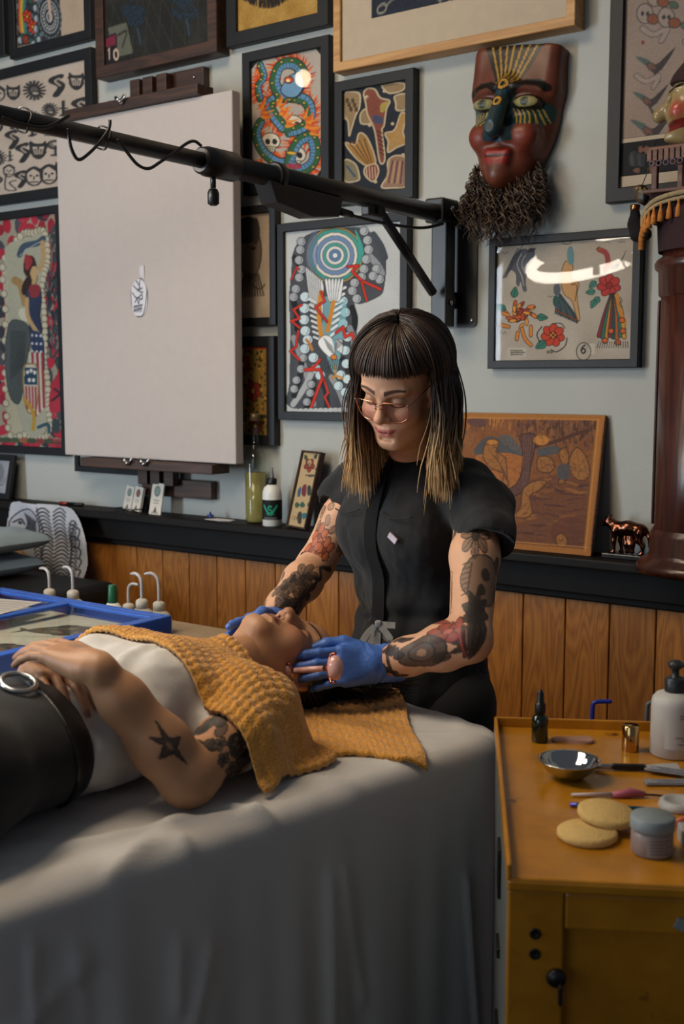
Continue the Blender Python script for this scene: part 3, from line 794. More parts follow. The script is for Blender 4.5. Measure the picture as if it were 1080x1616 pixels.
# ---- dragon and skulls (traced in the 1080x1080 study crop)
def art_dragon():
    A = Art(125, 205, '#a9a094', [(135, 300), (485, 232), (492, 845), (137, 925)])
    def flames(path, n, l, cols=('#c8481c', '#d96a20', '#a93217')):
        P = crom(path, n)
        for k, p in enumerate(P[:-1]):
            d = np.array(P[k + 1]) - p; d = d / (np.hypot(*d) + 1e-6); nn = np.array([d[1], -d[0]])
            e = p + nn * l * random.uniform(.7, 1.25) - d * l * .5
            A.line([p, (p + e) / 2 + d * 4, e], 15, cols[k % len(cols)], 3, taper=True)
    def bodyseg(path, w, belly='#5b86ab', side=1):
        A.line(path, w + 8, '#191a18', 8); A.line(path, w, '#2f5c3a', 8)
        P = np.array(crom(path, 8)); d = np.gradient(P, axis=0); d /= np.hypot(d[:, 0], d[:, 1])[:, None] + 1e-6; n = np.c_[d[:, 1], -d[:, 0]] * side
        A.line(P + n * w * .25, w * .46, belly)
        for k in range(0, len(P), 2): A.line([P[k] + n[k] * w * .05, P[k] + n[k] * w * .46], 3, '#2a3f55')
        for k in range(3, len(P), 5): A.ell(*(P[k] - n[k] * w * .28), 9, 6, '#b0a23f', edge='#222', ew=2)
    p1 = [(290, 470), (255, 400), (280, 320), (345, 305), (390, 350), (370, 430), (320, 470)]
    p2 = [(300, 620), (250, 560), (230, 500), (300, 470), (400, 480), (430, 540), (400, 610), (330, 640)]
    p3 = [(180, 480), (170, 420), (200, 370), (180, 310)]
    p4 = [(330, 780), (370, 690), (430, 660), (455, 720), (440, 790), (380, 830), (330, 800)]
    p5 = [(180, 600), (160, 660), (190, 740), (250, 790), (300, 800)]
    for p, l in ((p1, 52), (p2, 52), (p3, 40), (p4, 50), (p5, 44)):
        flames(p, 9, l); flames([(2 * np.mean([q[0] for q in p]) - x, y) for x, y in p], 3, l * .6)
    # skulls
    for x, y, r in [(345, 600, 52), (235, 690, 48), (360, 750, 50)]:
        A.ell(x, y, r, r * .85, '#c9c0ac', edge='#2a241c', ew=4); A.ell(x - r * .35, y + 5, r * .27, r * .3, '#1c1a18'); A.ell(x + r * .4, y + 3, r * .27, r * .3, '#1c1a18')
        A.poly([(x - r * .5, y + r * .6), (x + r * .55, y + r * .6), (x + r * .4, y + r * 1.2), (x - r * .35, y + r * 1.2)], '#bdb39d', edge='#2a241c', ew=3)
        for k in range(4): A.line([(x - r * .3 + k * r * .22, y + r * .75), (x - r * .3 + k * r * .22, y + r * 1.1)], 3, '#2a241c')
    bodyseg(p5, 42); bodyseg(p3, 28, side=-1); bodyseg(p2, 46); bodyseg(p4, 48, side=-1); bodyseg(p1, 48, side=-1)
    # head
    A.poly([(300, 400), (330, 365), (375, 350), (400, 400), (370, 460), (320, 470), (285, 440)], '#6b93b3', 4, edge='#1a1a1a', ew=4)
    A.ell(325, 385, 22, 16, '#d0521f', edge='#20140e', ew=4); A.ell(322, 388, 10, 7, '#e6d9b0')
    A.poly([(265, 480), (290, 490), (285, 530), (270, 510)], '#c9a63a', 3)
    for x, y in [(270, 500), (300, 560), (180, 520), (420, 590), (395, 560)]: flames([(x, y), (x + 20, y + 30), (x + 10, y + 60)], 3, 44, ('#cf5a1d', '#d88327'))
    A.ell(350, 810, 40, 14, '#a9283a', al=.8); A.ell(340, 745, 26, 10, '#caa13a', edge='#2a1a10', ew=3)
    for q in ([(135, 300), (175, 288), (135, 335)], [(485, 232), (450, 235), (485, 275)], [(492, 845), (455, 860), (492, 800)]): A.poly(q, '#17181b')
    A.mottle(.01).grain(.014); return A
# ---- parrot, fish and shells cut-outs on dark ground
def art_parrot():
    A = Art(100, 175, '#1d222b', [(583, 445), (888, 378), (890, 925), (586, 985)])
    E = '#b9a888'; Bc = '#8d7554'
    def cut(pts, c=Bc, e=8): A.poly(pts, c, 5, edge=E, ew=e)
    cut([(585, 460), (620, 445), (660, 455), (660, 520), (640, 570), (620, 640), (610, 670), (604, 600), (585, 560)])
    for k in range(6): A.ell(600 + 9 * k, 490 + (k % 3) * 22, 9, 13, '#4b3a28')
    cut([(770, 400), (870, 395), (865, 430), (800, 445)]); cut([(830, 460), (888, 450), (886, 520), (840, 530), (835, 495)])
    cut([(860, 545), (886, 560), (870, 640), (888, 690), (840, 720), (800, 745), (800, 690), (785, 650), (830, 630)], '#a8814a')
    cut([(665, 560), (690, 530), (720, 560), (720, 600), (670, 605)])
    A.poly([(680, 450), (700, 425), (735, 430), (760, 470), (805, 485), (790, 530), (780, 610), (770, 640), (785, 780), (760, 795), (735, 640), (700, 560), (690, 500)], '#7c4334', 5, edge=E, ew=8)
    A.poly([(765, 500), (800, 490), (780, 540), (760, 540)], '#a08d45', 3); A.poly([(725, 560), (770, 570), (770, 600), (735, 600)], '#3f4660', 3)
    for k in range(6): A.line([(745 + 4 * k, 640 + 22 * k), (770 + 2 * k, 650 + 22 * k)], 5, '#3a2018')
    A.ell(695, 470, 8, 9, '#d6c7a8'); A.ell(697, 472, 4, 4, '#111')
    cut([(590, 710), (640, 715), (660, 655), (700, 680), (740, 790), (720, 830), (650, 790)], '#93713e')
    for k in range(9): A.line([(600 + 12 * k, 712 - 4 * k), (690 + 5 * k, 810)], 4, '#4a3318' if k % 2 else '#b3762f')
    cut([(690, 830), (740, 810), (755, 850), (730, 900), (690, 870)], '#7b3f35')
    for k in range(4): A.line([(695 + 14 * k, 825), (700 + 14 * k, 885)], 5, '#c0ae90')
    cut([(588, 800), (640, 815), (660, 870), (655, 900), (588, 905)], '#7d7256'); A.line([(600, 830), (640, 880)], 10, '#33506a')
    cut([(800, 790), (840, 760), (888, 780), (886, 910), (830, 925), (770, 925), (800, 860)], '#8a6a55')
    for k in range(6): A.line([(810 + 12 * k, 790), (790 + 14 * k, 900)], 7, '#57303a' if k % 2 else '#a88a60')
    for x, y in [(588, 580), (710, 612), (780, 435), (820, 600), (872, 755), (740, 900)]: A.ell(x, y, 9, 9, E)
    A.mottle(.012).grain(.02); return A
# ---- flash sheet with numbered designs
def art_flash():
    A = Art(235, 205, '#a59a8b', [(135, 150), (820, 97), (803, 733), (125, 735)])
    A.mottle(.02, 7)
    # horse head
    A.poly([(175, 300), (190, 250), (215, 195), (250, 165), (275, 160), (300, 175), (318, 170), (320, 200), (300, 230), (285, 265), (275, 330), (280, 375), (262, 378), (250, 330), (240, 355), (228, 340), (225, 290), (200, 270)], '#4f5157', 3)
    for k in range(16): A.line([(255 - 5 * k, 168 + 9 * k), (232 - 5 * k, 162 + 10 * k)], 5, '#2c2d32')
    for k in range(8): A.line([(285 + 4 * k, 175), (295 + 4 * k, 160)], 5, '#303136')
    A.line([(255, 185), (232, 240), (255, 300), (265, 350)], 4, '#a9a39a', 4); A.line([(275, 190), (255, 240), (275, 290)], 3, '#a9a39a', 4)
    # chrysanthemum
    for k in range(46):
        t = random.uniform(0, 6.28); r = random.uniform(5, 75); x = 250 + r * math.cos(t) * 1.05; y = 500 + r * math.sin(t) * .85
        A.ell(x, y, 19, 9, random.choice(['#b5521f', '#c8722a', '#8e3320', '#3f4a26', '#c98b33']), t + .6, '#3a1a10', 2.5)
    for x, y, r in [(215, 410, -1.4), (175, 475, -2.6), (330, 510, .1)]: A.leaf(x, y, 55, 18, r, '#2f6a58')
    for P in ([(255, 570), (270, 620), (300, 655)], [(235, 590), (230, 625)], [(160, 490), (190, 500)], [(150, 550), (190, 560)], [(300, 560), (300, 605)]): A.line(P, 20, '#3a1a10', 3); A.line(P, 14, '#c47a2c', 3)
    # rose with outline cloud
    A.flower(410, 605, 58, '#b23a20', '#d2842a', 7, '#3a1510', 3); A.line([(395, 590), (425, 618)], 5, '#1b1512'); A.line([(425, 590), (398, 618)], 5, '#1b1512')
    A.leaf(375, 640, 60, 22, 2.6, '#2f6a58')
    A.line([(355, 560), (330, 600), (345, 640)], 5, '#1a1818', 4); A.line([(410, 545), (450, 545), (470, 570)], 4, '#1a1818', 4); A.line([(480, 620), (470, 660), (430, 690), (400, 680)], 5, '#1a1818', 4)
    A.text('#26', 380, 685, 12, '#2a2522', 2)
    # seated figure with feather tail (simplified)
    A.poly([(470, 230), (500, 220), (510, 260), (500, 310), (540, 340), (530, 400), (545, 520), (530, 520), (505, 430), (470, 400), (450, 340), (455, 270)], '#b58a58', 4, edge='#4d3620', ew=3)
    A.poly([(490, 150), (510, 160), (515, 230), (490, 240), (480, 190)], '#5e8286', 4)
    A.line([(500, 345), (530, 350), (520, 430)], 4, '#5c4026', 3)
    for k in range(9):
        A.line([(445, 400), (430 + 10 * k, 450 + 5 * k), (425 + 13 * k, 490 + 6 * k)], 14, ['#31564d', '#4a4258', '#2d3b3a'][k % 3], 3); A.ell(428 + 12 * k, 478 + 6 * k, 7, 7, '#8a4a2c', edge='#201a18', ew=2)
    A.ell(430, 370, 18, 32, '#51565c'); A.ell(425, 430, 16, 30, '#2c4d48')
    # peacock
    A.line([(640, 165), (675, 185), (685, 235), (670, 270)], 24, '#94403a', 6); A.ell(640, 162, 14, 9, '#8f5a34'); A.line([(625, 165), (640, 150)], 3, '#333')
    A.poly([(690, 250), (740, 230), (778, 165), (750, 235), (720, 270)], '#5c5a5c', 3)
    A.flower(690, 350, 58, '#a8332c', '#8c2620', 7, '#4a1512', 3)
    for x, y, r in [(625, 330, 2.4), (620, 380, 3.0), (640, 410, 2.2), (620, 425, 2.0)]: A.leaf(x, y, 46, 16, r, '#3c7a6a')
    for k in range(8):
        c = ['#7c2a25', '#2d6157', '#b37b2c', '#7c2a25', '#234b46', '#a8542a', '#2f6a58', '#c48a30'][k]
        A.line([(705 + 3 * k, 400), (670 + 12 * k, 500), (640 + 18 * k, 610 + 8 * (k % 3))], 22, '#1b2422', 5); A.line([(705 + 3 * k, 400), (670 + 12 * k, 500), (640 + 18 * k, 610 + 8 * (k % 3))], 16, c, 5)
    A.line([(730, 400), (745, 480), (770, 540)], 18, '#b9782b', 4)
    for x, y in [(670, 635), (700, 585), (735, 645), (760, 585), (755, 530)]: A.ell(x, y, 15, 14, '#c25a24', edge='#1d1a16', ew=3)
    for k in range(14): A.line([(640 + 11 * k, 640), (630 + 12 * k, 672)], 3, '#2c2a28')
    A.line([(745, 410), (757, 430), (742, 445), (755, 465)], 3, '#4a423a', 4)
    A.line([(400, 128), (480, 122)], 3, '#3a3430'); A.ell(478, 124, 24, 14, None, 0, '#3a3430', 2.5)
    for x, y in [(155, 185), (385, 410), (145, 595), (660, 130), (735, 130)]: A.scribble(x, y - 10, 34, 14, '#4a433c', 2)
    # stamp and number
    A.poly([(185, 668), (278, 668), (278, 715), (185, 715)], '#b3a999')
    for k in range(3): A.scribble(198, 680 + 10 * k, 60 + 12 * (k % 2), 6, '#2e2a27', 1.8)
    A.poly([(590, 650), (620, 650), (620, 705), (590, 705)], '#b3a999'); A.ell(563, 690, 36, 46, None, 0, '#22201f', 3.5); A.glyph('6', 548, 655, 44, '#1c1a19', 6)
    A.grain(.012); return A
# ---- black ink studies, many small heads and animals
def art_heads():
    A = Art(150, 205, '#b3a597', [(-340, 689), (635, 412), (650, 1438), (-340, 1586)])
    A.mottle(.015); K = '#2b2a2b'
    def face(x, y, r, kind):
        if kind == 0:
            A.ell(x, y, r * .8, r, None, 0, K, r * .16); A.ell(x - r * .3, y - r * .1, r * .16, r * .12, K); A.ell(x + r * .3, y - r * .1, r * .16, r * .12, K); A.line([(x, y), (x, y + r * .3)], r * .1, K); A.line([(x - r * .35, y + r * .6), (x + r * .35, y + r * .6)], r * .14, K); A.line([(x - r * .75, y - r * .5), (x, y - r), (x + r * .75, y - r * .5)], r * .3, K, 4)
        elif kind == 1:
            A.poly([(x - r * .8, y - r), (x - r * .4, y - r * .7), (x + r * .4, y - r * .7), (x + r * .8, y - r), (x + r * .8, y + r * .3), (x + r * .3, y + r), (x - r * .3, y + r), (x - r * .8, y + r * .3)], K, 2)
            for k in range(4): A.line([(x - r * .5 + k * r * .33, y - r * .3), (x - r * .3 + k * r * .2, y + r * .5)], r * .12, '#a79a8c')
            A.ell(x - r * .35, y - r * .2, r * .14, r * .1, '#c3b7a8'); A.ell(x + r * .35, y - r * .2, r * .14, r * .1, '#c3b7a8')
        elif kind == 2:
            for k in range(16):
                t = k * .393; A.line([(x + r * .4 * math.cos(t), y + r * .4 * math.sin(t)), (x + r * math.cos(t), y + r * math.sin(t))], r * .2, K)
            A.ell(x, y, r * .5, r * .5, '#5a5552', edge=K, ew=r * .15); A.ell(x + r * .1, y + r * .3, r * .4, r * .2, '#a79a8c', edge=K, ew=r * .1)
        elif kind == 3:
            A.line([(x + r * .3, y - r), (x - r * .5, y - r * .6), (x + r * .4, y), (x - r * .1, y + r)], r * .55, K, 5); A.line([(x + r * .2, y - r * .8), (x - r * .2, y - r * .5), (x + r * .3, y)], r * .14, '#a79a8c', 4)
        elif kind == 4:
            A.ell(x, y - r * .3, r * .8, r * .5, '#6a645f', edge=K, ew=r * .18); A.line([(x, y), (x, y + r * .9)], r * .2, K); A.line([(x - r * .4, y + r), (x + r * .4, y + r)], r * .22, K); A.ell(x, y - r * .4, r * .3, r * .16, '#b3a597')
        else:
            A.line([(x, y - r), (x, y + r)], r * .3, K); A.line([(x - r * .5, y), (x + r * .5, y)], r * .2, K); A.line([(x - r * .3, y + r), (x + r * .4, y + r * .8)], r * .3, K)
    kk = 0
    rows = [[(105, 685, 60, 1), (255, 670, 75, 2), (420, 630, 75, 3), (560, 590, 70, 1), (-5, 700, 60, 0), (-150, 730, 66, 2), (-270, 760, 62, 3)],
            [(105, 900, 70, 3), (235, 900, 60, 2), (365, 830, 56, 2), (462, 815, 58, 5), (585, 815, 75, 3), (-20, 950, 60, 1), (-160, 960, 60, 0), (-280, 980, 56, 4)],
            [(90, 1070, 66, 3), (235, 980, 60, 5), (350, 980, 55, 4), (520, 1000, 60, 0), (600, 1040, 50, 1)],
            [(70, 1205, 40, 5), (165, 1180, 68, 3), (275, 1155, 75, 1), (400, 1135, 68, 4), (520, 1130, 66, 0), (610, 1170, 60, 3), (-20, 1220, 60, 2), (-150, 1230, 66, 1), (-270, 1240, 60, 0)],
            [(60, 1330, 48, 0), (145, 1400, 60, 3), (240, 1380, 75, 0), (350, 1365, 78, 0), (455, 1330, 72, 1), (570, 1320, 66, 2), (-40, 1420, 60, 4), (-170, 1440, 66, 3), (-280, 1450, 60, 1)]]
    for R in rows:
        for f in R: face(*f)
    A.line([(40, 1350), (30, 1480), (110, 1490), (60, 1430), (110, 1410)], 8, K, 3)
    A.grain(.014); return A
# ---- rainbow, flowers and spoked wheel
def art_wheel():
    A = Art(120, 150, '#a89683', [(95, -420), (700, -580), (700, 240), (103, 405)])
    A.poly([(95, -420), (480, -520), (490, 290), (110, 390)], '#23262a')
    for x in range(120, 480, 30):
        for y in range(-400, 380, 46):
            A.ell(x + random.uniform(-8, 8), y + random.uniform(-8, 8), 20, 14, random.choice(['#24433d', '#2d5048', '#5d6a72', '#31343a']), random.uniform(0, 3))
    for k, c in enumerate(['#b54a22', '#c98a2c', '#b9a33a', '#4a7a52', '#3c6a7c']):
        A.line([(175 + 13 * k, -60), (140 + 13 * k, 80), (128 + 13 * k, 200), (135 + 13 * k, 300)], 14, c, 5)
    for x, y, r in [(243, 65, 46), (200, 205, 42), (245, 260, 42), (180, 340, 26), (230, -60, 44), (150, -160, 46), (300, -200, 40)]: A.flower(x, y, r, '#c03a20', '#d99a2e', 6, '#2a1210', 3)
    for r, c in [(128, '#5d6468'), (112, '#1d1f22'), (98, '#7f8588'), (84, '#1a1b1e'), (66, '#9aa0a2'), (50, '#1a1b1e'), (34, '#8c9294'), (18, '#16171a')]:
        A.ell(395, 190, r * .82, r, c)
    for k in range(22):
        t = k * 2 * math.pi / 22; A.ell(395 + 56 * math.cos(t), 190 + 70 * math.sin(t), 9, 10, '#b8bab8', edge='#222', ew=2)
        A.line([(395 + 84 * math.cos(t), 190 + 104 * math.sin(t)), (395 + 104 * math.cos(t + .1), 190 + 126 * math.sin(t + .1))], 5, '#15161a')
    A.line([(380, -40), (405, 200)], 26, '#b39a8a'); A.line([(350, -60), (320, 80)], 20, '#8f7a74')
    A.clouds([(285, 90), (275, 150), (280, 210), (275, 270), (300, 330), (250, 360), (130, 350)], 22, '#9aa2a6', '#2a2d32', 3)
    A.mottle(.01).grain(.012); return A
# ---- painted figure with flag, eagle and shield
def art_pinup():
    A = Art(150, 300, '#8f8a7a', [(-330, 180), (243, 100), (265, 1090), (-330, 1080)])
    for x in range(-330, 270, 44):
        for y in range(110, 1090, 60):
            A.ell(x + random.uniform(-14, 14), y + random.uniform(-16, 16), 34, 22, random.choice(['#9c2536', '#a62c3e', '#2e3038', '#42434a', '#8b2433']), random.uniform(0, 3))
    for x in range(175, 262, 12):
        for y in range(180, 700, 40): A.line([(x, y), (x + random.uniform(-22, 22), y + 34)], random.uniform(5, 12), random.choice(['#272a30', '#3a3d44', '#a02c3c', '#6f6a60', '#23262c']), 0)
    lace = [(60, 190), (110, 185), (165, 175), (185, 230), (185, 300), (165, 350), (150, 420), (160, 480), (165, 560), (165, 640), (160, 720), (175, 780), (180, 860), (180, 920), (185, 990), (160, 1040), (100, 1040), (40, 1035), (-40, 1040), (-60, 900), (-60, 700), (-50, 500), (-60, 330), (0, 240)]
    A.poly(lace, '#a5a08a', 4)
    for q in crom(lace, 3, True): A.ell(q[0], q[1], 17, 15, '#b3ad98', edge='#5c5848', ew=2.5)
    A.poly([(-40, 250), (80, 210), (165, 190), (160, 330), (140, 420), (150, 640), (160, 1000), (30, 1010), (-30, 700), (-30, 420)], '#9a9a88', 4)
    # scroll
    A.line([(35, 275), (60, 240), (130, 225), (165, 205)], 26, '#39495a', 6); A.line([(35, 280), (110, 235), (160, 215)], 4, '#8f9aa0', 5)
    # eagle
    A.poly([(-30, 560), (30, 545), (75, 570), (85, 640), (60, 720), (40, 830), (10, 900), (-40, 860), (-60, 700)], '#454c4c', 4, edge='#22262a', ew=3)
    for k in range(9): A.line([(-20 + 10 * k, 590), (-30 + 9 * k, 800 - 8 * k)], 4, '#2b3032')
    A.ell(55, 520, 34, 26, '#b8b5a2', .4); A.line([(5, 380), (40, 400), (60, 470)], 34, '#8f7348', 5)
    # figure
    A.poly([(75, 330), (95, 290), (120, 300), (130, 350), (120, 390), (95, 390)], '#a98d63', 4, edge='#463720', ew=2)
    A.ell(88, 320, 34, 46, '#2d1e1a', .3); A.ell(70, 400, 22, 44, '#2a1c18', .5); A.poly([(60, 280), (85, 275), (105, 300), (70, 340)], '#8c2f33', 3)
    A.ell(112, 345, 20, 28, '#b0946a', .2); A.line([(145, 330), (165, 280), (160, 220)], 20, '#a98d63', 4)
    A.poly([(75, 410), (140, 400), (150, 460), (140, 520), (150, 590), (85, 590), (80, 500), (65, 450)], '#26304a', 4, edge='#141824', ew=3); A.poly([(85, 400), (140, 395), (135, 440), (90, 445)], '#7d2c30', 3)
    A.line([(70, 455), (75, 530), (140, 610)], 18, '#a98d63', 4)
    A.poly([(85, 590), (150, 600), (165, 700), (155, 760), (120, 740), (90, 660)], '#2a3552', 3)
    for k in range(14): A.ell(95 + (k % 3) * 24, 605 + (k // 3) * 34, 6, 6, '#b8bcc2')
    for k in range(6): A.line([(80 + 14 * k, 680), (95 + 12 * k, 960 - 10 * k)], 11, '#8d2f3b' if k % 2 else '#b9b4a6', 3)
    # shield
    A.poly([(45, 740), (85, 725), (120, 740), (125, 830), (110, 920), (85, 940), (55, 920), (40, 830)], '#b7b1a3', 3, edge='#7d6a3c', ew=6)
    A.poly([(48, 742), (118, 742), (120, 815), (46, 815)], '#25405a')
    for x, y in [(65, 762), (85, 755), (105, 762), (75, 795), (98, 795)]: A.ell(x, y, 9, 9, '#c8c8c0')
    for k in range(4): A.line([(55 + 18 * k, 825), (60 + 16 * k, 920)], 8, '#8f2f3a')
    A.line([(45, 880), (95, 940), (90, 1010)], 16, '#a8842f', 5); A.line([(120, 1000), (175, 985), (180, 1020)], 14, '#2e4a5a', 4)
    A.poly([(225, 770), (250, 800), (250, 920), (190, 930), (185, 860)], '#9c2b3b', 4); A.line([(200, 880), (245, 850), (215, 830)], 9, '#24262c', 4)
    for x, y, r in [(215, 190, .5), (225, 360, 1.2), (215, 560, .8), (235, 690, 1.4)]: A.leaf(x, y, 60, 18, r, '#3d4348')
    A.poly([(205, 960), (245, 970), (240, 1020), (200, 1015)], '#2f3b3c', 4)
    for k in range(12): A.ell(-300 + 48 * k, 1060, 30, 12, random.choice(['#3d4a38', '#8b5a3c', '#7d3a38', '#45523e']))
    A.scribble(190, 1062, 66, 10, '#35322c', 2)
    A.mottle(.015).grain(.014); return A
def art_portrait():
    A = Art(70, 150, '#a8967f', [(-180, 60), (112, 65), (112, 530), (-180, 530)])
    A.ell(-20, 230, 70, 120, '#6d5a48', edge='#2f2822', ew=6); A.ell(-40, 130, 80, 60, '#2c2622'); A.ell(15, 140, 26, 60, '#3a312a'); A.ell(0, 215, 16, 8, '#2a221d')
    for k in range(10): A.line([(-60 + 10 * k, 330), (-100 + 18 * k, 430)], 8, '#4a3d31')
    A.line([(-10, 380), (40, 400), (70, 380)], 6, '#3a3029', 4); A.mottle(.02).grain(.014); return A
def art_gold():
    A = Art(60, 140, '#8a6a2a', [(-80, 632), (100, 632), (96, 960), (-80, 970)])
    for k in range(150): 
        x, y = random.uniform(-80, 100), random.uniform(632, 960); A.ell(x, y, random.uniform(3, 9), random.uniform(3, 7), random.choice(['#2b2414', '#31301a', '#b08a35', '#1f2a20']), random.uniform(0, 3))
    for x, y, r in [(20, 800, 40), (30, 930, 34), (-30, 700, 40)]: A.flower(x, y, r, '#8c2a1c', '#c28a2c')
    A.line([(97, 632), (95, 960)], 14, '#a8321f'); A.line([(-80, 637), (98, 637)], 10, '#a8321f'); A.grain(.02); return A
def art_fur():
    A = Art(110, 90, '#a5803c', [(65, -260), (465, -340), (465, 60), (68, 160)])
    A.mottle(.03, 9)
    A.ell(200, -90, 150, 120, '#241c16')
    for k in range(120):
        t = random.uniform(.1, 3.0); x = 200 + 140 * math.cos(t); y = -90 + 112 * math.sin(t); A.line([(x, y), (x + 30 * math.cos(t) + random.uniform(-12, 12), y + 26 * math.sin(t) + 8)], 7, '#1d1712')
    A.grain(.02); return A
def art_textile():
    A = Art(150, 120, '#20201c', [(440, -220), (910, -330), (890, 180), (440, 290)])
    A.mottle(.02, 8)
    for k in range(-14, 20): A.line([(300 + 60 * k, -350), (700 + 60 * k, 350)], 3, '#32322b'); A.line([(900 + 40 * k - 400, -350), (300 + 60 * k, 350)], 3, '#32322b')
    for cx, cy in [(590, 90), (800, 50), (700, -130), (520, -150), (880, -180)]:
        for k in range(24):
            t = random.uniform(0, 6.28); r = random.uniform(0, 62); A.flower(cx + r * math.cos(t), cy + r * .95 * math.sin(t), 13, '#2b4258', '#3f5a70', 5, '#172028', 2)
        A.line([(cx, cy + 60), (cx + 10, cy + 110)], 8, '#2b4258', taper=True)
    # tucked photograph and ticket
    A.poly([(455, 150), (540, 128), (566, 235), (505, 250), (470, 255)], '#5b5c50'); A.line([(500, 175), (540, 160), (520, 215)], 8, '#303129', 4)
    A.poly([(440, 185), (493, 165), (497, 275), (440, 290)], '#14131a'); A.poly([(443, 190), (490, 173), (490, 210), (443, 222)], '#6e1f33')
    A.text('10', 447, 226, 36, '#c9b09a', 6); A.grain(.015); return A
def art_tails():
    A = Art(200, 60, '#17202e', [(690, -260), (1320, -400), (1320, -30), (692, 130)])
    for k in range(60):
        x = random.uniform(690, 1320); y = random.uniform(-330, 110) - (x - 690) * .2; l = random.uniform(50, 110)
        A.ell(x, y, 24, 14, None, -.6, '#8b8577', 5); A.line([(x + 16, y - 10), (x + l * .6, y - l * .45), (x + l, y - l * .5)], 5, '#7d796c', 4)
    A.grain(.02); return A
def art_swallows():
    A = Art(170, 250, '#8b7a6e', [(270, -1636), (1700, -1990), (1700, 150), (265, 470)])
    A.mottle(.015)
    K = '#3a3635'
    def bird(x, y, s, f=1):
        A.poly([(x, y), (x + 60 * s * f, y - 20 * s), (x + 190 * s * f, y - 150 * s), (x + 90 * s * f, y + 20 * s), (x + 30 * s * f, y + 50 * s)], K, 2)
        A.poly([(x - 10 * s * f, y - 40 * s), (x - 120 * s * f, y - 60 * s), (x - 60 * s * f, y - 10 * s), (x, y + 20 * s)], '#4b5a55', 2); A.ell(x + 10 * s * f, y + 10 * s, 40 * s, 26 * s, '#6a4a42', .6, K, 5); A.line([(x + 20 * s * f, y + 30 * s), (x + 70 * s * f, y + 110 * s)], 18 * s, K)
    for x, y in [(1100, 0), (1250, -300), (1400, -600), (1150, -900), (500, -1100), (900, -1150), (1300, -1300), (600, -1350)]: bird(x, y, 1.3)
    bird(480, 370, 1.2); bird(470, 130, 1.0); bird(500, -150, 1.1); bird(900, 60, 1.0, -1); bird(860, 300, .8, -1)
    def banner(x, y, s):
        A.line([(x - 90 * s, y - 20 * s), (x, y + 20 * s), (x + 100 * s, y - 30 * s), (x + 60 * s, y + 60 * s)], 44 * s, K, 5); A.line([(x - 90 * s, y - 20 * s), (x, y + 20 * s), (x + 100 * s, y - 30 * s), (x + 60 * s, y + 60 * s)], 36 * s, '#93847a', 5)
    banner(470, -40, 1.0); banner(520, -420, 1.1); banner(880, -340, 1.1); banner(520, -800, 1.2)
    for x, y in [(440, -560), (620, -540), (520, -700), (850, -560), (900, -760)]:
        A.ell(x, y, 70, 80, '#8f8176', edge=K, ew=6); A.ell(x - 20, y, 16, 18, K); A.ell(x + 24, y, 16, 18, K); A.ell(x + 70, y + 40, 50, 40, '#7c4a35', edge=K, ew=5); A.ell(x + 160, y + 60, 40, 26, '#4d6050', .4, K, 5)
    A.ell(430, -330, 16, 16, '#7d3024'); A.grain(.014); return A
def art_reflection():  # dark reflection in the lower glass, drawn as flat colour
    A = Art(100, 60, '#0d0f12', [(258, 510), (1690, 270), (1690, 560), (250, 800)])
    for x, y, rx, ry, c in [(370, 640, 40, 70, '#2b2c30'), (430, 560, 22, 30, '#6e4a3a'), (480, 560, 20, 34, '#70503f'), (400, 740, 30, 24, '#6a4a3a'), (540, 720, 40, 40, '#6b4a38'), (350, 650, 24, 50, '#3a3b40')]: A.ell(x, y, rx, ry, c)
    for k in range(14): A.line([(340 + 9 * k, 600), (335 + 9 * k, 700)], 3, '#505257' if k % 2 else '#15161a')
    A.grain(.012); return A
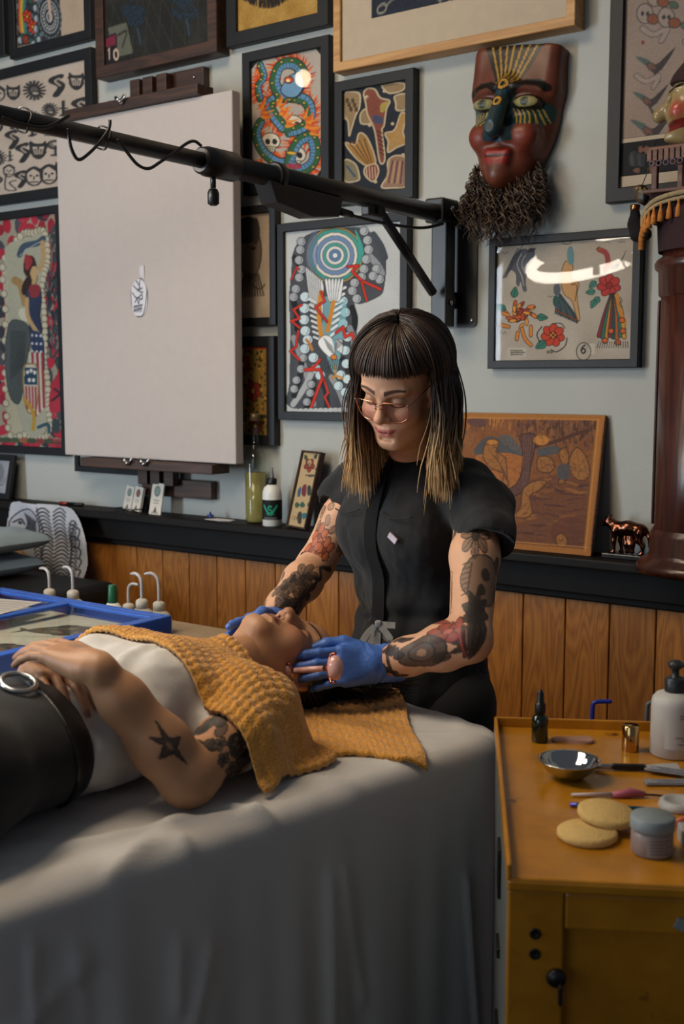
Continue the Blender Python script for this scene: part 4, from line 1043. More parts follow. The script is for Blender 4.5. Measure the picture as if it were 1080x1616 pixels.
def art_marquetry():
    A = Art(210, 185, '#7d4a22', [(-20, 76), (712, 84), (650, 708), (-20, 690)])
    A.mottle(.02, 10); D = '#4a2a1c'; P = '#5b3a33'; LT = '#b5762f'
    # ground, water, foliage
    A.poly([(0, 500), (380, 400), (640, 380), (640, 680), (0, 680)], '#6a3e22', 3)
    for k in range(60):
        x = random.uniform(230, 640); y = random.uniform(390, 670); A.ell(x, y, random.uniform(20, 60), random.uniform(3, 8), random.choice(['#5a3325', '#7d4a24', '#8f5a2a', '#4d2c20']), random.uniform(-.3, .3))
    A.ell(580, 620, 90, 70, '#5f3322', al=.8)
    for k in range(260):
        x = random.uniform(330, 680); y = 100 + abs(random.gauss(0, 60)); A.line([(x, y), (x + random.uniform(-8, 8), y + random.uniform(10, 34))], random.uniform(3, 8), random.choice([D, P, '#68432c', '#8b5a2e', '#3e2620']))
    for k in range(80):
        x = random.uniform(0, 340); A.line([(x, 104), (x, 104 + random.uniform(20, 70))], 4, random.choice(['#8a5426', P, LT]))
    A.poly([(110, 110), (180, 110), (185, 150), (115, 140)], P, 3)
    # sky band, hills
    A.poly([(150, 260), (190, 205), (240, 200), (330, 250), (360, 290), (170, 290)], '#46484a', 3); A.poly([(250, 205), (300, 190), (350, 250), (350, 280)], '#565350', 3)
    A.poly([(425, 255), (500, 235), (520, 265), (440, 285)], '#4a4a4c', 3); A.line([(400, 245), (500, 215), (580, 180), (640, 160)], 16, D, 5)
    A.poly([(160, 290), (370, 290), (350, 430), (180, 420)], '#a05f28', 3)
    # tree
    A.poly([(345, 190), (410, 180), (415, 250), (400, 330), (385, 420), (340, 470), (250, 480), (340, 420), (365, 330), (360, 250)], P, 3, edge='#2c1814', ew=4)
    for k in range(8): A.line([(365 + 5 * k, 200), (372 + 3 * k, 420)], 3, '#3a221c' if k % 2 else '#7d5a48')
    A.ell(440, 210, 34, 24, LT)
    # three figures in light wood
    for pts in ([(195, 230), (235, 205), (255, 240), (245, 270), (290, 300), (300, 390), (310, 425), (280, 420), (285, 370), (230, 350), (190, 300)],
                [(370, 440), (420, 400), (470, 400), (440, 440), (400, 470), (415, 540), (385, 565), (335, 560), (365, 520)],
                [(560, 300), (590, 240), (630, 280), (645, 370), (600, 390), (565, 350)], [(430, 290), (480, 290), (500, 330), (480, 360), (430, 350)], [(515, 270), (545, 240), (560, 300), (540, 330)],
                [(510, 640), (540, 620), (560, 660), (530, 680)], [(520, 390), (540, 385), (545, 405), (520, 410)]):
        A.poly(pts, '#94602c', 2, edge='#44260f', ew=4)
        p_ = np.array(pts, float); c_ = p_.mean(0)
        for q in p_: A.line([q * .8 + c_ * .2, c_ * .75 + q * .25 + np.array([4, 8])], 2.5, '#5b3518', 0, .8)
    A.ell(225, 225, 28, 14, LT, edge='#5b331a', ew=3); A.line([(240, 290), (280, 350), (300, 400)], 4, '#5b331a', 4); A.poly([(515, 330), (560, 320), (560, 380), (520, 385)], '#47454a', 3)
    for k in range(10): A.line([(440 + 20 * k, 300 + (k % 3) * 10), (450 + 20 * k, 350)], 3, '#6a3f20')
    for k in range(700):
        x = random.uniform(0, 680); y = random.uniform(110, 680); l = random.uniform(8, 30); a = random.gauss(0, .5) + (1.57 if y < 240 else 0); A.line([(x, y), (x + l * math.cos(a), y + l * math.sin(a))], random.uniform(1.5, 4), random.choice(['#3e2418', '#5b3522', '#8f5a2a', '#54362f', '#47302c']), al=.5)
    # border
    for q in ([(-20, 88), (705, 96)], [(-20, 680), (640, 692)], [(690, 88), (632, 700)]): A.line(q, 26, '#9c6328')
    for q in ([(-20, 104), (682, 108)], [(-20, 664), (636, 672)], [(682, 108), (628, 690)]): A.line(q, 4, '#c0813a')
    A.grain(.014); return A
def art_small_flash():
    A = Art(52, 130, '#b39a72', [(548, 222), (755, 236), (635, 893), (445, 868)])
    A.flower(628, 345, 62, '#8a3a2c', '#b59a78', 5, '#3a1a14', 5); A.ell(628, 320, 26, 28, '#b59a78', edge='#4a2a1e', ew=4); A.ell(625, 330, 6, 12, '#33211a')
    for x, y, r in [(590, 290, -2.2), (680, 280, -.9), (700, 380, .1)]: A.leaf(x, y, 46, 18, r, '#3a5240')
    A.line([(590, 438), (700, 436)], 8, '#2d2c26'); A.line([(630, 445), (690, 440)], 14, '#3b3a30')
    A.poly([(565, 540), (610, 520), (610, 620), (565, 610)], '#6e2f38', 3); A.poly([(520, 570), (550, 540), (550, 620), (520, 625)], '#2d5670', 3); A.poly([(625, 530), (665, 540), (665, 610), (630, 610)], '#343d36', 3)
    for x, y, r in [(500, 700, 0), (560, 690, .3), (640, 690, .2)]: A.leaf(x, y, 52, 22, r, '#35604c')
    A.poly([(540, 770), (580, 760), (585, 850), (545, 845)], '#3c3a34', 3); A.poly([(590, 770), (635, 770), (625, 810), (595, 815)], '#2f6a72', 3)
    A.text('124', 478, 795, 26, '#4a3a28', 4); A.grain(.015); return A
def art_tiger():
    A = Art(110, 130, '#b8bac0', [(20, 235), (380, 235), (380, 640), (20, 640)])
    A.mottle(.03, 6); K = '#33353d'
    for cx, w0, y0, y1, sl in ((205, 26, 262, 610, .10), (262, 26, 258, 620, .04), (312, 18, 300, 600, -.06), (165, 20, 420, 630, .14)):
        for y in range(y0, y1, 15):
            x = cx + (y - 430) * sl; A.line([(x - w0, y + 14), (x - w0 * .5, y + 2), (x, y - 3), (x + w0 * .5, y + 2), (x + w0, y + 13)], random.uniform(4, 6.5), K, 3)
    A.poly([(30, 330), (70, 285), (130, 270), (165, 310), (160, 380), (110, 400), (50, 390)], '#aeb0b8', 3, edge=K, ew=5)
    for k in range(7): A.line([(95 + 10 * k, 290 + 4 * k), (105 + 7 * k, 330), (85 + 10 * k, 380)], 6, K, 3)
    A.line([(45, 330), (75, 315), (90, 335)], 7, K, 3); A.ell(72, 330, 9, 7, K); A.line([(60, 370), (100, 360), (120, 385)], 6, K, 3)
    for k in range(6): A.line([(305 + 5 * k, 310 + 44 * k), (350, 330 + 40 * k), (340, 370 + 36 * k)], 6, K, 4)
    A.line([(165, 260), (190, 400), (170, 520)], 5, K, 4); A.line([(330, 300), (300, 450), (330, 600)], 5, K, 4); A.grain(.012); return A
G_ART = 'framed tattoo art on the wall'
BF = M['black_frame']
def F(label, s0, s1, z0, z1, art, fw=0.030, d=0.030, fmat=None, **kw):
    return picture('picture_frame', label, s0, s1, z0, z1, fw, d, fmat or BF, art, group=G_ART, **kw)
F('black framed print of a rainbow, red flowers and a spoked wheel', -2.242, -1.800, 2.682, 3.24, art_wheel(), 0.034)
F('empty-looking black frame at the far top left edge', -2.72, -2.27, 2.705, 3.15, Art(30, 30, '#1b1b1c'), 0.05)
F('black framed sheet of many small black ink heads and animals', -2.66, -1.803, 2.163, 2.655, art_heads(), 0.036)
F('tall black framed painting of a woman with flag shield and eagle', -2.68, -1.985, 1.218, 2.135, art_pinup(), 0.030)
t = picture('picture_frame', 'deep brown wooden frame with dark textile of blue grape-like flowers', -1.743, -1.185, 2.530, 3.06, 0.040, 0.062, M['brown_wood'], art_textile(), group=G_ART)
F('dark frame with a furry dark shape on yellow paper', -1.174, -0.770, 2.548, 2.98, art_fur(), 0.042, fmat=M['black_frame'])
F('black framed print of a flaming green dragon with skulls', -1.110, -0.768, 2.085, 2.521, art_dragon(), 0.032)
F('black framed red parrot, shells and fish cut-outs on dark ground', -0.749, -0.468, 2.020, 2.380, art_parrot(), 0.030)
t = picture('picture_frame', 'large pale oak frame with wide mat and dark blue print', -0.732, 0.035, 2.400, 2.95, 0.026, 0.058, M['pale_wood'], art_tails(), passe=0.105, pmat=M['mat_board'], group=G_ART)
F('black framed faint portrait partly hidden by the white canvas', -1.22, -0.978, 1.673, 2.050, art_portrait(), 0.026)
F('black framed gold and red floral piece behind the glass bottle', -1.20, -0.986, 1.290, 1.640, art_gold(), 0.034)
F('large black framed white eagle with spiral and red lightning bolts', -0.972, -0.486, 1.375, 1.985, art_eagle(), 0.027)
F('black framed flash sheet with peacock, roses and a circled six', -0.220, 0.217, 1.532, 1.886, art_flash(), 0.022)
t = F('dark framed swallow flash above a painted glass reflection, beside the wooden column', 0.118, 0.62, 1.952, 2.78, None, 0.036, d=0.032)
print_mesh('print', art_swallows(), 0.43, 0.632, t, y=-0.021, x0=-0.215, z0=-0.256)
print_mesh('reflection_strip', art_reflection(), 0.43, 0.082, t, y=-0.021, x0=-0.215, z0=-0.348)  # painted band standing in for the reflection on the glass
MB().box((0, -0.020, -0.262), (0.43, 0.003, 0.010)).box((0, -0.020, -0.363), (0.43, 0.003, 0.026)).build('mat_strip', M['mat_board'], t)
F('thin black frame behind the lower edge of the white canvas', -1.945, -1.56, 1.165, 1.60, Art(20, 20, '#9aa0a4'), 0.022)

# ------------------------------------------------------------------ white canvas on its wall easel
M['canvas'] = mat('primed_canvas', '#b9b0ab', 0.9, var=0.02, bump=0.35, bscale=900)
cs0, cs1, cz0, cz1 = -1.862, -1.052, 1.235, 2.380
t = thing('blank_canvas', 'big blank white canvas with a tiny taped skull sketch', 'canvas')
t.matrix_world = Matrix.Translation(wp((cs0 + cs1) / 2, (cz0 + cz1) / 2, 0.105)) @ WMAT
MB().box((0, -0.019, 0), (cs1 - cs0, 0.038, cz1 - cz0), bevel=0.004).build('canvas_body', M['canvas'], t)
ws_, wz_ = sw(219, 458, 0.145)
A = Art(44, 66, '#c4c0c2', [(548, 300), (640, 300), (640, 495), (548, 495)])
A.poly([(560, 375), (580, 355), (610, 358), (632, 385), (630, 430), (612, 485), (590, 492), (562, 482), (558, 430)], '#d0cfd4', 4, edge='#5a5c68', ew=4)
for P in ([(580, 360), (600, 385), (590, 400)], [(600, 362), (598, 400), (615, 405)], [(570, 380), (590, 395), (612, 390)], [(565, 405), (585, 425), (610, 412)], [(575, 440), (590, 425), (610, 430), (612, 415)], [(588, 430), (592, 445), (598, 432)], [(570, 455), (610, 450)], [(568, 470), (606, 462)]): A.line(P, 4, '#4d4f5c', 3)
for k in range(7): A.line([(570 + 6 * k, 452), (568 + 6 * k, 474)], 3, '#4d4f5c')
A.poly([(598, 330), (612, 305), (622, 308), (612, 350)], '#cdc9cc')
P2 = [(x * .0098 / 21, z * .012 / 26) for x, z in [(-20, -60), (-30, 0), (-22, 52), (0, 60), (20, 52), (30, 5), (18, -62)]]
sk = print_mesh('taped_sketch', A, 0.088, 0.175, t, y=-0.0405, x0=ws_ - (cs0 + cs1) / 2 - 0.044, z0=wz_ - (cz0 + cz1) / 2 - 0.088, curve=lambda X, Z: 0.001 * np.sin(Z * 60))
sk['label'] = 'small taped skull sketch'
# trim the paper to the outline of the sketch: keep only the drawn oval and its tape
bm = bmesh.new(); bm.from_mesh(sk.data)
cx, cz = ws_ - (cs0 + cs1) / 2, wz_ - (cz0 + cz1) / 2
kill = [f for f in bm.faces if not (((f.calc_center_median().x - cx - 0.001) / 0.040) ** 2 + ((f.calc_center_median().z - cz + 0.026) / 0.064) ** 2 < 1 or (abs(f.calc_center_median().x - cx - 0.017) < 0.011 and 0.03 < f.calc_center_median().z - cz < 0.078))]
bmesh.ops.delete(bm, geom=kill, context='FACES'); bm.to_mesh(sk.data); bm.free()

e = thing('wall_easel', 'dark wooden wall easel brackets clamping the white canvas', 'easel')
e.matrix_world = Matrix.Translation(wp(-1.46, 0, 0)) @ WMAT
mid = -1.457 + 1.46
def blk(name, s, y, z, sx, sy, sz, par=e, bev=0.003): return MB().box((s, y, z), (sx, sy, sz), bevel=bev).build(name, M['brown_wood'], par)
blk('wall_plate', mid + 0.02, -0.016, 2.512 - 0.035, 0.33, 0.030, 0.062)
for k, x in enumerate((-0.085, -0.025, 0.04)): blk('upright', mid - 0.01 + x, -0.05, 1.82, 0.045, 0.034, 1.36)
blk('top_rail', mid - 0.03, -0.125, 2.398, 0.62, 0.075, 0.034)
blk('bottom_rail', mid + 0.015, -0.125, 1.216, 0.62, 0.085, 0.032)
blk('wall_plate', mid + 0.03, -0.016, 1.13, 0.33, 0.030, 0.062)
def wingnut(s, z, y):
    g = MB(); g.lathe([(0.006, 0), (0.009, 0.004), (0.007, 0.014), (0.003, 0.02)], 12, m=T(s, y, z) @ RX(math.pi / 2))
    for d in (-1, 1): g.prism([(0.004 * d, 0), (0.022 * d, 0.006), (0.026 * d, 0.016), (0.018 * d, 0.02), (0.006 * d, 0.01)], 0.003, m=T(s, y - 0.012, z) @ RX(math.pi / 2))
    return g.build('wing_nut', M['steel'], e, smooth=True)
wingnut(mid - 0.05, 2.402, -0.162); wingnut(mid - 0.05, 1.222, -0.167); wingnut(mid + 0.03, 1.222, -0.167)
for x in (-0.10, 0.145):
    MB().lathe([(0.0, 0.0), (0.006, 0.0), (0.004, 0.004), (0, 0.005)], 10, m=T(mid + x, -0.031, 2.478) @ RX(math.pi / 2)).build('screw', M['steel'], e)

# ------------------------------------------------------------------ wall mounted boom arm
BZ = 1.955; BS = -0.338
bt = thing('boom_arm', 'black telescoping boom arm reaching out from its wall plate', 'boom arm')
bt.matrix_world = Matrix.Translation(wp(BS, BZ, 0)) @ WMAT
BMm = M['black_metal']
ps0, _ = sw(708, 320, 0.01); ps1, _ = sw(752, 420, 0.01)
pz1 = 1.995; pz0 = 1.648
pw = 0.125
plc = ps1 - pw / 2 - BS
rr = MB(); pts = []
for (cx, cz, a0) in ((pw / 2 - .014, (pz1 - pz0) / 2 - .014, 0), (-pw / 2 + .014, (pz1 - pz0) / 2 - .014, 90), (-pw / 2 + .014, -(pz1 - pz0) / 2 + .014, 180), (pw / 2 - .014, -(pz1 - pz0) / 2 + .014, 270)):
    for q in range(5):
        a = math.radians(a0 + q * 22.5); pts.append((cx + .014 * math.cos(a), cz + .014 * math.sin(a)))
rr.prism(pts, 0.006, m=T(plc, 0, (pz0 + pz1) / 2 - BZ) @ RX(math.pi / 2)).build('wall_plate', BMm, bt)
for x in (-.035, .048):
    for z in (pz1 - BZ - .02, pz0 - BZ + .02, ):
        MB().lathe([(0, 0), (0.007, 0), (0.006, 0.004), (0, 0.005)], 12, m=T(plc + x, -0.006, z) @ RX(math.pi / 2)).build('bolt', M['steel'], bt)
# two knuckles and the swinging post
for z in (1.955, 1.725):
    MB().box((plc - .01, -0.030, z - BZ), (0.022, 0.050, 0.046), bevel=0.004).lathe([(0.013, -0.012), (0.015, 0), (0.013, 0.012)], 16, m=T(plc + .004, -0.045, z - BZ)).build('hinge', BMm, bt)
MB().box((0, -0.075, (1.985 + 1.655) / 2 - BZ), (0.050, 0.050, 0.345), bevel=0.004).build('post', BMm, bt)
MB().box((0, -0.085, 0.008), (0.060, 0.085, 0.066), bevel=0.006).build('clamp_block', BMm, bt)
MB().lathe([(0, 0), (0.009, 0), (0.008, 0.005), (0, 0.006)], 12, m=T(0.031, -0.085, 0.012) @ RY(math.pi / 2)).build('bolt', M['steel'], bt)
MB().lathe([(0, 0), (0.008, 0), (0.007, 0.005), (0, 0.006)], 12, m=T(0.026, -0.075, -0.24) @ RY(math.pi / 2)).build('bolt', M['steel'], bt)
MB().tube([(0, -0.05, 0), (0, -1.06, 0)], 0.024, 20).build('outer_tube', BMm, bt)
MB().tube([(0, -1.00, 0), (0, -2.05, 0)], 0.0165, 18).build('inner_tube', BMm, bt)
MB().tube([(0, -0.40, -0.022), (0, -0.13, -0.215)], 0.013, 12).build('brace', BMm, bt)
MB().box((0, -0.42, -0.026), (0.026, 0.075, 0.036), bevel=0.004).lathe([(0, 0), (0.008, 0), (0.007, 0.006), (0, 0.007)], 12, m=T(0.014, -0.42, -0.028) @ RY(math.pi / 2)).build('brace_bracket', BMm, bt)
g = MB().lathe([(0.024, 0), (0.031, 0.002), (0.031, 0.085), (0.028, 0.09), (0.028, 0.10), (0.022, 0.104)], 24, m=T(0, -0.955, 0) @ RX(math.pi / 2))
g.build('collar', BMm, bt)
MB().lathe([(0.028, 0), (0.033, 0.002), (0.033, 0.02), (0.028, 0.024)], 24, m=T(0, -0.80, 0) @ RX(math.pi / 2)).build('collar_ring', BMm, bt)
kn = MB().tube([(0, -1.02, -0.02), (0, -1.02, -0.052)], 0.006, 10).lathe([(0.007, 0), (0.0125, 0.004), (0.0125, 0.026), (0.009, 0.034), (0, 0.035)], 14, m=T(0, -1.02, -0.088)).build('clamp_knob', BMm, bt)
# flat plates and cable box slung under the tube
MB().prism([(-0.86, -0.015), (-0.835, -0.06), (-0.70, -0.078), (-0.60, -0.066), (-0.585, -0.02)], 0.05, m=T(-0.025, 0, 0) @ Matrix(((0, 0, 1, 0), (1, 0, 0, 0), (0, 1, 0, 0), (0, 0, 0, 1))), bevel=0.003).build('bracket_box', BMm, bt)
MB().tube([(0, -0.585, -0.045), (0, -0.52, -0.05)], 0.010, 10).build('cable_plug', BMm, bt)
m_cable = mat('black_cable', '#0e0e10', 0.45)
MB().tube(crom([(0.0, -0.53, -0.05), (0.002, -0.40, -0.055), (0.0, -0.20, -0.048), (0.025, -0.12, -0.03)], 8), 0.0042, 8).build('cable', m_cable, bt)
def bpt(u, v):   # a point in the vertical plane of the boom
    d = ray(u, v); p0 = wp(BS, 0, 0); t_ = (p0 - EYE).dot(WD) / d.dot(WD); p = EYE + d * t_
    return ((p - p0).dot(WD), -(p - p0).dot(WN), p.z - BZ)
for P in ([(305, 232), (295, 225), (283, 228), (262, 243), (240, 258), (222, 268), (205, 262), (190, 245), (173, 222)],
          [(161, 192), (158, 208), (140, 232), (122, 249), (112, 254), (105, 248), (98, 230), (95, 205)],
          [(96, 185), (60, 203), (20, 198), (-10, 188)]):
    c3 = [Vector(bpt(u, v)) + Vector((0.022, 0, 0)) for u, v in P]
    MB().tube(crom(c3, 5), 0.0032, 8).build('cable', m_cable, bt)
for u, v in ((36, 178), (161, 200)):
    p = bpt(u, v); MB().tube([(0.021 * math.cos(a), p[1] + 0.004 * math.sin(3 * a), 0.021 * math.sin(a)) for a in np.linspace(0, 2 * math.pi, 20, endpoint=False)], 0.002, 6, closed=True).build('cable_tie', m_cable, bt)

# ------------------------------------------------------------------ carved mask with curled beard
def mask_local():
    h = 0.003
    fd = Field((-.16, -.14, -.20), (.16, .04, .20), h)
    # local: x right along the wall, y into the wall (front is -y), z up
    fd.ell((0, 0.015, 0.02), (.118, .085, .175), k=.02)
    fd.box((0, .003, .11), (.120, .055, .075), rad=.03, k=.03)
    fd.ell((0, -.025, -.10), (.072, .052, .078), k=.04)
    fd.cone((0, -.075, .07), (0, -.118, -.045), .016, .023, .025)
    for sx in (-1, 1):
        fd.ball((sx * .021, -.088, -.052), .014, .015)
        fd.ell((sx * .058, -.062, .025), (.034, .022, .017), k=.012)
        fd.ell((sx * .06, -.06, -.05), (.034, .03, .034), k=.03)
        fd.cone((sx * .025, -.078, .062), (sx * .085, -.055, .058), .011, .009, .012)
    fd.cone((-.026, -.082, -.096), (.026, -.082, -.096), .010, .010, .012)
    fd.cone((-.02, -.080, -.112), (.02, -.080, -.112), .011, .011, .012)
    fd.cone((-.03, -.094, -.104), (.03, -.094, -.104), .003, .003, .004, sub=True)
    fd.ball((0, -.065, -.145), .03, .03)
    fd.halfspace_cut((0, 0.012, 0), (0, 1, 0)); fd.halfspace_cut((0, 0, .165), (.04, .1, 1))
    V, Fq = fd.mesh(); V = relax(V, Fq, 2)
    x, y, z = V.T
    C = np.tile(np.array(hexc('#5f3121')), (len(V), 1)) * (1 + .12 * fbm(V, 30)[:, None])
    C = mixc(C, '#722d1c', np.exp(-(((x - .07) / .045) ** 2 + ((z + .06) / .04) ** 2)) * .9); C = mixc(C, '#722d1c', np.exp(-(((x + .07) / .045) ** 2 + ((z + .06) / .04) ** 2)) * .9)
    front = y < -.01
    # dark plume fanning up from the nose
    fan = front & (z > .045) & (np.abs(x) < .018 + (z - .045) * .52)
    C = mixc(C, '#16130f', fan * .95)
    for k in range(-3, 4):
        d = np.abs(x - k * (z - .02) * .14); C = mixc(C, '#a07a2c', fan * (d < .0028) * (z > .07) * .95)
    nose = front & (np.abs(x) < .028 + .012 * (z < 0)) & (z > -.068) & (z < .06)
    C = mixc(C, '#1c3338', nose * .92); C = mixc(C, '#23506a', nose * (fbm(V, 60, 2, 5) > .25) * .8)
    for sx in (-1, 1):
        ex, ez = sx * .058, .025
        bird = front & ((((x - ex - sx * .006) / .052) ** 2 + ((z - .004) / .034) ** 2) < 1) & (z < .03)
        C = mixc(C, '#173a3a', bird * .95)
        for k in range(7): C = mixc(C, '#b08d3a', bird * (z < .012) * (np.abs(x - sx * (.03 + .011 * k) + (z) * .5 * sx) < .0018))
        eye = front & ((((x - ex) / .031) ** 2 + ((z - ez) / .013) ** 2) < 1)
        C = mixc(C, '#14100e', front * ((((x - ex) / .036) ** 2 + ((z - ez) / .018) ** 2) < 1) * .95); C = mixc(C, '#8d8458', eye); C = mixc(C, '#3d4a38', front * ((((x - ex) / .011) ** 2 + ((z - ez) / .011) ** 2) < 1)); C = mixc(C, '#0c0b0a', front * ((((x - ex) / .005) ** 2 + ((z - ez) / .006) ** 2) < 1))
        br = poly_dist(V[:, [0, 2]], [(sx * .025, .058), (sx * .05, .074), (sx * .08, .072), (sx * .1, .06)]); C = mixc(C, '#120d0b', front * (br < .0095))
    for cz_, r_ in ((.066, .015), (.02, .013)):
        d = np.hypot(x, z - cz_); C = mixc(C, '#b5873a', front * (d < r_)); C = mixc(C, '#15110e', front * (d < r_ * .45)); C = mixc(C, '#15110e', front * (np.abs(d - r_) < .0016))
    lip = front & (np.abs(x) < .034) & (z > -.124) & (z < -.086); C = mixc(C, '#7c1a16', lip * .95)
    C = mixc(C, '#200806', front * (np.abs(x) < .03) * (np.abs(z + .104) < .003))
    C = mixc(C, '#2a130c', (y > .004) * .8)
    return V, Fq, C
mk_s, mk_z = sw(818, 182, 0.06)
mt = thing('carved_mask', 'red carved wooden face mask with painted plume and curly brown beard', 'mask')
mt.matrix_world = Matrix.Translation(wp(mk_s - 0.026, mk_z - .004, 0.016)) @ WMAT @ RY(math.radians(4)) @ RX(math.radians(-4)) @ Matrix.Scale(1.08, 4)
V, Fq, C = mask_local()
np_mesh('mask_face', V, Fq, mat_paint('painted_carving', 0.4, 0.4), mt, colors=C)
st, cl = [], []
for k in range(330):
    ang = random.uniform(-1.75, 1.75); x0 = .086 * math.sin(ang) * 1.02; z0 = -.118 - .045 * math.cos(ang) + random.uniform(-.008, .014)
    y0 = -.005 - .055 * math.cos(ang * .7) * random.uniform(.2, 1.0)
    ln = random.uniform(.08, .16) * (1.0 if abs(ang) < 1 else .9); q = np.linspace(0, 1, 30); ph = random.uniform(0, 6.28); w = random.uniform(.004, .009); tw = random.uniform(16, 28)
    px = x0 + (x0 * .22 + random.uniform(-.02, .02)) * q + w * np.cos(ph + tw * q) * np.minimum(1, q * 4); pz = z0 - ln * q; py = np.minimum(y0 + random.uniform(-.03, .02) * q + w * np.sin(ph + tw * q), .010)
    st.append((np.c_[px, py, pz], random.uniform(.0012, .0024))); base = np.array(hexc(random.choice(['#4a3a2c', '#3a2d23', '#5d4a38', '#2e241d']))); cl.append(np.repeat(base[None], 30, 0))
V, Fq, C = locks(st, 4, cl)
M['hair'] = mat_paint('hair_fibre', 0.42, 0.5)
np_mesh('beard', V, Fq, M['hair'], mt, colors=C)

# ------------------------------------------------------------------ things on the ledge
def on_ledge(u, v, off): 
    s_, _ = sw(u, v, off); return s_
def ledge_thing(name, label, cat, s_, off, rz=0, group=None):
    t = thing(name, label, cat, group=group); t.matrix_world = Matrix.Translation(wp(s_, LEDGE, off)) @ WMAT @ RZ(rz); return t
# inlaid wooden picture leaning on the wall
pw_, ph_ = 0.50, 0.375
t = thing('inlaid_panel', 'inlaid wooden picture panel leaning on the ledge behind the woman', 'picture panel')
t.matrix_world = Matrix.Translation(wp(0.128 - pw_ / 2, LEDGE + .001, 0.088)) @ WMAT @ RX(math.radians(-11)) @ RY(math.radians(0.0))
MB().box((0, 0.008, ph_ / 2), (pw_, 0.014, ph_), bevel=0.002).build('board', mat_wood('walnut_board', '#4a2c18', '#6a4324', 0.5, axis='X'), t)
M['marquetry'] = mat_paint('marquetry_veneer', 0.6, 0.2)
print_mesh('inlay', art_marquetry(), pw_ - .002, ph_ - .002, t, y=0.0005, z0=0.001, x0=-pw_ / 2 + .001, material=M['marquetry'])
# bronze wolf
def wolf():
    f = Field((-.075, -.03, -.01), (.075, .03, .105), .0018)
    f.chain([(-.028, 0, .060), (.0, 0, .064), (.032, 0, .060)], [.017, .016, .0165], .012)
    f.chain([(-.028, 0, .062), (-.046, 0, .074), (-.052, 0, .078)], [.014, .011, .011], .008)
    f.cone((-.052, 0, .077), (-.068, 0, .068), .009, .005, .006)
    for y in (-.007, .007): f.cone((-.048, y, .086), (-.047, y * 1.2, .094), .004, .0015, .003)
    for x, y, bx in ((-.030, -.010, -.032), (-.022, .010, -.018)): f.chain([(x, y, .055), (x - .002, y, .03), (bx, y, .004)], [.009, .0055, .004], .005); f.cone((bx - .006, y, .003), (bx, y, .003), .004, .004, .003)
    for x, y in ((.034, -.010), (.028, .010)): f.chain([(x, y, .055), (x - .004, y, .036), (x + .008, y, .022), (x + .006, y, .004)], [.012, .008, .0045, .004], .005); f.cone((x, y, .003), (x + .006, y, .003), .004, .004, .003)
    f.chain([(.044, 0, .062), (.056, 0, .045), (.055, 0, .02)], [.006, .006, .003], .006)
    for x in (-.005, .008): f.chain([(x, 0, .045), (x + .004, -.004, .025), (x + .006, -.006, .006)], [.006, .008, .006], .006); f.ball((x, -.004, .038), .007, .004)
    V, Fq = f.mesh(); return relax(V, Fq, 1), Fq
t = ledge_thing('wolf_figurine', 'small coppery wolf figurine on a dark base beside the inlaid panel', 'figurine', sw(985, 850, .06)[0] + .012, 0.062)
V, Fq = wolf(); V = V * 1.05 + np.array([0, 0, .014])
m_cop = mat('dark_copper', '#6e4534', 0.22, metal=1.0, var=0.5, scale=50)
np_mesh('body', V, Fq, m_cop, t)
MB().box((0, 0, .007), (.125, .05, .014), bevel=.003).build('base', mat('black_marble', '#141312', 0.25, var=.3), t)
# tall tequila style bottle
m_liq = mat('yellow_liquor', '#c9bb70', 0.12, trans=0.6, var=.02); m_bot = mat_glass('bottle_glass', (.86, .88, .84), 1.3)
bs = sw(404, 818, .055)[0]
t = ledge_thing('liquor_bottle', 'tall clear glass bottle half full of yellow liquor', 'bottle', bs, 0.055)
MB().lathe([(0, .002), (.031, .002), (.033, .008), (.034, .14), (.035, .175), (.035, .205), (.030, .232), (.018, .252), (.0145, .265), (.0140, .335), (.0165, .337), (.0165, .350), (.012, .352), (.012, .30), (.0125, .262)], 32, cap=False).build('glass_body', m_bot, t)
MB().lathe([(0, .006), (.0305, .006), (.0322, .014), (.0335, .165), (0, .165)], 32).build('liquor', m_liq, t)
MB().lathe([(0.0, .354), (.014, .354), (.0155, .347), (.0155, .33), (.0, .33)], 20).build('stopper', mat('cork', '#6a5238', .8, var=.2), t)
# dispenser bottle
t = ledge_thing('squeeze_bottle', 'white squeeze bottle with black label and green S emblem', 'bottle', sw(431, 822, .075)[0], 0.078)
WP = M['white_plastic']
MB().lathe([(0, 0), (.028, 0), (.031, .003), (.031, .095), (.0305, .108), (.026, .122), (.014, .132), (.0125, .134), (.0, .134)], 32).build('bottle_body', WP, t)
AL = Art(120, 60, '#141517', [(0, 0), (120, 0), (120, 60), (0, 60)])
AL.glyph('S', 53, 18, 22, '#1f9c78', 3.4)
for sx in (-1, 1):
    for k in range(6): AL.leaf(60 + sx * (4 + 2.9 * k) , 44 - 4.4 * k, 9, 3, math.pi / 2 * -1 + sx * (.2 + .05 * k), '#1c8f6f', '#1c8f6f', .4)
AL.line([(47, 41), (60, 46), (73, 41)], 1.5, '#1c8f6f', 4)
for k in range(2): AL.scribble(40, 52 + 4 * k, 40, 3, '#9a9a98', .7)
o = print_mesh('label', AL, 1.0, 0.063, t, y=0, z0=.022)
vv = np.empty(len(o.data.vertices) * 3); o.data.vertices.foreach_get('co', vv); vv = vv.reshape(-1, 3)
th_ = vv[:, 0] * math.pi * 1.3 - math.pi / 2 + 0.45
vv2 = np.c_[.0316 * np.cos(th_), .0316 * np.sin(th_), vv[:, 2]]; o.data.vertices.foreach_set('co', vv2.ravel()); o.data.update()
MB().lathe([(.0, .132), (.015, .132), (.0155, .136), (.0155, .150), (.0135, .152), (0, .152)], 20).build('cap', M['black_metal'], t)
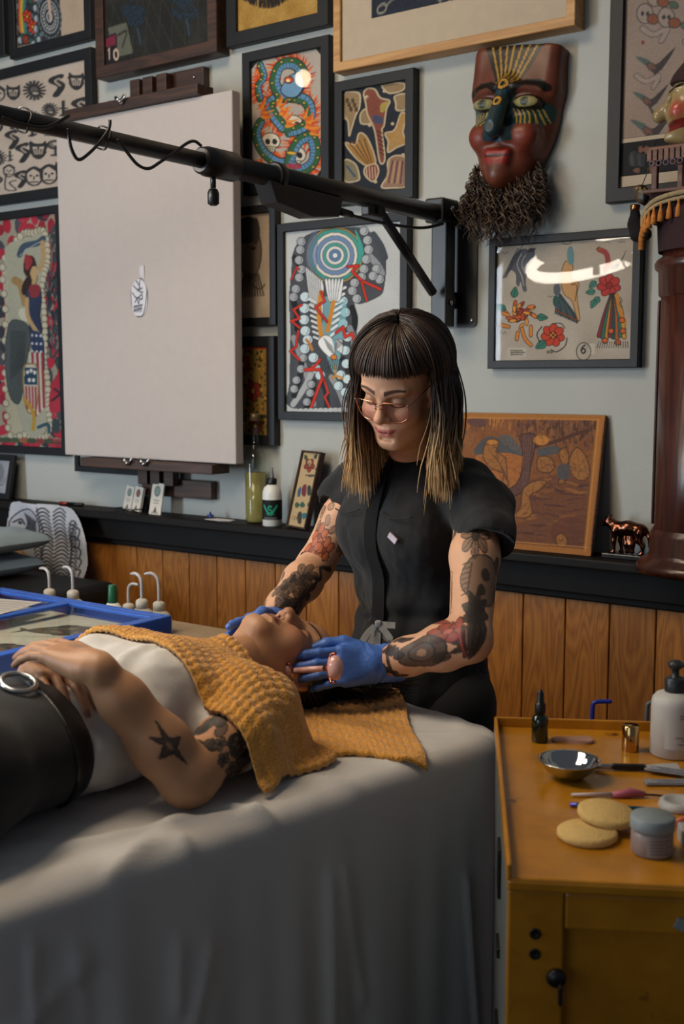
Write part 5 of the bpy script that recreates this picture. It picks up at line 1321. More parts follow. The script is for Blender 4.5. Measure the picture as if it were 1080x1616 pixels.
MB().lathe([(.0075, .151), (.006, .160), (.0035, .176), (.002, .186), (0, .187)], 14).build('nozzle', mat('grey_plastic', '#6d7074', .4), t)
# small framed flash leaning
t = thing('small_frame', 'narrow bark-edged framed flash strip leaning beside the squeeze bottle', 'picture frame')
fs = sw(465, 822, .085)[0]
t.matrix_world = Matrix.Translation(wp(fs + .018, LEDGE + .002, 0.095)) @ WMAT @ RX(math.radians(-14)) @ RY(math.radians(4.5)) @ RZ(math.radians(-12))
m_bark = mat('bark_edge', '#3a2418', .7, var=.4, scale=60, bump=.6, bscale=120)
frame_mesh(0.094, 0.245, 0.006, 0.022).build('frame', m_bark, t).location = (0, 0.011, 0.1225)
MB().box((0, 0.004, .1225), (.088, .010, .239)).build('backing', m_bark, t)
print_mesh('print', art_small_flash(), .083, .234, t, y=-0.003, z0=.0055)
MB().box((0, -.008, .1225), (.083, .002, .234)).build('glass', M['glass'], t)
# red-brown block half hidden behind the woman
t = ledge_thing('red_plaque', 'dark red wooden plaque half hidden behind her shoulder', 'plaque', sw(546, 826, .06)[0] + .03, 0.06)
MB().box((0, 0.02, .11), (.10, .014, .235), m=RX(math.radians(-8)), bevel=.002).build('board', mat('oxblood_wood', '#4a2020', .45, var=.3), t)
MB().lathe([(0, 0), (.006, 0), (.005, .003), (0, .004)], 10, m=T(-.035, -.018, .20) @ RX(math.pi / 2)).build('stud', M['steel'], t)
# business card holder with cards
t = ledge_thing('card_holder', 'black wire holder with two stacks of printed cards', 'card holder', sw(205, 797, .07)[0], 0.07, math.radians(-6))
g = MB(); g.tube([(-.05, -.028, .012), (.05, -.028, .012), (.05, .028, .012), (-.05, .028, .012)], .002, 6, closed=True)
for x in (-.05, 0, .05): g.tube([(x, -.028, .012), (x, -.028, .0), (x, .028, 0), (x, .028, .03)], .0018, 6)
g.build('wire_rack', M['black_metal'], t)
MB().box((0.0, .03, .03), (.10, .003, .06), m=RX(math.radians(-10))).build('back_plate', M['black_metal'], t)
def card_art(k):
    a = Art(26, 46, '#cfc9bd'); a.ell(13, 12, 6, 7, ['#7f8f86', '#8a5a52', '#7a8f96'][k % 3], edge='#4c4a45', ew=1); a.line([(7, 25), (19, 25)], 1, '#6a655c'); a.line([(8, 29), (18, 29)], 1, '#6a655c'); a.poly([(9, 42), (13, 33), (17, 42)], '#5a5650'); a.line([(6, 43), (20, 43)], 1, '#5a5650'); return a
for k, x in enumerate((-.026, .024)):
    cd = thing('printed_card', ['cream printed card stack, left of the two in the wire holder', 'cream printed card stack, right of the two in the wire holder'][k], 'card', group='cards on the ledge')
    cd.matrix_world = t.matrix_world @ T(x, .004, .004) @ RX(math.radians(-10)) @ RY(math.radians(5))
    MB().box((0, .006, .043), (.046, .010, .086)).build('card_stack', M['paper'], cd); print_mesh('print', card_art(k), .044, .084, cd, y=0.0005, z0=.001)
cd = thing('printed_card', 'single tall cream card standing right of the wire holder', 'card', group='cards on the ledge')
cd.matrix_world = Matrix.Translation(wp(sw(243, 803, .085)[0], LEDGE, 0.085)) @ WMAT @ RX(math.radians(-9)) @ RY(math.radians(3))
MB().box((0, .004, .055), (.056, .004, .110)).build('card_sheet', M['paper'], cd); print_mesh('print', card_art(0), .055, .109, cd, y=.0015, z0=.0005)
# little blue spinning top on a scrap of paper
t = ledge_thing('spinning_top', 'tiny blue spinning top on a scrap of paper', 'toy', sw(332, 812, .06)[0], 0.06)
MB().lathe([(0, .002), (.003, .004), (.012, .010), (.013, .013), (.004, .016), (.002, .024), (0, .025)], 16).build('top_body', mat('blue_enamel', '#2a3f86', .3), t)
ps = ledge_thing('paper_scrap', 'small torn paper scrap under the spinning top', 'paper', sw(340, 812, .06)[0] + .02, 0.06)
MB().prism([(-.05, -.02), (.02, -.028), (.055, -.01), (.05, .02), (-.04, .025)], .001).build('sheet', M['paper'], ps)
# marker pen
t = ledge_thing('marker_pen', 'black marker pen with red cap lying on the ledge', 'pen', sw(112, 793, .06)[0], 0.062, math.radians(8))
MB().tube([(-.012, 0, .007), (.06, 0, .007)], .0065, 12).build('barrel', M['black_metal'], t)
MB().tube([(-.05, 0, .007), (-.012, 0, .007)], .0068, 12).build('cap', mat('red_plastic', '#8a2a24', .35), t)
# small leaning frame at the far left of the ledge
t = thing('small_frame', 'small black photo frame leaning on the ledge at far left', 'picture frame')
t.matrix_world = Matrix.Translation(wp(-2.40, LEDGE + .001, .075)) @ WMAT @ RX(math.radians(-12))
frame_mesh(.26, .175, .024, .016).build('frame', BF, t).location = (0, .008, .0875)
ap = Art(40, 30, '#8d8f96'); ap.mottle(.05, 5).ell(26, 12, 8, 9, '#6f7078'); ap.line([(5, 24), (34, 22)], 1.5, '#6a6a70')
print_mesh('print', ap, .215, .13, t, y=-.002, z0=.0225)
MB().box((0, .004, .0875), (.25, .004, .165)).build('backing', BF, t); MB().box((0, -.006, .0875), (.215, .002, .13)).build('glass', M['glass'], t)
# tiger stencil on tracing paper hanging over the ledge
t = thing('tiger_stencil', 'crumpled tracing paper with a striped tiger drawing hanging off the ledge', 'drawing')
ts0 = sw(15, 850, .13)[0]; ts1 = sw(140, 850, .13)[0]; tw_ = ts1 - ts0
t.matrix_world = Matrix.Translation(wp((ts0 + ts1) / 2, LEDGE + .006, 0.131)) @ WMAT
m_tr = mat_paint('tracing_paper', .6, .3)
o = print_mesh('sheet', art_tiger(), tw_, .37, t, y=-.002, z0=-.362, material=m_tr, curve=lambda X, Z: .005 * np.sin(X * 30 + Z * 9) - .010 * (np.abs(Z) / .3) ** 2 + .004 * np.sin(Z * 40 + X * 14))
bm = bmesh.new(); bm.from_mesh(o.data); hw = tw_ / 2
out_ = [(-.95, -.02), (-.8, -.0), (-.5, .0), (.4, .0), (.72, -.02), (.98, -.11), (1.0, -.2), (.85, -.29), (.7, -.36), (.35, -.345), (.1, -.26), (-.25, -.22), (-.6, -.19), (-.9, -.16), (-1.0, -.11)]
oc = np.array(crom(out_, 4, True)); oc[:, 0] *= hw
def inside(px, pz):
    c = False
    for i in range(len(oc)):
        (ax, ay), (bx, by) = oc[i - 1], oc[i]
        if (ay > pz) != (by > pz) and px < (bx - ax) * (pz - ay) / (by - ay) + ax: c = not c
    return c
kill = [f for f in bm.faces if not inside(f.calc_center_median().x, f.calc_center_median().z)]
bmesh.ops.delete(bm, geom=kill, context='FACES'); bmesh.ops.solidify(bm, geom=bm.faces[:], thickness=.0006); bm.to_mesh(o.data); bm.free()

# ------------------------------------------------------------------ wooden column with puppet booth
cw = mat_wood('mahogany', '#2c1510', '#4a2419', 0.32, axis='Z', coat=.3)
CSs = 0.445; CO = 0.135
t = thing('wooden_column', 'dark glossy mahogany column standing on the ledge at right', 'column')
t.matrix_world = Matrix.Translation(wp(CSs, LEDGE, CO)) @ WMAT
cr_ = 0.128
MB().lathe([(0, 0), (cr_ + .035, 0), (cr_ + .037, .012), (cr_ + .030, .024), (cr_ + .012, .034), (cr_ + .006, .046), (cr_ + .006, .088), (cr_ + .002, .098), (cr_ - .002, .104), (cr_ - .002, .105)], 48, cap=False).build('base_moulding', cw, t)
MB().lathe([(cr_ - .004, .10), (cr_ - .004, .66), (0, .66)], 48, cap=False).build('shaft', cw, t)
MB().lathe([(cr_ - .004, .655), (cr_ + .002, .66), (cr_ + .004, .715), (cr_ + .012, .722), (cr_ + .014, .733), (cr_ + .008, .742), (cr_ - .004, .75), (cr_ - .004, .82), (0, .82)], 48, cap=False).build('band_moulding', cw, t)
MB().box((-cr_ + .004, -.03, .38), (.006, .012, .54), bevel=.002).build('edge_bead', cw, t)
ZB = LEDGE + .82
bt2 = thing('puppet_booth', 'little puppet theatre booth with tasselled apron on the column', 'toy theatre')
bt2.matrix_world = Matrix.Translation(wp(CSs, ZB, CO)) @ WMAT
m_booth = mat_wood('booth_wood', '#4a2c22', '#6b4433', .5, axis='X'); m_velvet = mat('dark_red_velvet', '#2a1015', .9, var=.3)
MB().box((.01, -.01, .035), (.27, .20, .07), bevel=.004).build('stage', m_velvet, bt2)
for sx in (-.118, .13):
    for y in (-.10, .07): MB().box((sx, y, .115), (.014, .014, .10), bevel=.002).build('post', m_booth, bt2)
MB().box((.005, -.005, .168), (.275, .215, .014), bevel=.003).build('roof_board', m_booth, bt2)
MB().box((.005, -.012, .073), (.285, .225, .008), bevel=.002).build('floor_board', m_booth, bt2)
MB().box((.01, .06, .115), (.24, .01, .09)).build('back_cloth', m_velvet, bt2)
for k in range(20): MB().box((-.128 + .0135 * k, -.114, .155), (.011, .003, .026), bevel=.001).build('slat', m_booth, bt2)
m_lace = mat('lilac_lace', '#6a5a68', .8); 
for k in range(16): MB().tube([(-.12 + .0165 * k + .006 * math.cos(a), -.117, .136 + .006 * math.sin(a)) for a in np.linspace(0, 6.283, 10, endpoint=False)], .0016, 5, closed=True).build('lace_loop', m_lace, bt2)
# apron: cream braid band and orange tassels
m_braid = mat('cream_braid', '#9c8a68', .9, var=.25, scale=120, bump=.5, bscale=300); m_tas = mat('orange_thread', '#b5702a', .8, var=.3, scale=150)
ap_ = [(-.15, -.085, .0), (-.142, -.10, .028), (-.11, -.118, .052), (-.05, -.124, .064), (.02, -.126, .066), (.10, -.126, .062)]
for dz, r in ((0, .006), (-.012, .0045)):
    MB().tube([(x, y, z + dz) for x, y, z in crom(ap_, 6)], r, 8).build('braid', m_braid, bt2)
for k, (x, y, z) in enumerate(crom(ap_, 3)):
    if k % 1 == 0:
        MB().lathe([(0, .006), (.003, .004), (.0035, 0), (.003, -.003), (.0065, -.016), (.008, -.034), (.0, -.035)], 10, m=T(x, y - .004, z - .02)).build('tassel', m_tas, bt2)
# red skirt below braid
MB().lathe([(cr_ + .006, -.06), (cr_ + .012, .03), (cr_ - .01, .05)], 40, cap=False).build('apron', m_velvet, bt2)
# puppet head leaning out of the booth roof
def punch():
    f = Field((-.11, -.09, -.09), (.10, .09, .12), .0024)
    # faces -x (towards the left along the wall)
    f.ell((.005, 0, .01), (.062, .055, .066), k=.02); f.ell((-.02, 0, -.035), (.045, .042, .042), k=.03)
    f.cone((-.045, 0, .015), (-.088, 0, -.012), .014, .012, .02); f.ball((-.084, 0, -.016), .013, .01)
    f.cone((-.04, 0, -.07), (-.066, 0, -.066), .016, .012, .02)
    f.cone((-.075, 0, -.047), (-.03, -.06, -.047), .006, .006, .005, sub=True); f.cone((-.075, 0, -.047), (-.03, .06, -.047), .006, .006, .005, sub=True)
    for y in (-1, 1): f.ball((-.05, y * .024, .014), .013, .008, sub=True); f.ball((-.043, y * .024, .012), .011, .006); f.ball((-.038, y * .034, -.018), .018, .02); f.ell((.02, y * .055, .0), (.014, .008, .022), k=.006); f.cone((-.052, 0, .032), (-.035, y * .036, .030), .007, .006, .008)
    f.cone((0, 0, -.05), (.005, 0, -.09), .03, .03, .02)
    V, Fq = f.mesh(); V = relax(V, Fq, 2); x, y, z = V.T
    C = np.tile(np.array(hexc('#8c7a52')), (len(V), 1)) * (1 + .1 * fbm(V, 40)[:, None])
    ay = np.abs(y); C = mixc(C, '#a33a2c', np.exp(-(((x + .038) / .016) ** 2 + ((ay - .045) / .02) ** 2 + ((z + .016) / .017) ** 2)) * 1.3)
    C = mixc(C, '#6d211a', (np.abs(z + .047) < .009) * (x < -.02)); C = mixc(C, '#191310', (np.hypot(ay - .026, z - .012) < .0065) * (x < -.04)); C = mixc(C, '#191310', (np.abs(z - .034 - .1 * (ay - .02)) < .004) * (x < -.02) * (ay > .008))
    C = mixc(C, '#2a1c16', (z > .045 - .3 * x) * 0.0); return V, Fq, C
t = thing('punch_puppet', 'grinning wooden puppet head with rosy cheek and dark red cap', 'puppet')
t.matrix_world = Matrix.Translation(wp(CSs - .035, ZB + .268, CO + .075)) @ WMAT @ RZ(math.radians(12)) @ RY(math.radians(-6))
V, Fq, C = punch(); np_mesh('head', V, Fq, mat_paint('varnished_paint', .28, .5), t, colors=C)
f = Field((-.09, -.09, .0), (.14, .09, .14), .003); f.ell((.012, 0, .045), (.068, .062, .045), k=.01); f.chain([(.02, 0, .07), (.07, 0, .07), (.11, 0, .03)], [.04, .03, .015], .03); f.halfspace_cut((0, 0, .036), (-.25, 0, -1))
V, Fq = f.mesh(); np_mesh('cap', relax(V, Fq, 2), Fq, mat('dark_red_felt', '#2b1412', .9, var=.2, bump=.3), t)
# small hanging doll: brass crowned head and black bag body
hs, hz = sw(1008, 335, .11)
t = thing('hanging_doll', 'small dark doll with brass crown and black body hanging by the column', 'doll')
t.matrix_world = Matrix.Translation(wp(sw(1006, 345, .10)[0], sw(1006, 380, .10)[1], 0.10)) @ WMAT
f = Field((-.04, -.035, -.01), (.05, .035, .115), .002); f.chain([(.008, 0, .02), (-.004, 0, .04), (-.006, 0, .068)], [.021, .017, .012], .012); f.chain([(.0, 0, .014), (.024, 0, .014)], [.016, .014], .01)
V, Fq = f.mesh(); np_mesh('body', relax(V, Fq, 1), Fq, mat('black_wool', '#08080a', .95, bump=.3), t)
MB().lathe([(.010, .073), (.0125, .075), (.0125, .086), (.010, .088), (0, .088)], 16, m=T(-.006, 0, 0)).build('collar', mat('polished_brass', '#a5764a', .25, metal=1), t)
f = Field((-.03, -.03, .08), (.05, .03, .16), .0018); f.ell((.008, 0, .108), (.013, .013, .019), k=.006); f.cone((-.004, 0, .106), (-.009, 0, .104), .004, .003, .004); f.ell((.006, 0, .126), (.016, .016, .009), k=.004); f.ell((.018, 0, .105), (.012, .015, .022), k=.006)
V, Fq = f.mesh(); V = relax(V, Fq, 1); C = np.tile(np.array(hexc('#4a3a22')), (len(V), 1)); C = mixc(C, '#15110c', (V[:, 0] > .012) * .9); C = mixc(C, '#a08040', (np.abs(V[:, 2] - .123) < .003) * (np.sin(np.arctan2(V[:, 1], V[:, 0] - .006) * 9) > 0) * .9)
np_mesh('head', V, Fq, mat_paint('old_gilt', .4, .5), t, colors=C)
MB().tube([(.008, .002, .13), (.02, .03, .19), (.02, .06, .25)], .0012, 6).build('cord', m_cable, t)

# ------------------------------------------------------------------ lamps seen only as reflections in the picture glass
m_ring = mat('ring_lamp_glow', '#ffffff', .5, emit=38, ecol='#fff2df'); m_bulb = mat('bulb_glow', '#ffe9c8', .5, emit=38, ecol='#ffe6c0')
def lamp_from_reflection(u, v, dist, off=.026):
    p = onw(u, v, off); d = ray(u, v); d.normalize(); r = d - 2 * d.dot(WN) * WN
    return p + r * dist
rc = lamp_from_reflection(935, 404, 1.95)
t = thing('ring_lamp', 'glowing ring lamp hanging left of the view, mirrored in the flash sheet glass', 'lamp')
view = (rc - wp(0, 1.8, 0)).normalized()
t.matrix_world = Matrix.Translation(rc)
MB().tube([(.262 * math.cos(a), .262 * math.sin(a), 0) for a in np.linspace(0, 2 * math.pi, 48, endpoint=False)], .024, 12, closed=True).build('light_ring', m_ring, t)
MB().tube([(.295 * math.cos(a), .295 * math.sin(a), .02) for a in np.linspace(0, 2 * math.pi, 48, endpoint=False)], .014, 8, closed=True).build('housing', M['black_metal'], t)
for k in range(3):
    a = k * 2.094; MB().tube([(.31 * math.cos(a), .31 * math.sin(a), .02), (.0, 0, .75)], .002, 6).build('hanger_wire', M['black_metal'], t)
tilt_axis = WD; t.rotation_euler = (Matrix.Rotation(math.radians(16), 4, WN) @ Matrix.Rotation(math.radians(4), 4, WD)).to_euler()
for u, v, dist, lab in ((478, 124, 2.3, 'round pendant bulb mirrored in the dragon print glass'), (1081, 190, 1.9, 'round pendant bulb mirrored in the swallow print glass')):
    p = lamp_from_reflection(u, v, dist); t = thing('pendant_bulb', lab, 'lamp', p, group='pendant bulbs')
    MB().lathe([(0, -.04)] + [(.04 * math.sin(a), -.04 * math.cos(a)) for a in np.linspace(.2, 2.7, 12)] + [(.014, .045)], 20).build('globe', m_bulb, t)
    MB().lathe([(.0, .04), (.018, .04), (.018, .085), (.006, .09), (0, .09)], 16).build('socket', M['black_metal'], t)
    MB().tube([(0, 0, .09), (0, 0, .9)], .003, 6).build('cord', M['black_metal'], t)
# ------------------------------------------------------------------ treatment table
TA = Vector((0.7196, 0.6945, 0)); TB = Vector((0.6945, -0.7196, 0)); TM0 = Vector((0.045, 2.307, 0))
ta, tb, tm0 = np.array(TA), np.array(TB), np.array(TM0)
def TM(s, bb, z): return TM0 - TA * s + TB * bb + ZV * z
def tmn(s, bb, z): return tm0 - ta * s + tb * bb + np.array([0, 0, z])
TROT = np.array(Matrix(((TB.x, TA.x, 0), (TB.y, TA.y, 0), (0, 0, 1))))     # columns: near side, head end, up
TMAT = Matrix.Translation(TM0) @ Matrix(((TB.x, TA.x, 0, 0), (TB.y, TA.y, 0, 0), (0, 0, 1, 0), (0, 0, 0, 1)))
TZ = 0.87
NEAR, FAR, TLEN = 0.405, -0.40, 1.92
M['sheet'] = mat('pale_grey_sheet', '#c6c4c1', 0.85, var=0.03, scale=6, bump=0.25, bscale=500, sheen=0.2)
tt = thing('treatment_table', 'long padded treatment table under the grey sheet', 'table', group=None)
tt.matrix_world = TMAT
cxm = (NEAR + FAR) / 2
MB().box((cxm, -TLEN / 2, TZ - .065), (NEAR - FAR - .03, TLEN - .05, .10), bevel=.03, seg=3).build('padded_top', mat('black_vinyl', '#151516', .45), tt)
MB().box((cxm, -TLEN / 2, TZ - .135), (NEAR - FAR - .10, TLEN - .14, .04), bevel=.005).build('frame', M['black_metal'], tt)
for x in (FAR + .10, NEAR - .10):
    for y in (-.14, -TLEN + .14): MB().box((x, y, (TZ - .15) / 2), (.05, .05, TZ - .15), bevel=.004).build('leg', M['black_metal'], tt)
def make_sheet():
    hx, hy, rc_ = (NEAR - FAR) / 2, TLEN / 2, .085
    per = []                       # rounded rectangle outline with normals, dense at the head end
    def seg(p, q, n, nm):
        for k in range(n): per.append((p[0] + (q[0] - p[0]) * k / n, p[1] + (q[1] - p[1]) * k / n, nm[0], nm[1]))
    def arc(cx, cy, a0, n):
        for k in range(n):
            a = math.radians(a0 + 90 * k / n); per.append((cx + rc_ * math.cos(a), cy + rc_ * math.sin(a), math.cos(a), math.sin(a)))
    seg((hx, -hy + rc_), (hx, hy - rc_), 260, (1, 0)); arc(hx - rc_, hy - rc_, 0, 26)
    seg((hx - rc_, hy), (-hx + rc_, hy), 110, (0, 1)); arc(-hx + rc_, hy - rc_, 90, 20)
    seg((-hx, hy - rc_), (-hx, -hy + rc_), 90, (-1, 0)); arc(-hx + rc_, -hy + rc_, 180, 12)
    seg((-hx + rc_, -hy), (hx - rc_, -hy), 30, (0, -1)); arc(hx - rc_, -hy + rc_, 270, 12)
    P = np.array(per); n = len(P)
    d = np.r_[0, np.cumsum(np.hypot(*np.diff(P[:, :2], axis=0).T))]; Lp = d[-1] + .02
    qs = list(np.linspace(0, .97, 46)); rings = []
    er = .035
    # fold pattern along the perimeter (smooth periodic noise)
    def fold(freqs, seed):
        r = np.random.default_rng(seed); o = np.zeros(n)
        for f in freqs: o += np.sin(2 * np.pi * (f * d / Lp + r.uniform())) * r.uniform(.5, 1)
        return o / len(freqs) ** .5
    f1, f2 = fold([16, 23, 29, 37], 3), fold([41, 53, 67], 5)
    crn = np.exp(-((P[:, 0] - (hx - .03)) ** 2 + (P[:, 1] - (hy - .03)) ** 2) / .012)
    for q in qs:
        c = np.c_[np.full(n, 0.0), np.clip(P[:, 1], -hy, hy) * 0]; 
        x = P[:, 0] * q; y = P[:, 1] * (1 - (1 - q) * hx / hy) if q > 0 else P[:, 1] * (1 - hx / hy)
        y = np.sign(P[:, 1]) * np.maximum(np.abs(P[:, 1]) - (1 - q) * hx, 0) if True else y
        rings.append(np.c_[x - P[:, 2] * er * q, y - P[:, 3] * er * q, np.full(n, TZ)])
    for t in np.linspace(0.1, 1, 7):
        a = t * math.pi / 2
        rings.append(np.c_[P[:, 0] - P[:, 2] * er * (1 - math.sin(a)), P[:, 1] - P[:, 3] * er * (1 - math.sin(a)), np.full(n, TZ - er * (1 - math.cos(a)))])
    for t in np.linspace(.02, 1, 44):
        drop = t * .70; A_ = .026 * t ** .8; A2 = .006 * min(1, t * 3)
        tight = np.exp(-((P[:, 1] - (hy - .16)) / .26) ** 2) * (P[:, 0] > hx - .09)     # pressed flat beside the cabinet
        o = (.018 * t + A_ * (f1 * .6 + .35)) * (1 - .9 * tight) + A2 * f2 * (1 - .6 * tight) + crn * .02 * t * (P[:, 1] > hy - .04)
        rings.append(np.c_[P[:, 0] + P[:, 2] * o, P[:, 1] + P[:, 3] * o, np.full(n, TZ - er - drop)])
    R = np.array(rings); K = len(R)
    V = R.reshape(-1, 3); V[:, 0] += cxm; V[:, 1] -= TLEN / 2
    # creases on the top and shoulder of the drape: (s0,b0)-(s1,b1), height, width
    x, y, z = V.T; s_ = -y
    for (sa, ba, sb, bb_, hgt, w) in [(.70, .33, .86, .40, .016, .014), (.86, .30, .60, .38, .014, .012), (.62, .34, .58, .42, .012, .010), (.80, .36, 1.05, .36, .010, .018), (.45, .34, .40, .42, .008, .014), (.30, .36, .22, .41, .007, .012), (1.0, .30, 1.2, .40, .012, .02), (.16, .30, .05, .41, .006, .010), (.10, .36, -.0, .25, .006, .012), (.74, .38, .74, .44, .014, .012)]:
        dd = seg_dist(np.c_[s_, x, 0 * x], (sa, ba, 0), (sb, bb_, 0)); g = np.exp(-(dd / w) ** 2) * (z > TZ - .12)
        z += .6 * hgt * g
    # wandering creases down the near side
    for k in range(14):
        r = np.random.default_rng(40 + k); s0 = r.uniform(0, 1.25); z0 = r.uniform(.55, .86); s1 = s0 + r.uniform(-.18, .18); z1 = z0 - r.uniform(.08, .3); w = r.uniform(.006, .014)
        dd = seg_dist(np.c_[s_, z, 0 * x], (s0, z0, 0), (s1, z1, 0)); x += .007 * np.exp(-(dd / w) ** 2) * (x > NEAR - .06)
    z += .003 * fbm(np.c_[x, y, 0 * x], 9, 3, 2) * (z > TZ - .03)
    V = np.c_[x, y, z]
    i = np.arange(K * n).reshape(K, n); j = np.roll(i, -1, 1)
    Fq = np.stack([i[:-1], i[1:], j[1:], j[:-1]], -1).reshape(-1, 4)
    return V, Fq
V, Fq = make_sheet()
sh = np_mesh('bed_sheet', V, Fq, M['sheet'])
sh.matrix_world = TMAT
tag(sh, 'pale grey sheet draped over the treatment table in soft folds', 'sheet')
# ------------------------------------------------------------------ people: shared builders
M['skin'] = mat_paint('skin', 0.48, 0.4, bump=0.12, bscale=600, sss=0.12)
M['cloth_black'] = mat('black_scrub_cloth', '#0e0f11', 0.85, var=0.12, scale=8, bump=0.25, bscale=700, sheen=0.12)
def build_head(skin, lipc, smile=0.0, h=0.0016, neck=True):
    """local: x = person's left, y = forward, z = up, eyes at z=0; returns V,F,C"""
    f = Field((-.105, -.13, -.17), (.105, .135, .14), h)
    f.ell((0, -.014, .036), (.0745, .096, .084), k=.02)
    f.ell((0, .022, -.036), (.058, .064, .080), k=.03)
    f.cone((-.056, -.015, -.058), (-.016, .064, -.098), .019, .015, .03); f.cone((.056, -.015, -.058), (.016, .064, -.098), .019, .015, .03)
    f.cone((-.008, .070, -.100), (.008, .070, -.100), .016, .016, .02)
    f.ell((0, .045, .045), (.058, .042, .045), k=.03)
    for s in (-1, 1):
        f.ell((s * .037, .060, -.036), (.026, .024, .024), k=.03)
        f.ell((s * .032, .090, -.002), (.019, .013, .013), k=.014, sub=True)
        f.cone((s * .012, .084, .019), (s * .045, .072, .022), .0085, .008, .014)
        f.ell((s * .031, .0715, -.003), (.0155, .0135, .0125), k=.005)
        f.ell((s * .0755, -.004, -.012), (.007, .018, .031), Matrix.Rotation(.35 * s, 3, 'Z') @ Matrix.Rotation(.15, 3, 'X'), k=.006)
        f.ell((s * .079, -.000, -.010), (.004, .011, .020), Matrix.Rotation(.35 * s, 3, 'Z'), k=.004, sub=True)
        f.ball((s * .075, .006, -.036), .007, .006)
    f.cone((0, .083, .012), (0, .104, -.030), .0075, .0098, .014)
    f.ball((0, .1045, -.034), .0105, .008)
    for s in (-1, 1):
        f.ell((s * .0125, .094, -.038), (.0075, .010, .0075), k=.006)
        f.ell((s * .0062, .0985, -.0465), (.0036, .006, .0034), k=.003, sub=True)
    up = smile
    # muzzle, lips
    f.ell((0, .072, -.066), (.026, .017, .020), k=.02)
    f.chain([(-.026, .0735, -.0685 + up), (-.010, .0865, -.0655), (0, .0885, -.0668), (.010, .0865, -.0655), (.026, .0735, -.0685 + up)], [.0032, .0058, .0052, .0058, .0032], .006)
    f.chain([(-.021, .0755, -.0715 + up), (-.008, .085, -.0765), (.008, .085, -.0765), (.021, .0755, -.0715 + up)], [.0030, .0068, .0068, .0030], .006)
    f.chain([(-.024, .081, -.0695 + up), (0, .0955, -.0715), (.024, .081, -.0695 + up)], [.0012, .0014, .0012], .0026, sub=True)
    f.cone((-.010, .086, -.088), (.010, .086, -.088), .005, .005, .008, sub=True)
    if neck: f.cone((0, .005, -.07), (0, -.03, -.165), .050, .050, .03).cone((0, .03, -.085), (0, .0, -.165), .036, .036, .03)
    else: f.cone((0, -.005, -.05), (0, -.005, -.10), .046, .046, .03)
    V, Fq = f.mesh(); V = relax(V, Fq, 1); x, y, z = V.T; ax = np.abs(x)
    C = np.tile(np.array(hexc(skin)), (len(V), 1)) * (1 + .035 * fbm(V, 40, 3, 1)[:, None])
    C = mixc(C, '#b0604c', np.exp(-(((ax - .042) / .020) ** 2 + ((z + .038) / .018) ** 2)) * (y > .03) * .38)
    C = mixc(C, '#a85a48', np.exp(-((ax / .013) ** 2 + ((z + .036) / .012) ** 2)) * (y > .085) * .30)
    front = y > .05
    # lips
    lz = np.where(ax < .027, 1, 0) * front
    zc = -.0705 + up * (ax / .023) ** 2; hgt = .0095 * np.sqrt(np.maximum(1 - (ax / .0275) ** 2, 0))
    C = mixc(C, lipc, lz * np.clip((hgt - np.abs(z - zc)) / .002, 0, 1) * .85)
    C = mixc(C, '#4a1a18', lz * (np.abs(z - (-.0712 + up * (ax / .023) ** 2)) < .0011) * (ax < .0225) * .8)
    # eyelids, lashes and brows
    C = mixc(C, '#7e5138', np.exp(-(((ax - .031) / .016) ** 2 + ((z - .003) / .010) ** 2)) * front * .35)
    lash = -.0095 - .0035 * (1 - ((ax - .031) / .0155) ** 2)
    C = mixc(C, '#1f1310', front * (np.abs(ax - .031) < .0155) * np.clip(1.6 - np.abs(z - lash) / .0011, 0, 1) * .95)
    C = mixc(C, '#5a3524', front * (np.abs(ax - .031) < .014) * np.clip(1.3 - np.abs(z - (.0085 - .25 * (ax - .031) ** 2 / .0155)) / .0010, 0, 1) * .45)
    bz = .0205 + .006 * np.sin(np.clip((ax - .012) / .040, 0, 1) * 2.4)
    bw = .0058 * (1 - .55 * np.clip((ax - .012) / .042, 0, 1))
    C = mixc(C, '#35221a', front * (ax > .011) * (ax < .053) * np.clip((bw - np.abs(z - bz)) / .0016, 0, 1) * .85)
    C = mixc(C, '#1c0d0a', (np.hypot(ax - .0062, z + .0465) < .0034) * (y > .085) * .85)
    return V, Fq, C
def xf(V, m):
    m = np.array(m); return V @ m[:3, :3].T + m[:3, 3]
def basis(origin, X, Y, Z, sc=1.0):
    X, Y, Z = (Vector(v).normalized() for v in (X, Y, Z))
    return Matrix(((X.x * sc, Y.x * sc, Z.x * sc, origin[0]), (X.y * sc, Y.y * sc, Z.y * sc, origin[1]), (X.z * sc, Y.z * sc, Z.z * sc, origin[2]), (0, 0, 0, 1)))
def frame_xz(origin, X, Zhint, sc=1.0):
    X = Vector(X).normalized(); Z = Vector(Zhint); Z = (Z - X * Z.dot(X)).normalized(); return basis(origin, X, Z.cross(X), Z, sc)
FY = [.029, .0105, -.0085, -.0265]; FL = [(.043, .026, .021), (.047, .030, .022), (.043, .027, .021), (.033, .021, .018)]; FR = [.0092, .0094, .0088, .0078]
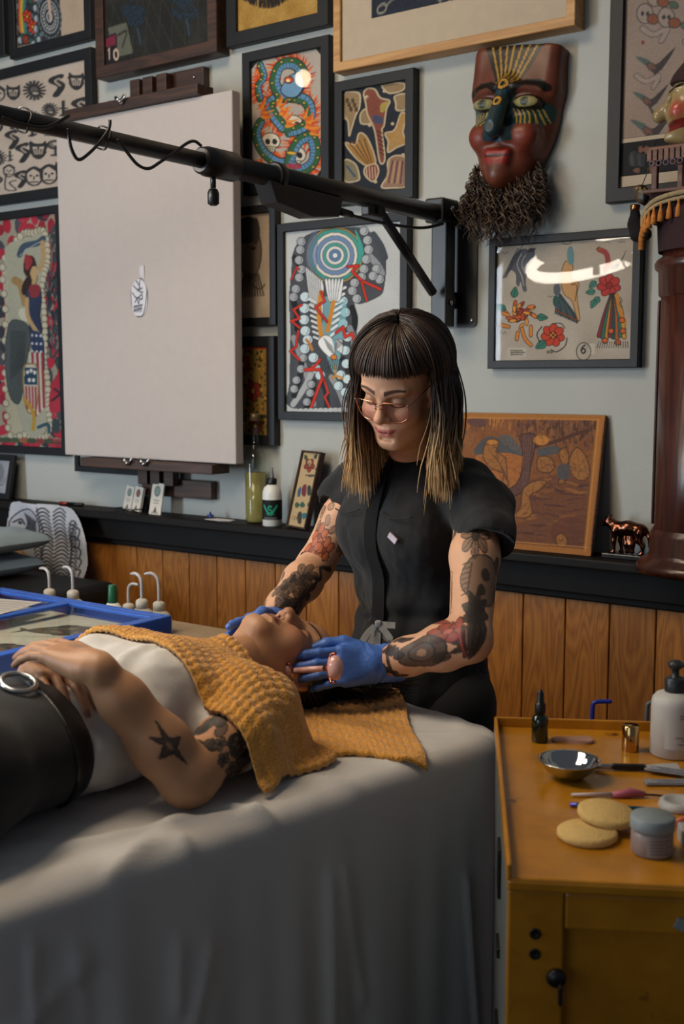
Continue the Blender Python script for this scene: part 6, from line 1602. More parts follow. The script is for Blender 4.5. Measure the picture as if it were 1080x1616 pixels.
def hand(f, mx, side, curls, spread=(.06, .02, -.03, -.09), thumb=((.8, .9, -.3), (1.0, .45, -.3), (1.0, .2, -.3)), fat=1.0, ffat=None, tl=(.040, .032, .026)):
    """x: along the fingers, z: back of hand; side=+1 puts the thumb on +y. Returns fingertip (pos, direction, back) list"""
    tips = []; sc = (mx.to_3x3() @ Vector((1, 0, 0))).length
    w = lambda p: np.array(mx @ Vector((p[0], p[1] * side, p[2])))
    f.cone(w((-.01, 0, 0)), w((.02, 0, 0)), .025 * fat * sc, .024 * fat * sc, .012)
    for y in FY:
        f.cone(w((.008, y * .55, .0)), w((.088 - abs(y) * .25, y, .0)), .0165 * fat * sc, .0122 * fat * sc, .012)
    f.cone(w((.02, .018, -.008)), w((.058, .030, -.012)), .017 * fat * sc, .013 * fat * sc, .012)
    f.cone(w((.02, -.016, -.008)), w((.06, -.020, -.008)), .015 * fat * sc, .012 * fat * sc, .012)
    for k in range(4):
        p = Vector((.088 - abs(FY[k]) * .25, FY[k], .0)); A = 0.0; pts = [p.copy()]
        for j in range(3):
            A += curls[k][j]; d = Vector((math.cos(A) * math.cos(spread[k]), math.sin(spread[k]) * math.cos(A), -math.sin(A))); p = p + d * FL[k][j]; pts.append(p.copy())
        r = FR[k] * (ffat or fat) * sc; f.chain([w(q) for q in pts], [r * 1.06, r, r * .95, r * .8], .0035)
        tips.append((w(pts[-1]), np.array(mx.to_3x3() @ Vector((d.x, d.y * side, d.z))), np.array(mx.to_3x3() @ Vector((math.sin(A), 0, math.cos(A))))))
    p = Vector((.026, .030, -.008)); pts = [p.copy()]
    for j in range(3):
        d = Vector(thumb[j]).normalized(); p = p + d * tl[j]; pts.append(p.copy())
    f.chain([w(q) for q in pts], [.0145 * fat * sc, .0118 * fat * sc, .0105 * fat * sc, .0085 * fat * sc], .006)
    tips.append((w(pts[-1]), np.array(mx.to_3x3() @ Vector((d.x, d.y * side, d.z))), np.array(mx.to_3x3() @ Vector((0, side * .8, .5)))))
    return tips
def paint_nails(V, C, tips, col):
    for p, d, bk in tips:
        d = d / np.linalg.norm(d); q = p + d * .001 + bk / (np.linalg.norm(bk) + 1e-9) * .006
        C = mixc(C, col, np.clip(1.6 - np.linalg.norm(V - q, axis=1) / .0055, 0, 1))
    return C
def bounds(pts, pad):
    p = np.array([list(q) for q in pts], float); return p.min(0) - pad, p.max(0) + pad
def arm_uv(V, pts, ref):
    """t = metres along the limb from the first point, phi = angle from ref"""
    pts = [np.array(p, float) for p in pts]; best = np.full(len(V), 9.0); T_ = np.zeros(len(V)); PH = np.zeros(len(V)); acc = 0
    for a, b in zip(pts[:-1], pts[1:]):
        ab = b - a; Ls = np.linalg.norm(ab); u = ab / Ls; tt_ = np.clip((V - a) @ u, 0, Ls); q = V - a - tt_[:, None] * u; dist = np.linalg.norm(q, axis=1)
        r = np.array(ref, float) - u * (np.array(ref, float) @ u); r /= np.linalg.norm(r); s_ = np.cross(u, r)
        m = dist < best; best[m] = dist[m]; T_[m] = acc + tt_[m]; PH[m] = np.arctan2(q[m] @ s_, q[m] @ r); acc += Ls
    return T_, PH, best
def paint_arm(V, C, pts, ref, art, L0, L1, amin=-2.4, amax=2.4):
    """print a tattoo drawing (x: along the arm, y: around it); black pixels of art.m keep skin"""
    t, ph, _ = arm_uv(V, pts, ref)
    X = (t - L0) / (L1 - L0) * (art.w - 1); Y = (ph - amin) / (amax - amin) * (art.h - 1)
    ok = (X >= 0) & (X <= art.w - 1) & (Y >= 0) & (Y <= art.h - 1)
    xi = np.clip(X, 0, art.w - 1).astype(int); yi = np.clip(Y, 0, art.h - 1).astype(int)
    c = art.a[yi, xi]; al = art.al[yi, xi] * ok
    return C + (c - C) * al[:, None]
class Tattoo(Art):
    """ink drawing with its own coverage"""
    def __init__(s, w, h):
        super().__init__(w, h, (0, 0, 0)); s.al = np.zeros((h, w))
    def _blend(s, x0, y0, x1, y1, al, c):
        super()._blend(x0, y0, x1, y1, al, c); sub = s.al[y0:y1, x0:x1]; sub += (1 - sub) * al * .88
    def skin(s, pts, w): 
        old = s.al.copy(); t = Tattoo(s.w, s.h); t.line(pts, w, '#000'); s.al *= (1 - t.al); return s
INK, INK2 = '#2b2522', '#4d3f37'
def bloom(t, x, y, r, c=INK2, e=INK, n=7, ctr=INK):
    for k in range(n):
        a = 6.283 * k / n; t.ell(x + .62 * r * math.cos(a), y + .62 * r * math.sin(a), r * .42, r * .25, c, a, e, 1.6, al=.55); t.line([(x + .3 * r * math.cos(a), y + .3 * r * math.sin(a)), (x + .9 * r * math.cos(a), y + .9 * r * math.sin(a))], 1.2, e)
    t.ell(x, y, r * .26, r * .26, ctr, 0, e, 1.2)
def shadeleaf(t, x, y, l, w, rot, c=INK2): t.leaf(x, y, l, w, rot, c, INK, 1.5)

# ------------------------------------------------------------------ the tattooist standing at the head of the table
P0 = TM0 + TA * 0.172
FWD, LFT = -TA, TB
def PB(l, f_, z): return P0 + LFT * l + FWD * f_ + ZV * z
PROT = np.array(Matrix(((LFT.x, FWD.x, 0), (LFT.y, FWD.y, 0), (0, 0, 1))))
person = thing('person', 'standing person in black tunic and glasses bending over the client', 'person', (P0.x, P0.y, 0))
SKIN1 = '#cf9f7e'
# head
hd_o = at(634, 606, 2.285)
yaw, pit, rol = math.radians(33), math.radians(24), math.radians(7)
hf = Vector((-math.sin(yaw) * math.cos(pit), -math.cos(yaw) * math.cos(pit), -math.sin(pit)))
hl = ZV.cross(hf).normalized(); hu = hf.cross(hl).normalized()
hl, hu = hl * math.cos(rol) - hu * math.sin(rol), hu * math.cos(rol) + hl * math.sin(rol)
HM = basis(hd_o, hl, hf, hu, .94)
V, Fq, C = build_head(SKIN1, '#b4605a', smile=.0055)
parts = [(xf(V, HM), Fq, C)]
def skin_part(f, skin=SKIN1, rl=1):
    V, Fq = f.mesh(); V = relax(V, Fq, rl); return V, Fq, np.tile(np.array(hexc(skin)), (len(V), 1)) * (1 + .03 * fbm(V, 30, 3, 4)[:, None])
# neck and trunk
nb = PB(0, .02, 1.325); ng = HM @ Vector((0, -.02, -.10))
f = Field(*bounds([PB(-.2, -.15, .7), PB(.2, .2, 1.45), PB(.2, -.15, .7), PB(-.2, .2, 1.45), ng], .03), .006)
f.cone(nb, ng, .050, .047, .02); f.cone(PB(-.13, .0, 1.27), PB(.13, .0, 1.27), .045, .045, .04)
f.ell(PB(0, .03, 1.20), (.125, .085, .15), PROT, .04); f.ell(PB(0, .02, 1.0), (.115, .085, .16), PROT, .05); f.ell(PB(0, 0, .86), (.14, .10, .13), PROT, .05)
parts.append(skin_part(f))
# legs inside the trousers
f = Field(*bounds([PB(-.2, -.15, .0), PB(.2, .25, .9), PB(.2, -.15, .0), PB(-.2, .25, .9)], .02), .010)
for s in (-1, 1): f.chain([PB(s * .085, 0, .84), PB(s * .09, .02, .48), PB(s * .09, -.01, .09)], [.075, .048, .034], .02)
parts.append(skin_part(f))
# arms
shL, elL, wrL = PB(.165, .01, 1.268), at(742, 1010, 2.035), at(602, 1047, 2.125)
shR, elR, wrR = PB(-.165, .01, 1.275), at(497, 893, 2.50), at(424, 986, 2.285)
def arm_part(sh, el, wr, paint):
    f = Field(*bounds([sh, el, wr], .075), .0024)
    m1 = sh.lerp(el, .45); m2 = el.lerp(wr, .28); m3 = el.lerp(wr, .7)
    f.chain([sh, m1, el], [.045, .0455, .0385], .02); f.chain([el, m2, m3, wr], [.0385, .042, .034, .026], .02)
    V, Fq, C = skin_part(f, rl=2); return V, Fq, paint(V, C)
t1 = Tattoo(300, 240)      # her left arm: daisy, skull, dark bloom, red rose, ringed rose, bands
bloom(t1, 60, 120, 30, '#6a5646'); shadeleaf(t1, 36, 165, 26, 8, 1.0); shadeleaf(t1, 80, 70, 28, 9, -1.0)
t1.poly([(95, 60), (130, 56), (150, 80), (148, 120), (120, 150), (92, 130), (84, 90)], '#5d4c40', 4, al=.6, edge=INK, ew=2); t1.ell(110, 92, 9, 12, INK); t1.ell(132, 100, 8, 10, INK); t1.line([(98, 125), (140, 132)], 3, INK, 3)
for k in range(7): t1.line([(96 + 7 * k, 128), (98 + 7 * k, 146)], 1.4, INK)
for k in range(9): shadeleaf(t1, 165, 110, 34, 9, -1.6 + .7 * k, '#2f2825')
for k in range(5): t1.scribble(95 + 8 * k, 175, 30, 12, INK2, 1.4)
t1.flower(196, 150, 26, '#8a3328', '#a8483a', 6, '#3a1512', 1.6); t1.ell(200, 185, 22, 10, '#7d3a30', .4, INK, 1.5); shadeleaf(t1, 200, 105, 24, 10, -.5)
t1.ell(232, 120, 32, 34, '#3b332f', 0, INK, 2.4, al=.85); t1.ell(232, 120, 18, 20, '#5b4c42', 0, INK, 2, al=.7); t1.ell(232, 120, 7, 8, '#9a7a62')
for k in range(10): shadeleaf(t1, 262 + (k % 4) * 9, 70 + 12 * k, 20, 7, .4 * k, '#352c28')
t1.line([(280, 30), (276, 210)], 5, INK, 4); t1.line([(290, 30), (288, 210)], 3, INK, 4)
for k in range(16): t1.ell(random.uniform(20, 290), random.choice([random.uniform(10, 50), random.uniform(190, 235)]), 14, 9, '#453830', random.uniform(0, 3), INK, 1.4, al=.7)
camL = np.array(EYE - elL); camR = np.array(EYE - elR)
LA = (elL - shL).length + (wrL - elL).length
parts.append(arm_part(shL, elL, wrL, lambda V, C: paint_arm(V, C, [shL, elL, wrL], camL, t1, .05, LA)))
t2 = Tattoo(300, 240)      # her right arm: line work, orange blossoms, bird, big dark peonies
for k in range(26): t2.ell(random.uniform(30, 90), random.uniform(40, 200), 9, 6, '#8a6a54', random.uniform(0, 3), INK2, 1.3, al=.3)
for x, y in ((88, 150), (102, 118), (110, 150)): t2.flower(x, y, 22, '#b5603c', '#7d3a26', 5, '#4a2418', 1.5)
shadeleaf(t2, 118, 100, 30, 10, .5, '#28221f'); shadeleaf(t2, 120, 90, 26, 10, -.7, '#28221f'); shadeleaf(t2, 124, 160, 26, 9, .9, '#28221f')
t2.line([(140, 80), (160, 105), (180, 90), (196, 120)], 9, '#3c332e', 5, al=.85); t2.line([(138, 80), (165, 112), (200, 126)], 1.8, INK, 5)
for x, y, r in ((205, 125, 34), (240, 90, 30), (238, 150, 30), (270, 130, 22)):
    bloom(t2, x, y, r, '#4f4239', INK, 8)
for k in range(22): shadeleaf(t2, random.uniform(190, 285), random.uniform(60, 190), 24, 7, random.uniform(0, 6.28), random.choice(['#2b2522', '#4a3d35', '#6d5849']))
for k in range(6): t2.line([(215 + 12 * k, 190), (222 + 12 * k, 225)], 3, '#463a33')
for k in range(10): t2.ell(random.uniform(150, 290), random.uniform(190, 235), 13, 8, '#463a33', random.uniform(0, 3), INK, 1.4, al=.6)
LR = (elR - shR).length + (wrR - elR).length
parts.append(arm_part(shR, elR, wrR, lambda V, C: paint_arm(V, C, [shR, elR, wrR], camR, t2, .03, LR)))
V, Fq, C = join_np(parts)
np_mesh('body', V, Fq, M['skin'], person, colors=C, world_space=True)
# tunic
f = Field(*bounds([PB(-.34, -.2, .62), PB(.36, .24, 1.42), PB(.36, -.2, .62), PB(-.34, .24, 1.42)], .02), .0042)
f.ell(PB(0, .035, 1.205), (.150, .108, .155), PROT, .04); f.ell(PB(0, .015, 1.03), (.138, .104, .17), PROT, .06)
for s in (-1, 1): f.ell(PB(s * .068, .105, 1.185), (.066, .050, .066), PROT, .05)
f.cone(PB(-.125, .0, 1.278), PB(.125, .0, 1.278), .055, .055, .05)
f.cone(PB(0, -.02, 1.305), PB(0, .0, 1.325), .075, .062, .05)
f.chain([PB(0, 0, 1.0), PB(0, .0, .86), PB(0, -.005, .70)], [.12, .145, .146], .05)
for s, sh_, el_ in ((1, shL, elL), (-1, shR, elR)):
    d_ = el_ - sh_; o_ = LFT * s
    f.chain([PB(s * .12, .0, 1.276), sh_ + d_ * .08 + o_ * .006 + ZV * .004, sh_ + d_ * .31 + o_ * .026], [.056, .058, .056], .03)
    f.cone(sh_ + d_ * .10 + o_ * .02, sh_ + d_ * .34 + o_ * .064, .044, .026, .02)
    # sleeve opening: hollow under the flare
    f.cone(sh_ + d_ * .47 + o_ * .03, sh_ + d_ * .60 + o_ * .04, .062, .07, .006, sub=True)
f.halfspace_cut(PB(0, 0, .66), (0, 0, -1))
V, Fq = f.mesh(); V = relax(V, Fq, 2); N = vnormals(V, Fq)
loc = (V - np.array(P0)) @ PROT; lx, ly, lz = loc.T
low = np.clip((1.22 - lz) / .2, 0, 1)
wr_ = .006 * low * np.sin(lx * 46 + 3 * fbm(loc, 6, 2, 3)) * np.clip(1 - (lz - 1.0) / .3, 0, 1) + .004 * fbm(loc * np.array([1, 1, .5]), 22, 3, 8)
ang = np.clip((np.abs(lx) - .1) / .1, 0, 1) * np.clip((lz - 1.15) / .1, 0, 1); wr_ += .004 * ang * np.sin(lz * 90 + np.abs(lx) * 60)
tie = np.exp(-((lz - 1.015) / .018) ** 2) * .010; V = V + N * (wr_ - tie)[:, None]
np_mesh('tunic', V, Fq, M['cloth_black'], person, world_space=True)
def tunic_front(l, z):
    """outermost tunic vertex near the lateral position and height"""
    d = (np.abs(lx - l) < .012) & (np.abs(lz - z) < .012)
    return float(ly[d].max()) if d.any() else .12
pts = [PB(l_, tunic_front(l_, z_) + .004, z_) for l_, z_ in [(.002, 1.345), (.004, 1.30), (.004, 1.25), (.004, 1.2), (.004, 1.15), (.004, 1.1), (.004, 1.05), (.004, .98), (.004, .9), (.004, .8)]]
c_ = crom(pts, 4)
def strip(path, w, nrm, lat):
    mb = MB(); A = [mb.bm.verts.new(Vector(p) - lat * w + nrm * .0) for p in path]; B = [mb.bm.verts.new(Vector(p) + lat * w) for p in path]
    for k in range(len(path) - 1): mb.bm.faces.new((A[k], A[k + 1], B[k + 1], B[k]))
    bmesh.ops.solidify(mb.bm, geom=mb.bm.faces[:], thickness=.003); return mb
strip(c_, .017, FWD, LFT).build('placket', M['cloth_black'], person, world_space=True)
# stand collar, open in front
g = MB(); ring = []
ncx = PB(0, .006, 0)
for k in range(25):
    a = math.radians(-150 + 300 * k / 24); dv = -FWD * math.cos(a) + LFT * math.sin(a); fr_ = max(0, -math.cos(a))
    base = ncx + dv * .066 + ZV * (1.338 - .028 * fr_); top = ncx + dv * (.070 + .012 * fr_) + FWD * .012 + ZV * (1.388 - .030 * fr_); ring.append((base, top))
A_ = [g.bm.verts.new(p) for p, q in ring]; B_ = [g.bm.verts.new(q) for p, q in ring]
for k in range(24): g.bm.faces.new((A_[k], A_[k + 1], B_[k + 1], B_[k]))
bmesh.ops.solidify(g.bm, geom=g.bm.faces[:], thickness=.005); g.build('collar', M['cloth_black'], person, smooth=True, world_space=True)
tagp = PB(.072, tunic_front(.072, 1.185) + .004, 1.186)
MB().box((0, 0, 0), (.024, .004, .012), m=Matrix.Translation(tagp) @ Matrix(((LFT.x, -FWD.x, 0, 0), (LFT.y, -FWD.y, 0, 0), (0, 0, 1, 0), (0, 0, 0, 1))) @ RY(math.radians(32))).build('name_tag', mat('pale_label', '#b9aeb8', .6), person, world_space=True)
# pocket seams on the chest
for s in (-1, 1):
    seam = crom([PB(s * .03, tunic_front(s * .03, 1.235) + .003, 1.235), PB(s * .07, tunic_front(s * .07, 1.225) + .003, 1.225), PB(s * .11, tunic_front(s * .11, 1.23) + .003, 1.23)], 4)
    MB().tube(seam, .0016, 5).build('pocket_seam', M['cloth_black'], person, world_space=True)
# grey waist tie in a bow
bw_ = mat('grey_ribbon', '#a3a4a6', .8, var=.1); bc = at(597, 985, 2.27)
def ribbon(px, w=.0065, name='tie_ribbon'):
    P = [at(u, v, y_) for u, v, y_ in px]; c2 = [Vector(p) for p in crom(P, 5)]; mb = MB()
    A = []; B = []
    for k, p in enumerate(c2):
        d = (c2[min(k + 1, len(c2) - 1)] - c2[max(k - 1, 0)]).normalized(); n_ = (EYE - p).normalized(); sd = d.cross(n_).normalized()
        A.append(mb.bm.verts.new(p - sd * w)); B.append(mb.bm.verts.new(p + sd * w))
    for k in range(len(c2) - 1): mb.bm.faces.new((A[k], A[k + 1], B[k + 1], B[k]))
    bmesh.ops.solidify(mb.bm, geom=mb.bm.faces[:], thickness=.0015); return mb.build(name, bw_, person, smooth=True, world_space=True)
by = 2.262
ribbon([(596, 984, by), (584, 975, by - .01), (574, 967, by - .008)]); ribbon([(596, 984, by), (604, 992, by - .012), (616, 1008, by - .014), (610, 1006, by - .008), (602, 992, by)]); ribbon([(597, 985, by), (608, 986, by - .008), (624, 987, by - .006)])
ribbon([(594, 986, by), (580, 1000, by - .016), (570, 1018, by - .018), (572, 1030, by - .01), (586, 1012, by - .002), (596, 990, by)]); ribbon([(596, 987, by), (596, 1005, by - .008), (594, 1026, by - .006)])
MB().box((0, 0, 0), (.014, .012, .016), m=Matrix.Translation(at(597, 985, by - .004)), bevel=.004).build('tie_knot', bw_, person, world_space=True)
# trousers and shoes
f = Field(*bounds([PB(-.2, -.15, .05), PB(.2, .2, .9), PB(.2, -.15, .05), PB(-.2, .2, .9)], .03), .008)
for s in (-1, 1): f.chain([PB(s * .085, 0, .82), PB(s * .092, .02, .48), PB(s * .092, -.005, .10)], [.098, .080, .070], .03)
f.ell(PB(0, 0, .80), (.165, .12, .11), PROT, .04); f.halfspace_cut(PB(0, 0, .07), (0, 0, -1))
V, Fq = f.mesh(); np_mesh('trousers', relax(V, Fq, 2), Fq, M['cloth_black'], person, world_space=True)
for s in (-1, 1):
    f = Field(*bounds([PB(s * .09, -.12, 0), PB(s * .09, .20, .12), PB(s * .03, .2, 0), PB(s * .16, -.1, 0)], .03), .006)
    f.chain([PB(s * .09, -.05, .045), PB(s * .092, .05, .04), PB(s * .10, .14, .034)], [.045, .044, .038], .02); f.cone(PB(s * .09, -.02, .06), PB(s * .09, -.01, .11), .042, .038, .02); f.halfspace_cut((0, 0, .002), (0, 0, -1))
    V, Fq = f.mesh(); np_mesh('shoe', V, Fq, M['black_metal'], person, world_space=True)
# gloves
M['glove'] = mat('blue_nitrile', '#4a74c6', 0.42, var=0.06, scale=40, bump=0.35, bscale=160)
tipL = at(452, 1060, 2.02)
mxL = frame_xz(wrL + (tipL - wrL).normalized() * .004, tipL - wrL, (-.10, -.90, .35), 1.0)
f = Field(*bounds([wrL, tipL, tipL + Vector((0, 0, .05)), tipL - Vector((0, 0, .06))], .06), .0021)
hand(f, mxL, -1, [(.16, .34, .30), (.22, .42, .35), (.3, .5, .4), (.36, .55, .4)], spread=(.05, .02, -.02, -.07), thumb=((1.0, .55, -.25), (1.0, .05, -.35), (1.0, -.15, -.45)), fat=1.10, ffat=.97)
dL = (tipL - wrL).normalized(); f.chain([wrL - dL * .034, wrL - dL * .016, wrL + dL * .02], [.036, .0325, .031], .012)
V, Fq = f.mesh(); V = relax(V, Fq, 1); N = vnormals(V, Fq); t_ = (V - np.array(wrL)) @ np.array(dL); V += N * (.0018 * np.sin(t_ * 420 + 6 * fbm(V, 20, 2, 1)) * np.clip((.05 - t_) / .05, 0, 1))[:, None]
np_mesh('glove', V, Fq, M['glove'], person, world_space=True)
tipR = at(322, 1024, 2.075)
mxR = frame_xz(wrR + (tipR - wrR).normalized() * .004, tipR - wrR, -TB + ZV * .25, 1.0)
f = Field(*bounds([wrR, tipR, tipR + Vector((0, 0, .05)), tipR - Vector((0, 0, .07))], .06), .0024)
hand(f, mxR, 1, [(.0, .12, .1), (.02, .14, .1), (.04, .16, .1), (.06, .2, .15)], thumb=((1, .4, -.2), (1, .1, -.3), (1, .0, -.3)), fat=1.10, ffat=1.0)
dR = (tipR - wrR).normalized(); f.chain([wrR - dR * .034, wrR - dR * .016, wrR + dR * .02], [.036, .032, .031], .012)
V, Fq = f.mesh(); np_mesh('glove', relax(V, Fq, 1), Fq, M['glove'], person, world_space=True)
# hair: brown fringe and long bob fading to blonde
def hair_mesh():
    st, cl = [], []
    dark = np.array([hexc('#2c1f18'), hexc('#3a2a20'), hexc('#241913'), hexc('#46332a')]); blond = np.array([hexc('#c29c66'), hexc('#d2b07a'), hexc('#b08a56'), hexc('#a07c50')])
    cen = np.array([0, -.014, .036]); rad = np.array([.0745, .096, .084])
    Hm = np.array(HM)
    def skull(th, ph, off):
        """th from crown, ph azimuth: 0 = front, + = person's left"""
        n = np.array([np.sin(th) * np.sin(ph), np.sin(th) * np.cos(ph), np.cos(th)]); p = cen[:, None] + n * (rad[:, None] + off); return p.T
    def add(P, r, mixv, tone):
        K = len(P); base = dark[tone % 4]; tipc = blond[tone % 4]; st.append((P, r)); cl.append(base + (tipc - base) * np.clip(mixv, 0, 1)[:, None])
    for k in range(2100):
        sd = random.choice([-1, 1]); ph = sd * random.triangular(math.radians(66 if sd > 0 else 50), math.pi, math.radians(95)); lay = random.random()
        th0 = random.uniform(.02, .55); the = math.radians(random.uniform(88, 102)); K1 = 12
        th = np.linspace(th0, the, K1); off = .010 + .022 * lay + .005 * np.sin(np.linspace(0, math.pi, K1))
        A = skull(th, np.full(K1, ph), off); A = A @ Hm[:3, :3].T + Hm[:3, 3]
        end = A[-1]; zend = random.gauss(1.292, .020) if lay < .6 else random.uniform(1.27, 1.37)
        K2 = 16; q = np.linspace(0, 1, K2 + 1)[1:]
        # hang straight down, gathering slightly toward the neck then flicking out at the ends
        out = (end - Hm[:3, 3]); out[2] = 0; out /= np.linalg.norm(out) + 1e-6
        tan = np.array([A[-1][0] - A[-2][0], A[-1][1] - A[-2][1], 0]) * 0
        nk = np.array(PB(0, .0, 0))[:2]; wv = random.uniform(-.007, .007); rnd = RNG.normal(0, .011, 2)
        B = np.empty((K2, 3)); B[:, 2] = end[2] + (zend - end[2]) * q
        bulge = .010 * np.sin(q * math.pi) - .006 * q + .012 * np.maximum(q - .75, 0) * 4 * (.4 + lay)
        B[:, 0] = end[0] + out[0] * bulge + rnd[0] * q + wv * np.sin(q * 5); B[:, 1] = end[1] + out[1] * bulge + rnd[1] * q + wv * np.cos(q * 5)
        # lie outside the shoulders
        P = np.r_[A, B]; zz = P[:, 2]
        l_ = (P - np.array(P0)) @ PROT
        over = np.clip((1.385 - zz) / .08, 0, 1); push = over * np.clip(np.abs(l_[:, 0]) - .02, 0, .12) * .0
        P[:, :2] += np.array([LFT.x, LFT.y])[None] * (np.sign(l_[:, 0]) * push)[:, None]
        fr_ = l_[:, 1]; need = np.clip(.085 - fr_, 0, .1) * over * (fr_ > -.02); P[:, :2] += np.array([FWD.x, FWD.y])[None] * need[:, None]
        hgt = (1.462 - zz) / .13 + random.uniform(-.18, .18); add(P, random.uniform(.0010, .0020), hgt * 1.15, random.randrange(4))
    for k in range(520):
        ph = random.uniform(-math.radians(66), math.radians(80)); th = np.linspace(random.uniform(.12, .5), math.radians(76 + 5 * abs(ph) + random.uniform(-2.5, 2.5)), 16)
        lay = random.random(); off = .009 + .010 * lay + .007 * np.sin(np.linspace(0, math.pi, 16)) + .006 * np.linspace(0, 1, 16) ** 2
        P = skull(th, ph * (1 - .25 * np.linspace(1, 0, 16)), off); P = P @ Hm[:3, :3].T + Hm[:3, 3]; add(P, random.uniform(.0012, .0021), np.full(16, .10 * random.random()), random.randrange(4))
    return locks(st, 4, cl)
V, Fq, C = hair_mesh()
# close-fitting under-layer so no scalp shows
f = Field((-.11, -.14, -.12), (.11, .11, .15), .003)
f.ell((0, -.014, .038), (.084, .106, .093), k=.01); f.cone((0, -.055, .0), (0, -.065, -.10), .075, .06, .03)
f.ell((0, .115, -.045), (.074, .115, .108), k=.012, sub=True); f.ell((.085, .055, -.01), (.05, .062, .062), k=.01, sub=True); f.ell((-.085, .06, -.02), (.05, .05, .06), k=.01, sub=True)
V2, F2 = f.mesh(); V2 = xf(relax(V2, F2, 2), HM); C2 = np.tile(np.array(hexc('#241913')), (len(V2), 1))
V, Fq, C = join_np([(V, Fq, C), (V2, F2, C2)])
np_mesh('hair', V, Fq, M['hair'], person, colors=C, world_space=True)
# glasses
m_gold = mat('rose_gold_wire', '#c08a72', .25, metal=1.0, var=.05); m_lens = mat_glass('spectacle_lens', (.93, .88, .90), .9)
gl = bpy.data.objects.new('glasses', None); link(gl, person); gl.matrix_parent_inverse = parent_world(person).inverted(); gl.matrix_basis = HM @ T(0, .100, -.016) @ RX(math.radians(-10))
def lens_pts(s):
    o = [(-.024, .018), (-.010, .0215), (.012, .020), (.026, .014), (.0275, 0), (.022, -.018), (.008, -.027), (-.010, -.0255), (-.022, -.012)]
    c = crom([(s * (.033 + x), 0, z) for x, z in o], 4, True); return [(p[0], -.010 * ((abs(p[0]) - .01) / .05) ** 2 * 1.2, p[2]) for p in c]
for s in (-1, 1):
    P = lens_pts(s); r = MB().tube(P, .0013, 6, closed=True).build('rim', m_gold, gl)
    g = MB(); g.bm.faces.new([g.bm.verts.new(p) for p in P]); g.build('lens', m_lens, gl)
    MB().tube(crom([(s * .060, -.011, .014), (s * .068, -.02, .014), (s * .076, -.07, .016), (s * .080, -.105, .014)], 5), .0012, 6).build('temple', m_gold, gl)
MB().tube([(-.010, -.001, .014), (0, .001, .015), (.010, -.001, .014)], .0012, 6).tube(crom([(-.011, -.001, .004), (0, .003, .0075), (.011, -.001, .004)], 4), .0012, 6).build('bridge', m_gold, gl)
for s in (-1, 1): MB().lathe([(0, 0), (.003, .0005), (.003, .001), (0, .0015)], 8, m=T(s * .009, -.004, -.004) @ RY(math.pi / 2 * s)).build('nose_pad', m_lens, gl)
MB().tube([tuple(HM @ Vector((.0035 * math.cos(a), .1035 + .001 * math.sin(a), -.0455 + .0035 * math.sin(a)))) for a in np.linspace(0, 6.283, 14, endpoint=False)], .0007, 5, closed=True).build('nose_ring', m_gold, person, world_space=True)
# ------------------------------------------------------------------ the client lying on the table
SKIN2 = '#b58764'
cl_ = thing('person', 'person lying on the table in white shirt and black trousers', 'person'); cl_.location = TM(.6, .05, TZ)
th_c = math.radians(16); rl_c = math.radians(13)
cf = ZV * math.cos(th_c) + TA * math.sin(th_c); cu = TA * math.cos(th_c) - ZV * math.sin(th_c); clf = cu.cross(cf)
clf2 = clf * math.cos(rl_c) - cf * math.sin(rl_c); cf2 = cf * math.cos(rl_c) + clf * math.sin(rl_c)
CH = basis(TM(.232, .010, .958), clf2, cf2, cu, .98)
V, Fq, C = build_head(SKIN2, '#8a5048', smile=.0005, neck=False)
hl_ = V.copy()
C = mixc(C, '#3a2a22', np.clip((V[:, 2] - .072 + .25 * np.maximum(-V[:, 1], 0) * -1) / .02, 0, 1) * .0)
parts = [(xf(V, CH), Fq, C)]
tw = lambda s, b_, z: tmn(s, b_, z)
# trunk and neck
f = Field(*bounds([tw(.25, -.25, .86), tw(1.2, .33, 1.1), tw(.25, .33, .86), tw(1.2, -.25, 1.1)], .02), .006)
f.cone(CH @ Vector((0, -.005, -.06)), tw(.44, .03, .955), .050, .058, .03); f.cone(CH @ Vector((0, .035, -.085)), tw(.43, .03, .975), .030, .040, .03); f.cone(tw(.44, -.14, .945), tw(.44, .19, .945), .052, .052, .04)
f.ell(tw(.56, .04, .955), (.150, .18, .080), TROT, .04); f.ell(tw(.78, .075, .955), (.125, .16, .075), TROT, .05); f.ell(tw(.98, .095, .955), (.16, .15, .085), TROT, .05)
parts.append(skin_part(f, SKIN2))
f = Field(*bounds([tw(.95, -.1, .86), tw(1.8, .3, 1.05), tw(.95, .3, .86), tw(1.8, -.1, 1.05)], .03), .010)
for b_ in (0, .2): f.chain([tw(1.0, b_ - .01, .95), tw(1.4, b_, .94), tw(1.76, b_, .915)], [.07, .05, .035], .03)
parts.append(skin_part(f, SKIN2))
shN, elN, wrN = Vector(tw(.445, .205, .955)), Vector(tw(.668, .300, .916)), Vector(tw(.770, .222, 1.086))
f = Field(*bounds([shN, elN, wrN, Vector(tw(.84, .02, 1.08))], .06), .0022)
f.chain([shN, shN.lerp(elN, .5), elN], [.056, .047, .040], .02); f.chain([elN, elN.lerp(wrN, .3), elN.lerp(wrN, .72), wrN], [.040, .0425, .034, .0235], .02)
# hand resting on the belly, one surface with the arm
dh = Vector(tw(.795, .055, 1.098)) - wrN
mxN = frame_xz(wrN, dh + ZV * .014, ZV + TB * .25, 1.0)
tipsN = hand(f, mxN, -1, [(.14, .20, .15), (.16, .22, .15), (.2, .25, .2), (.26, .3, .2)], spread=(.09, .02, -.06, -.15), thumb=((1, .5, -.2), (1, .25, -.35), (1, .1, -.3)), fat=.95, ffat=.86)
V, Fq, C = skin_part(f, SKIN2, 2)
t3 = Tattoo(260, 220)
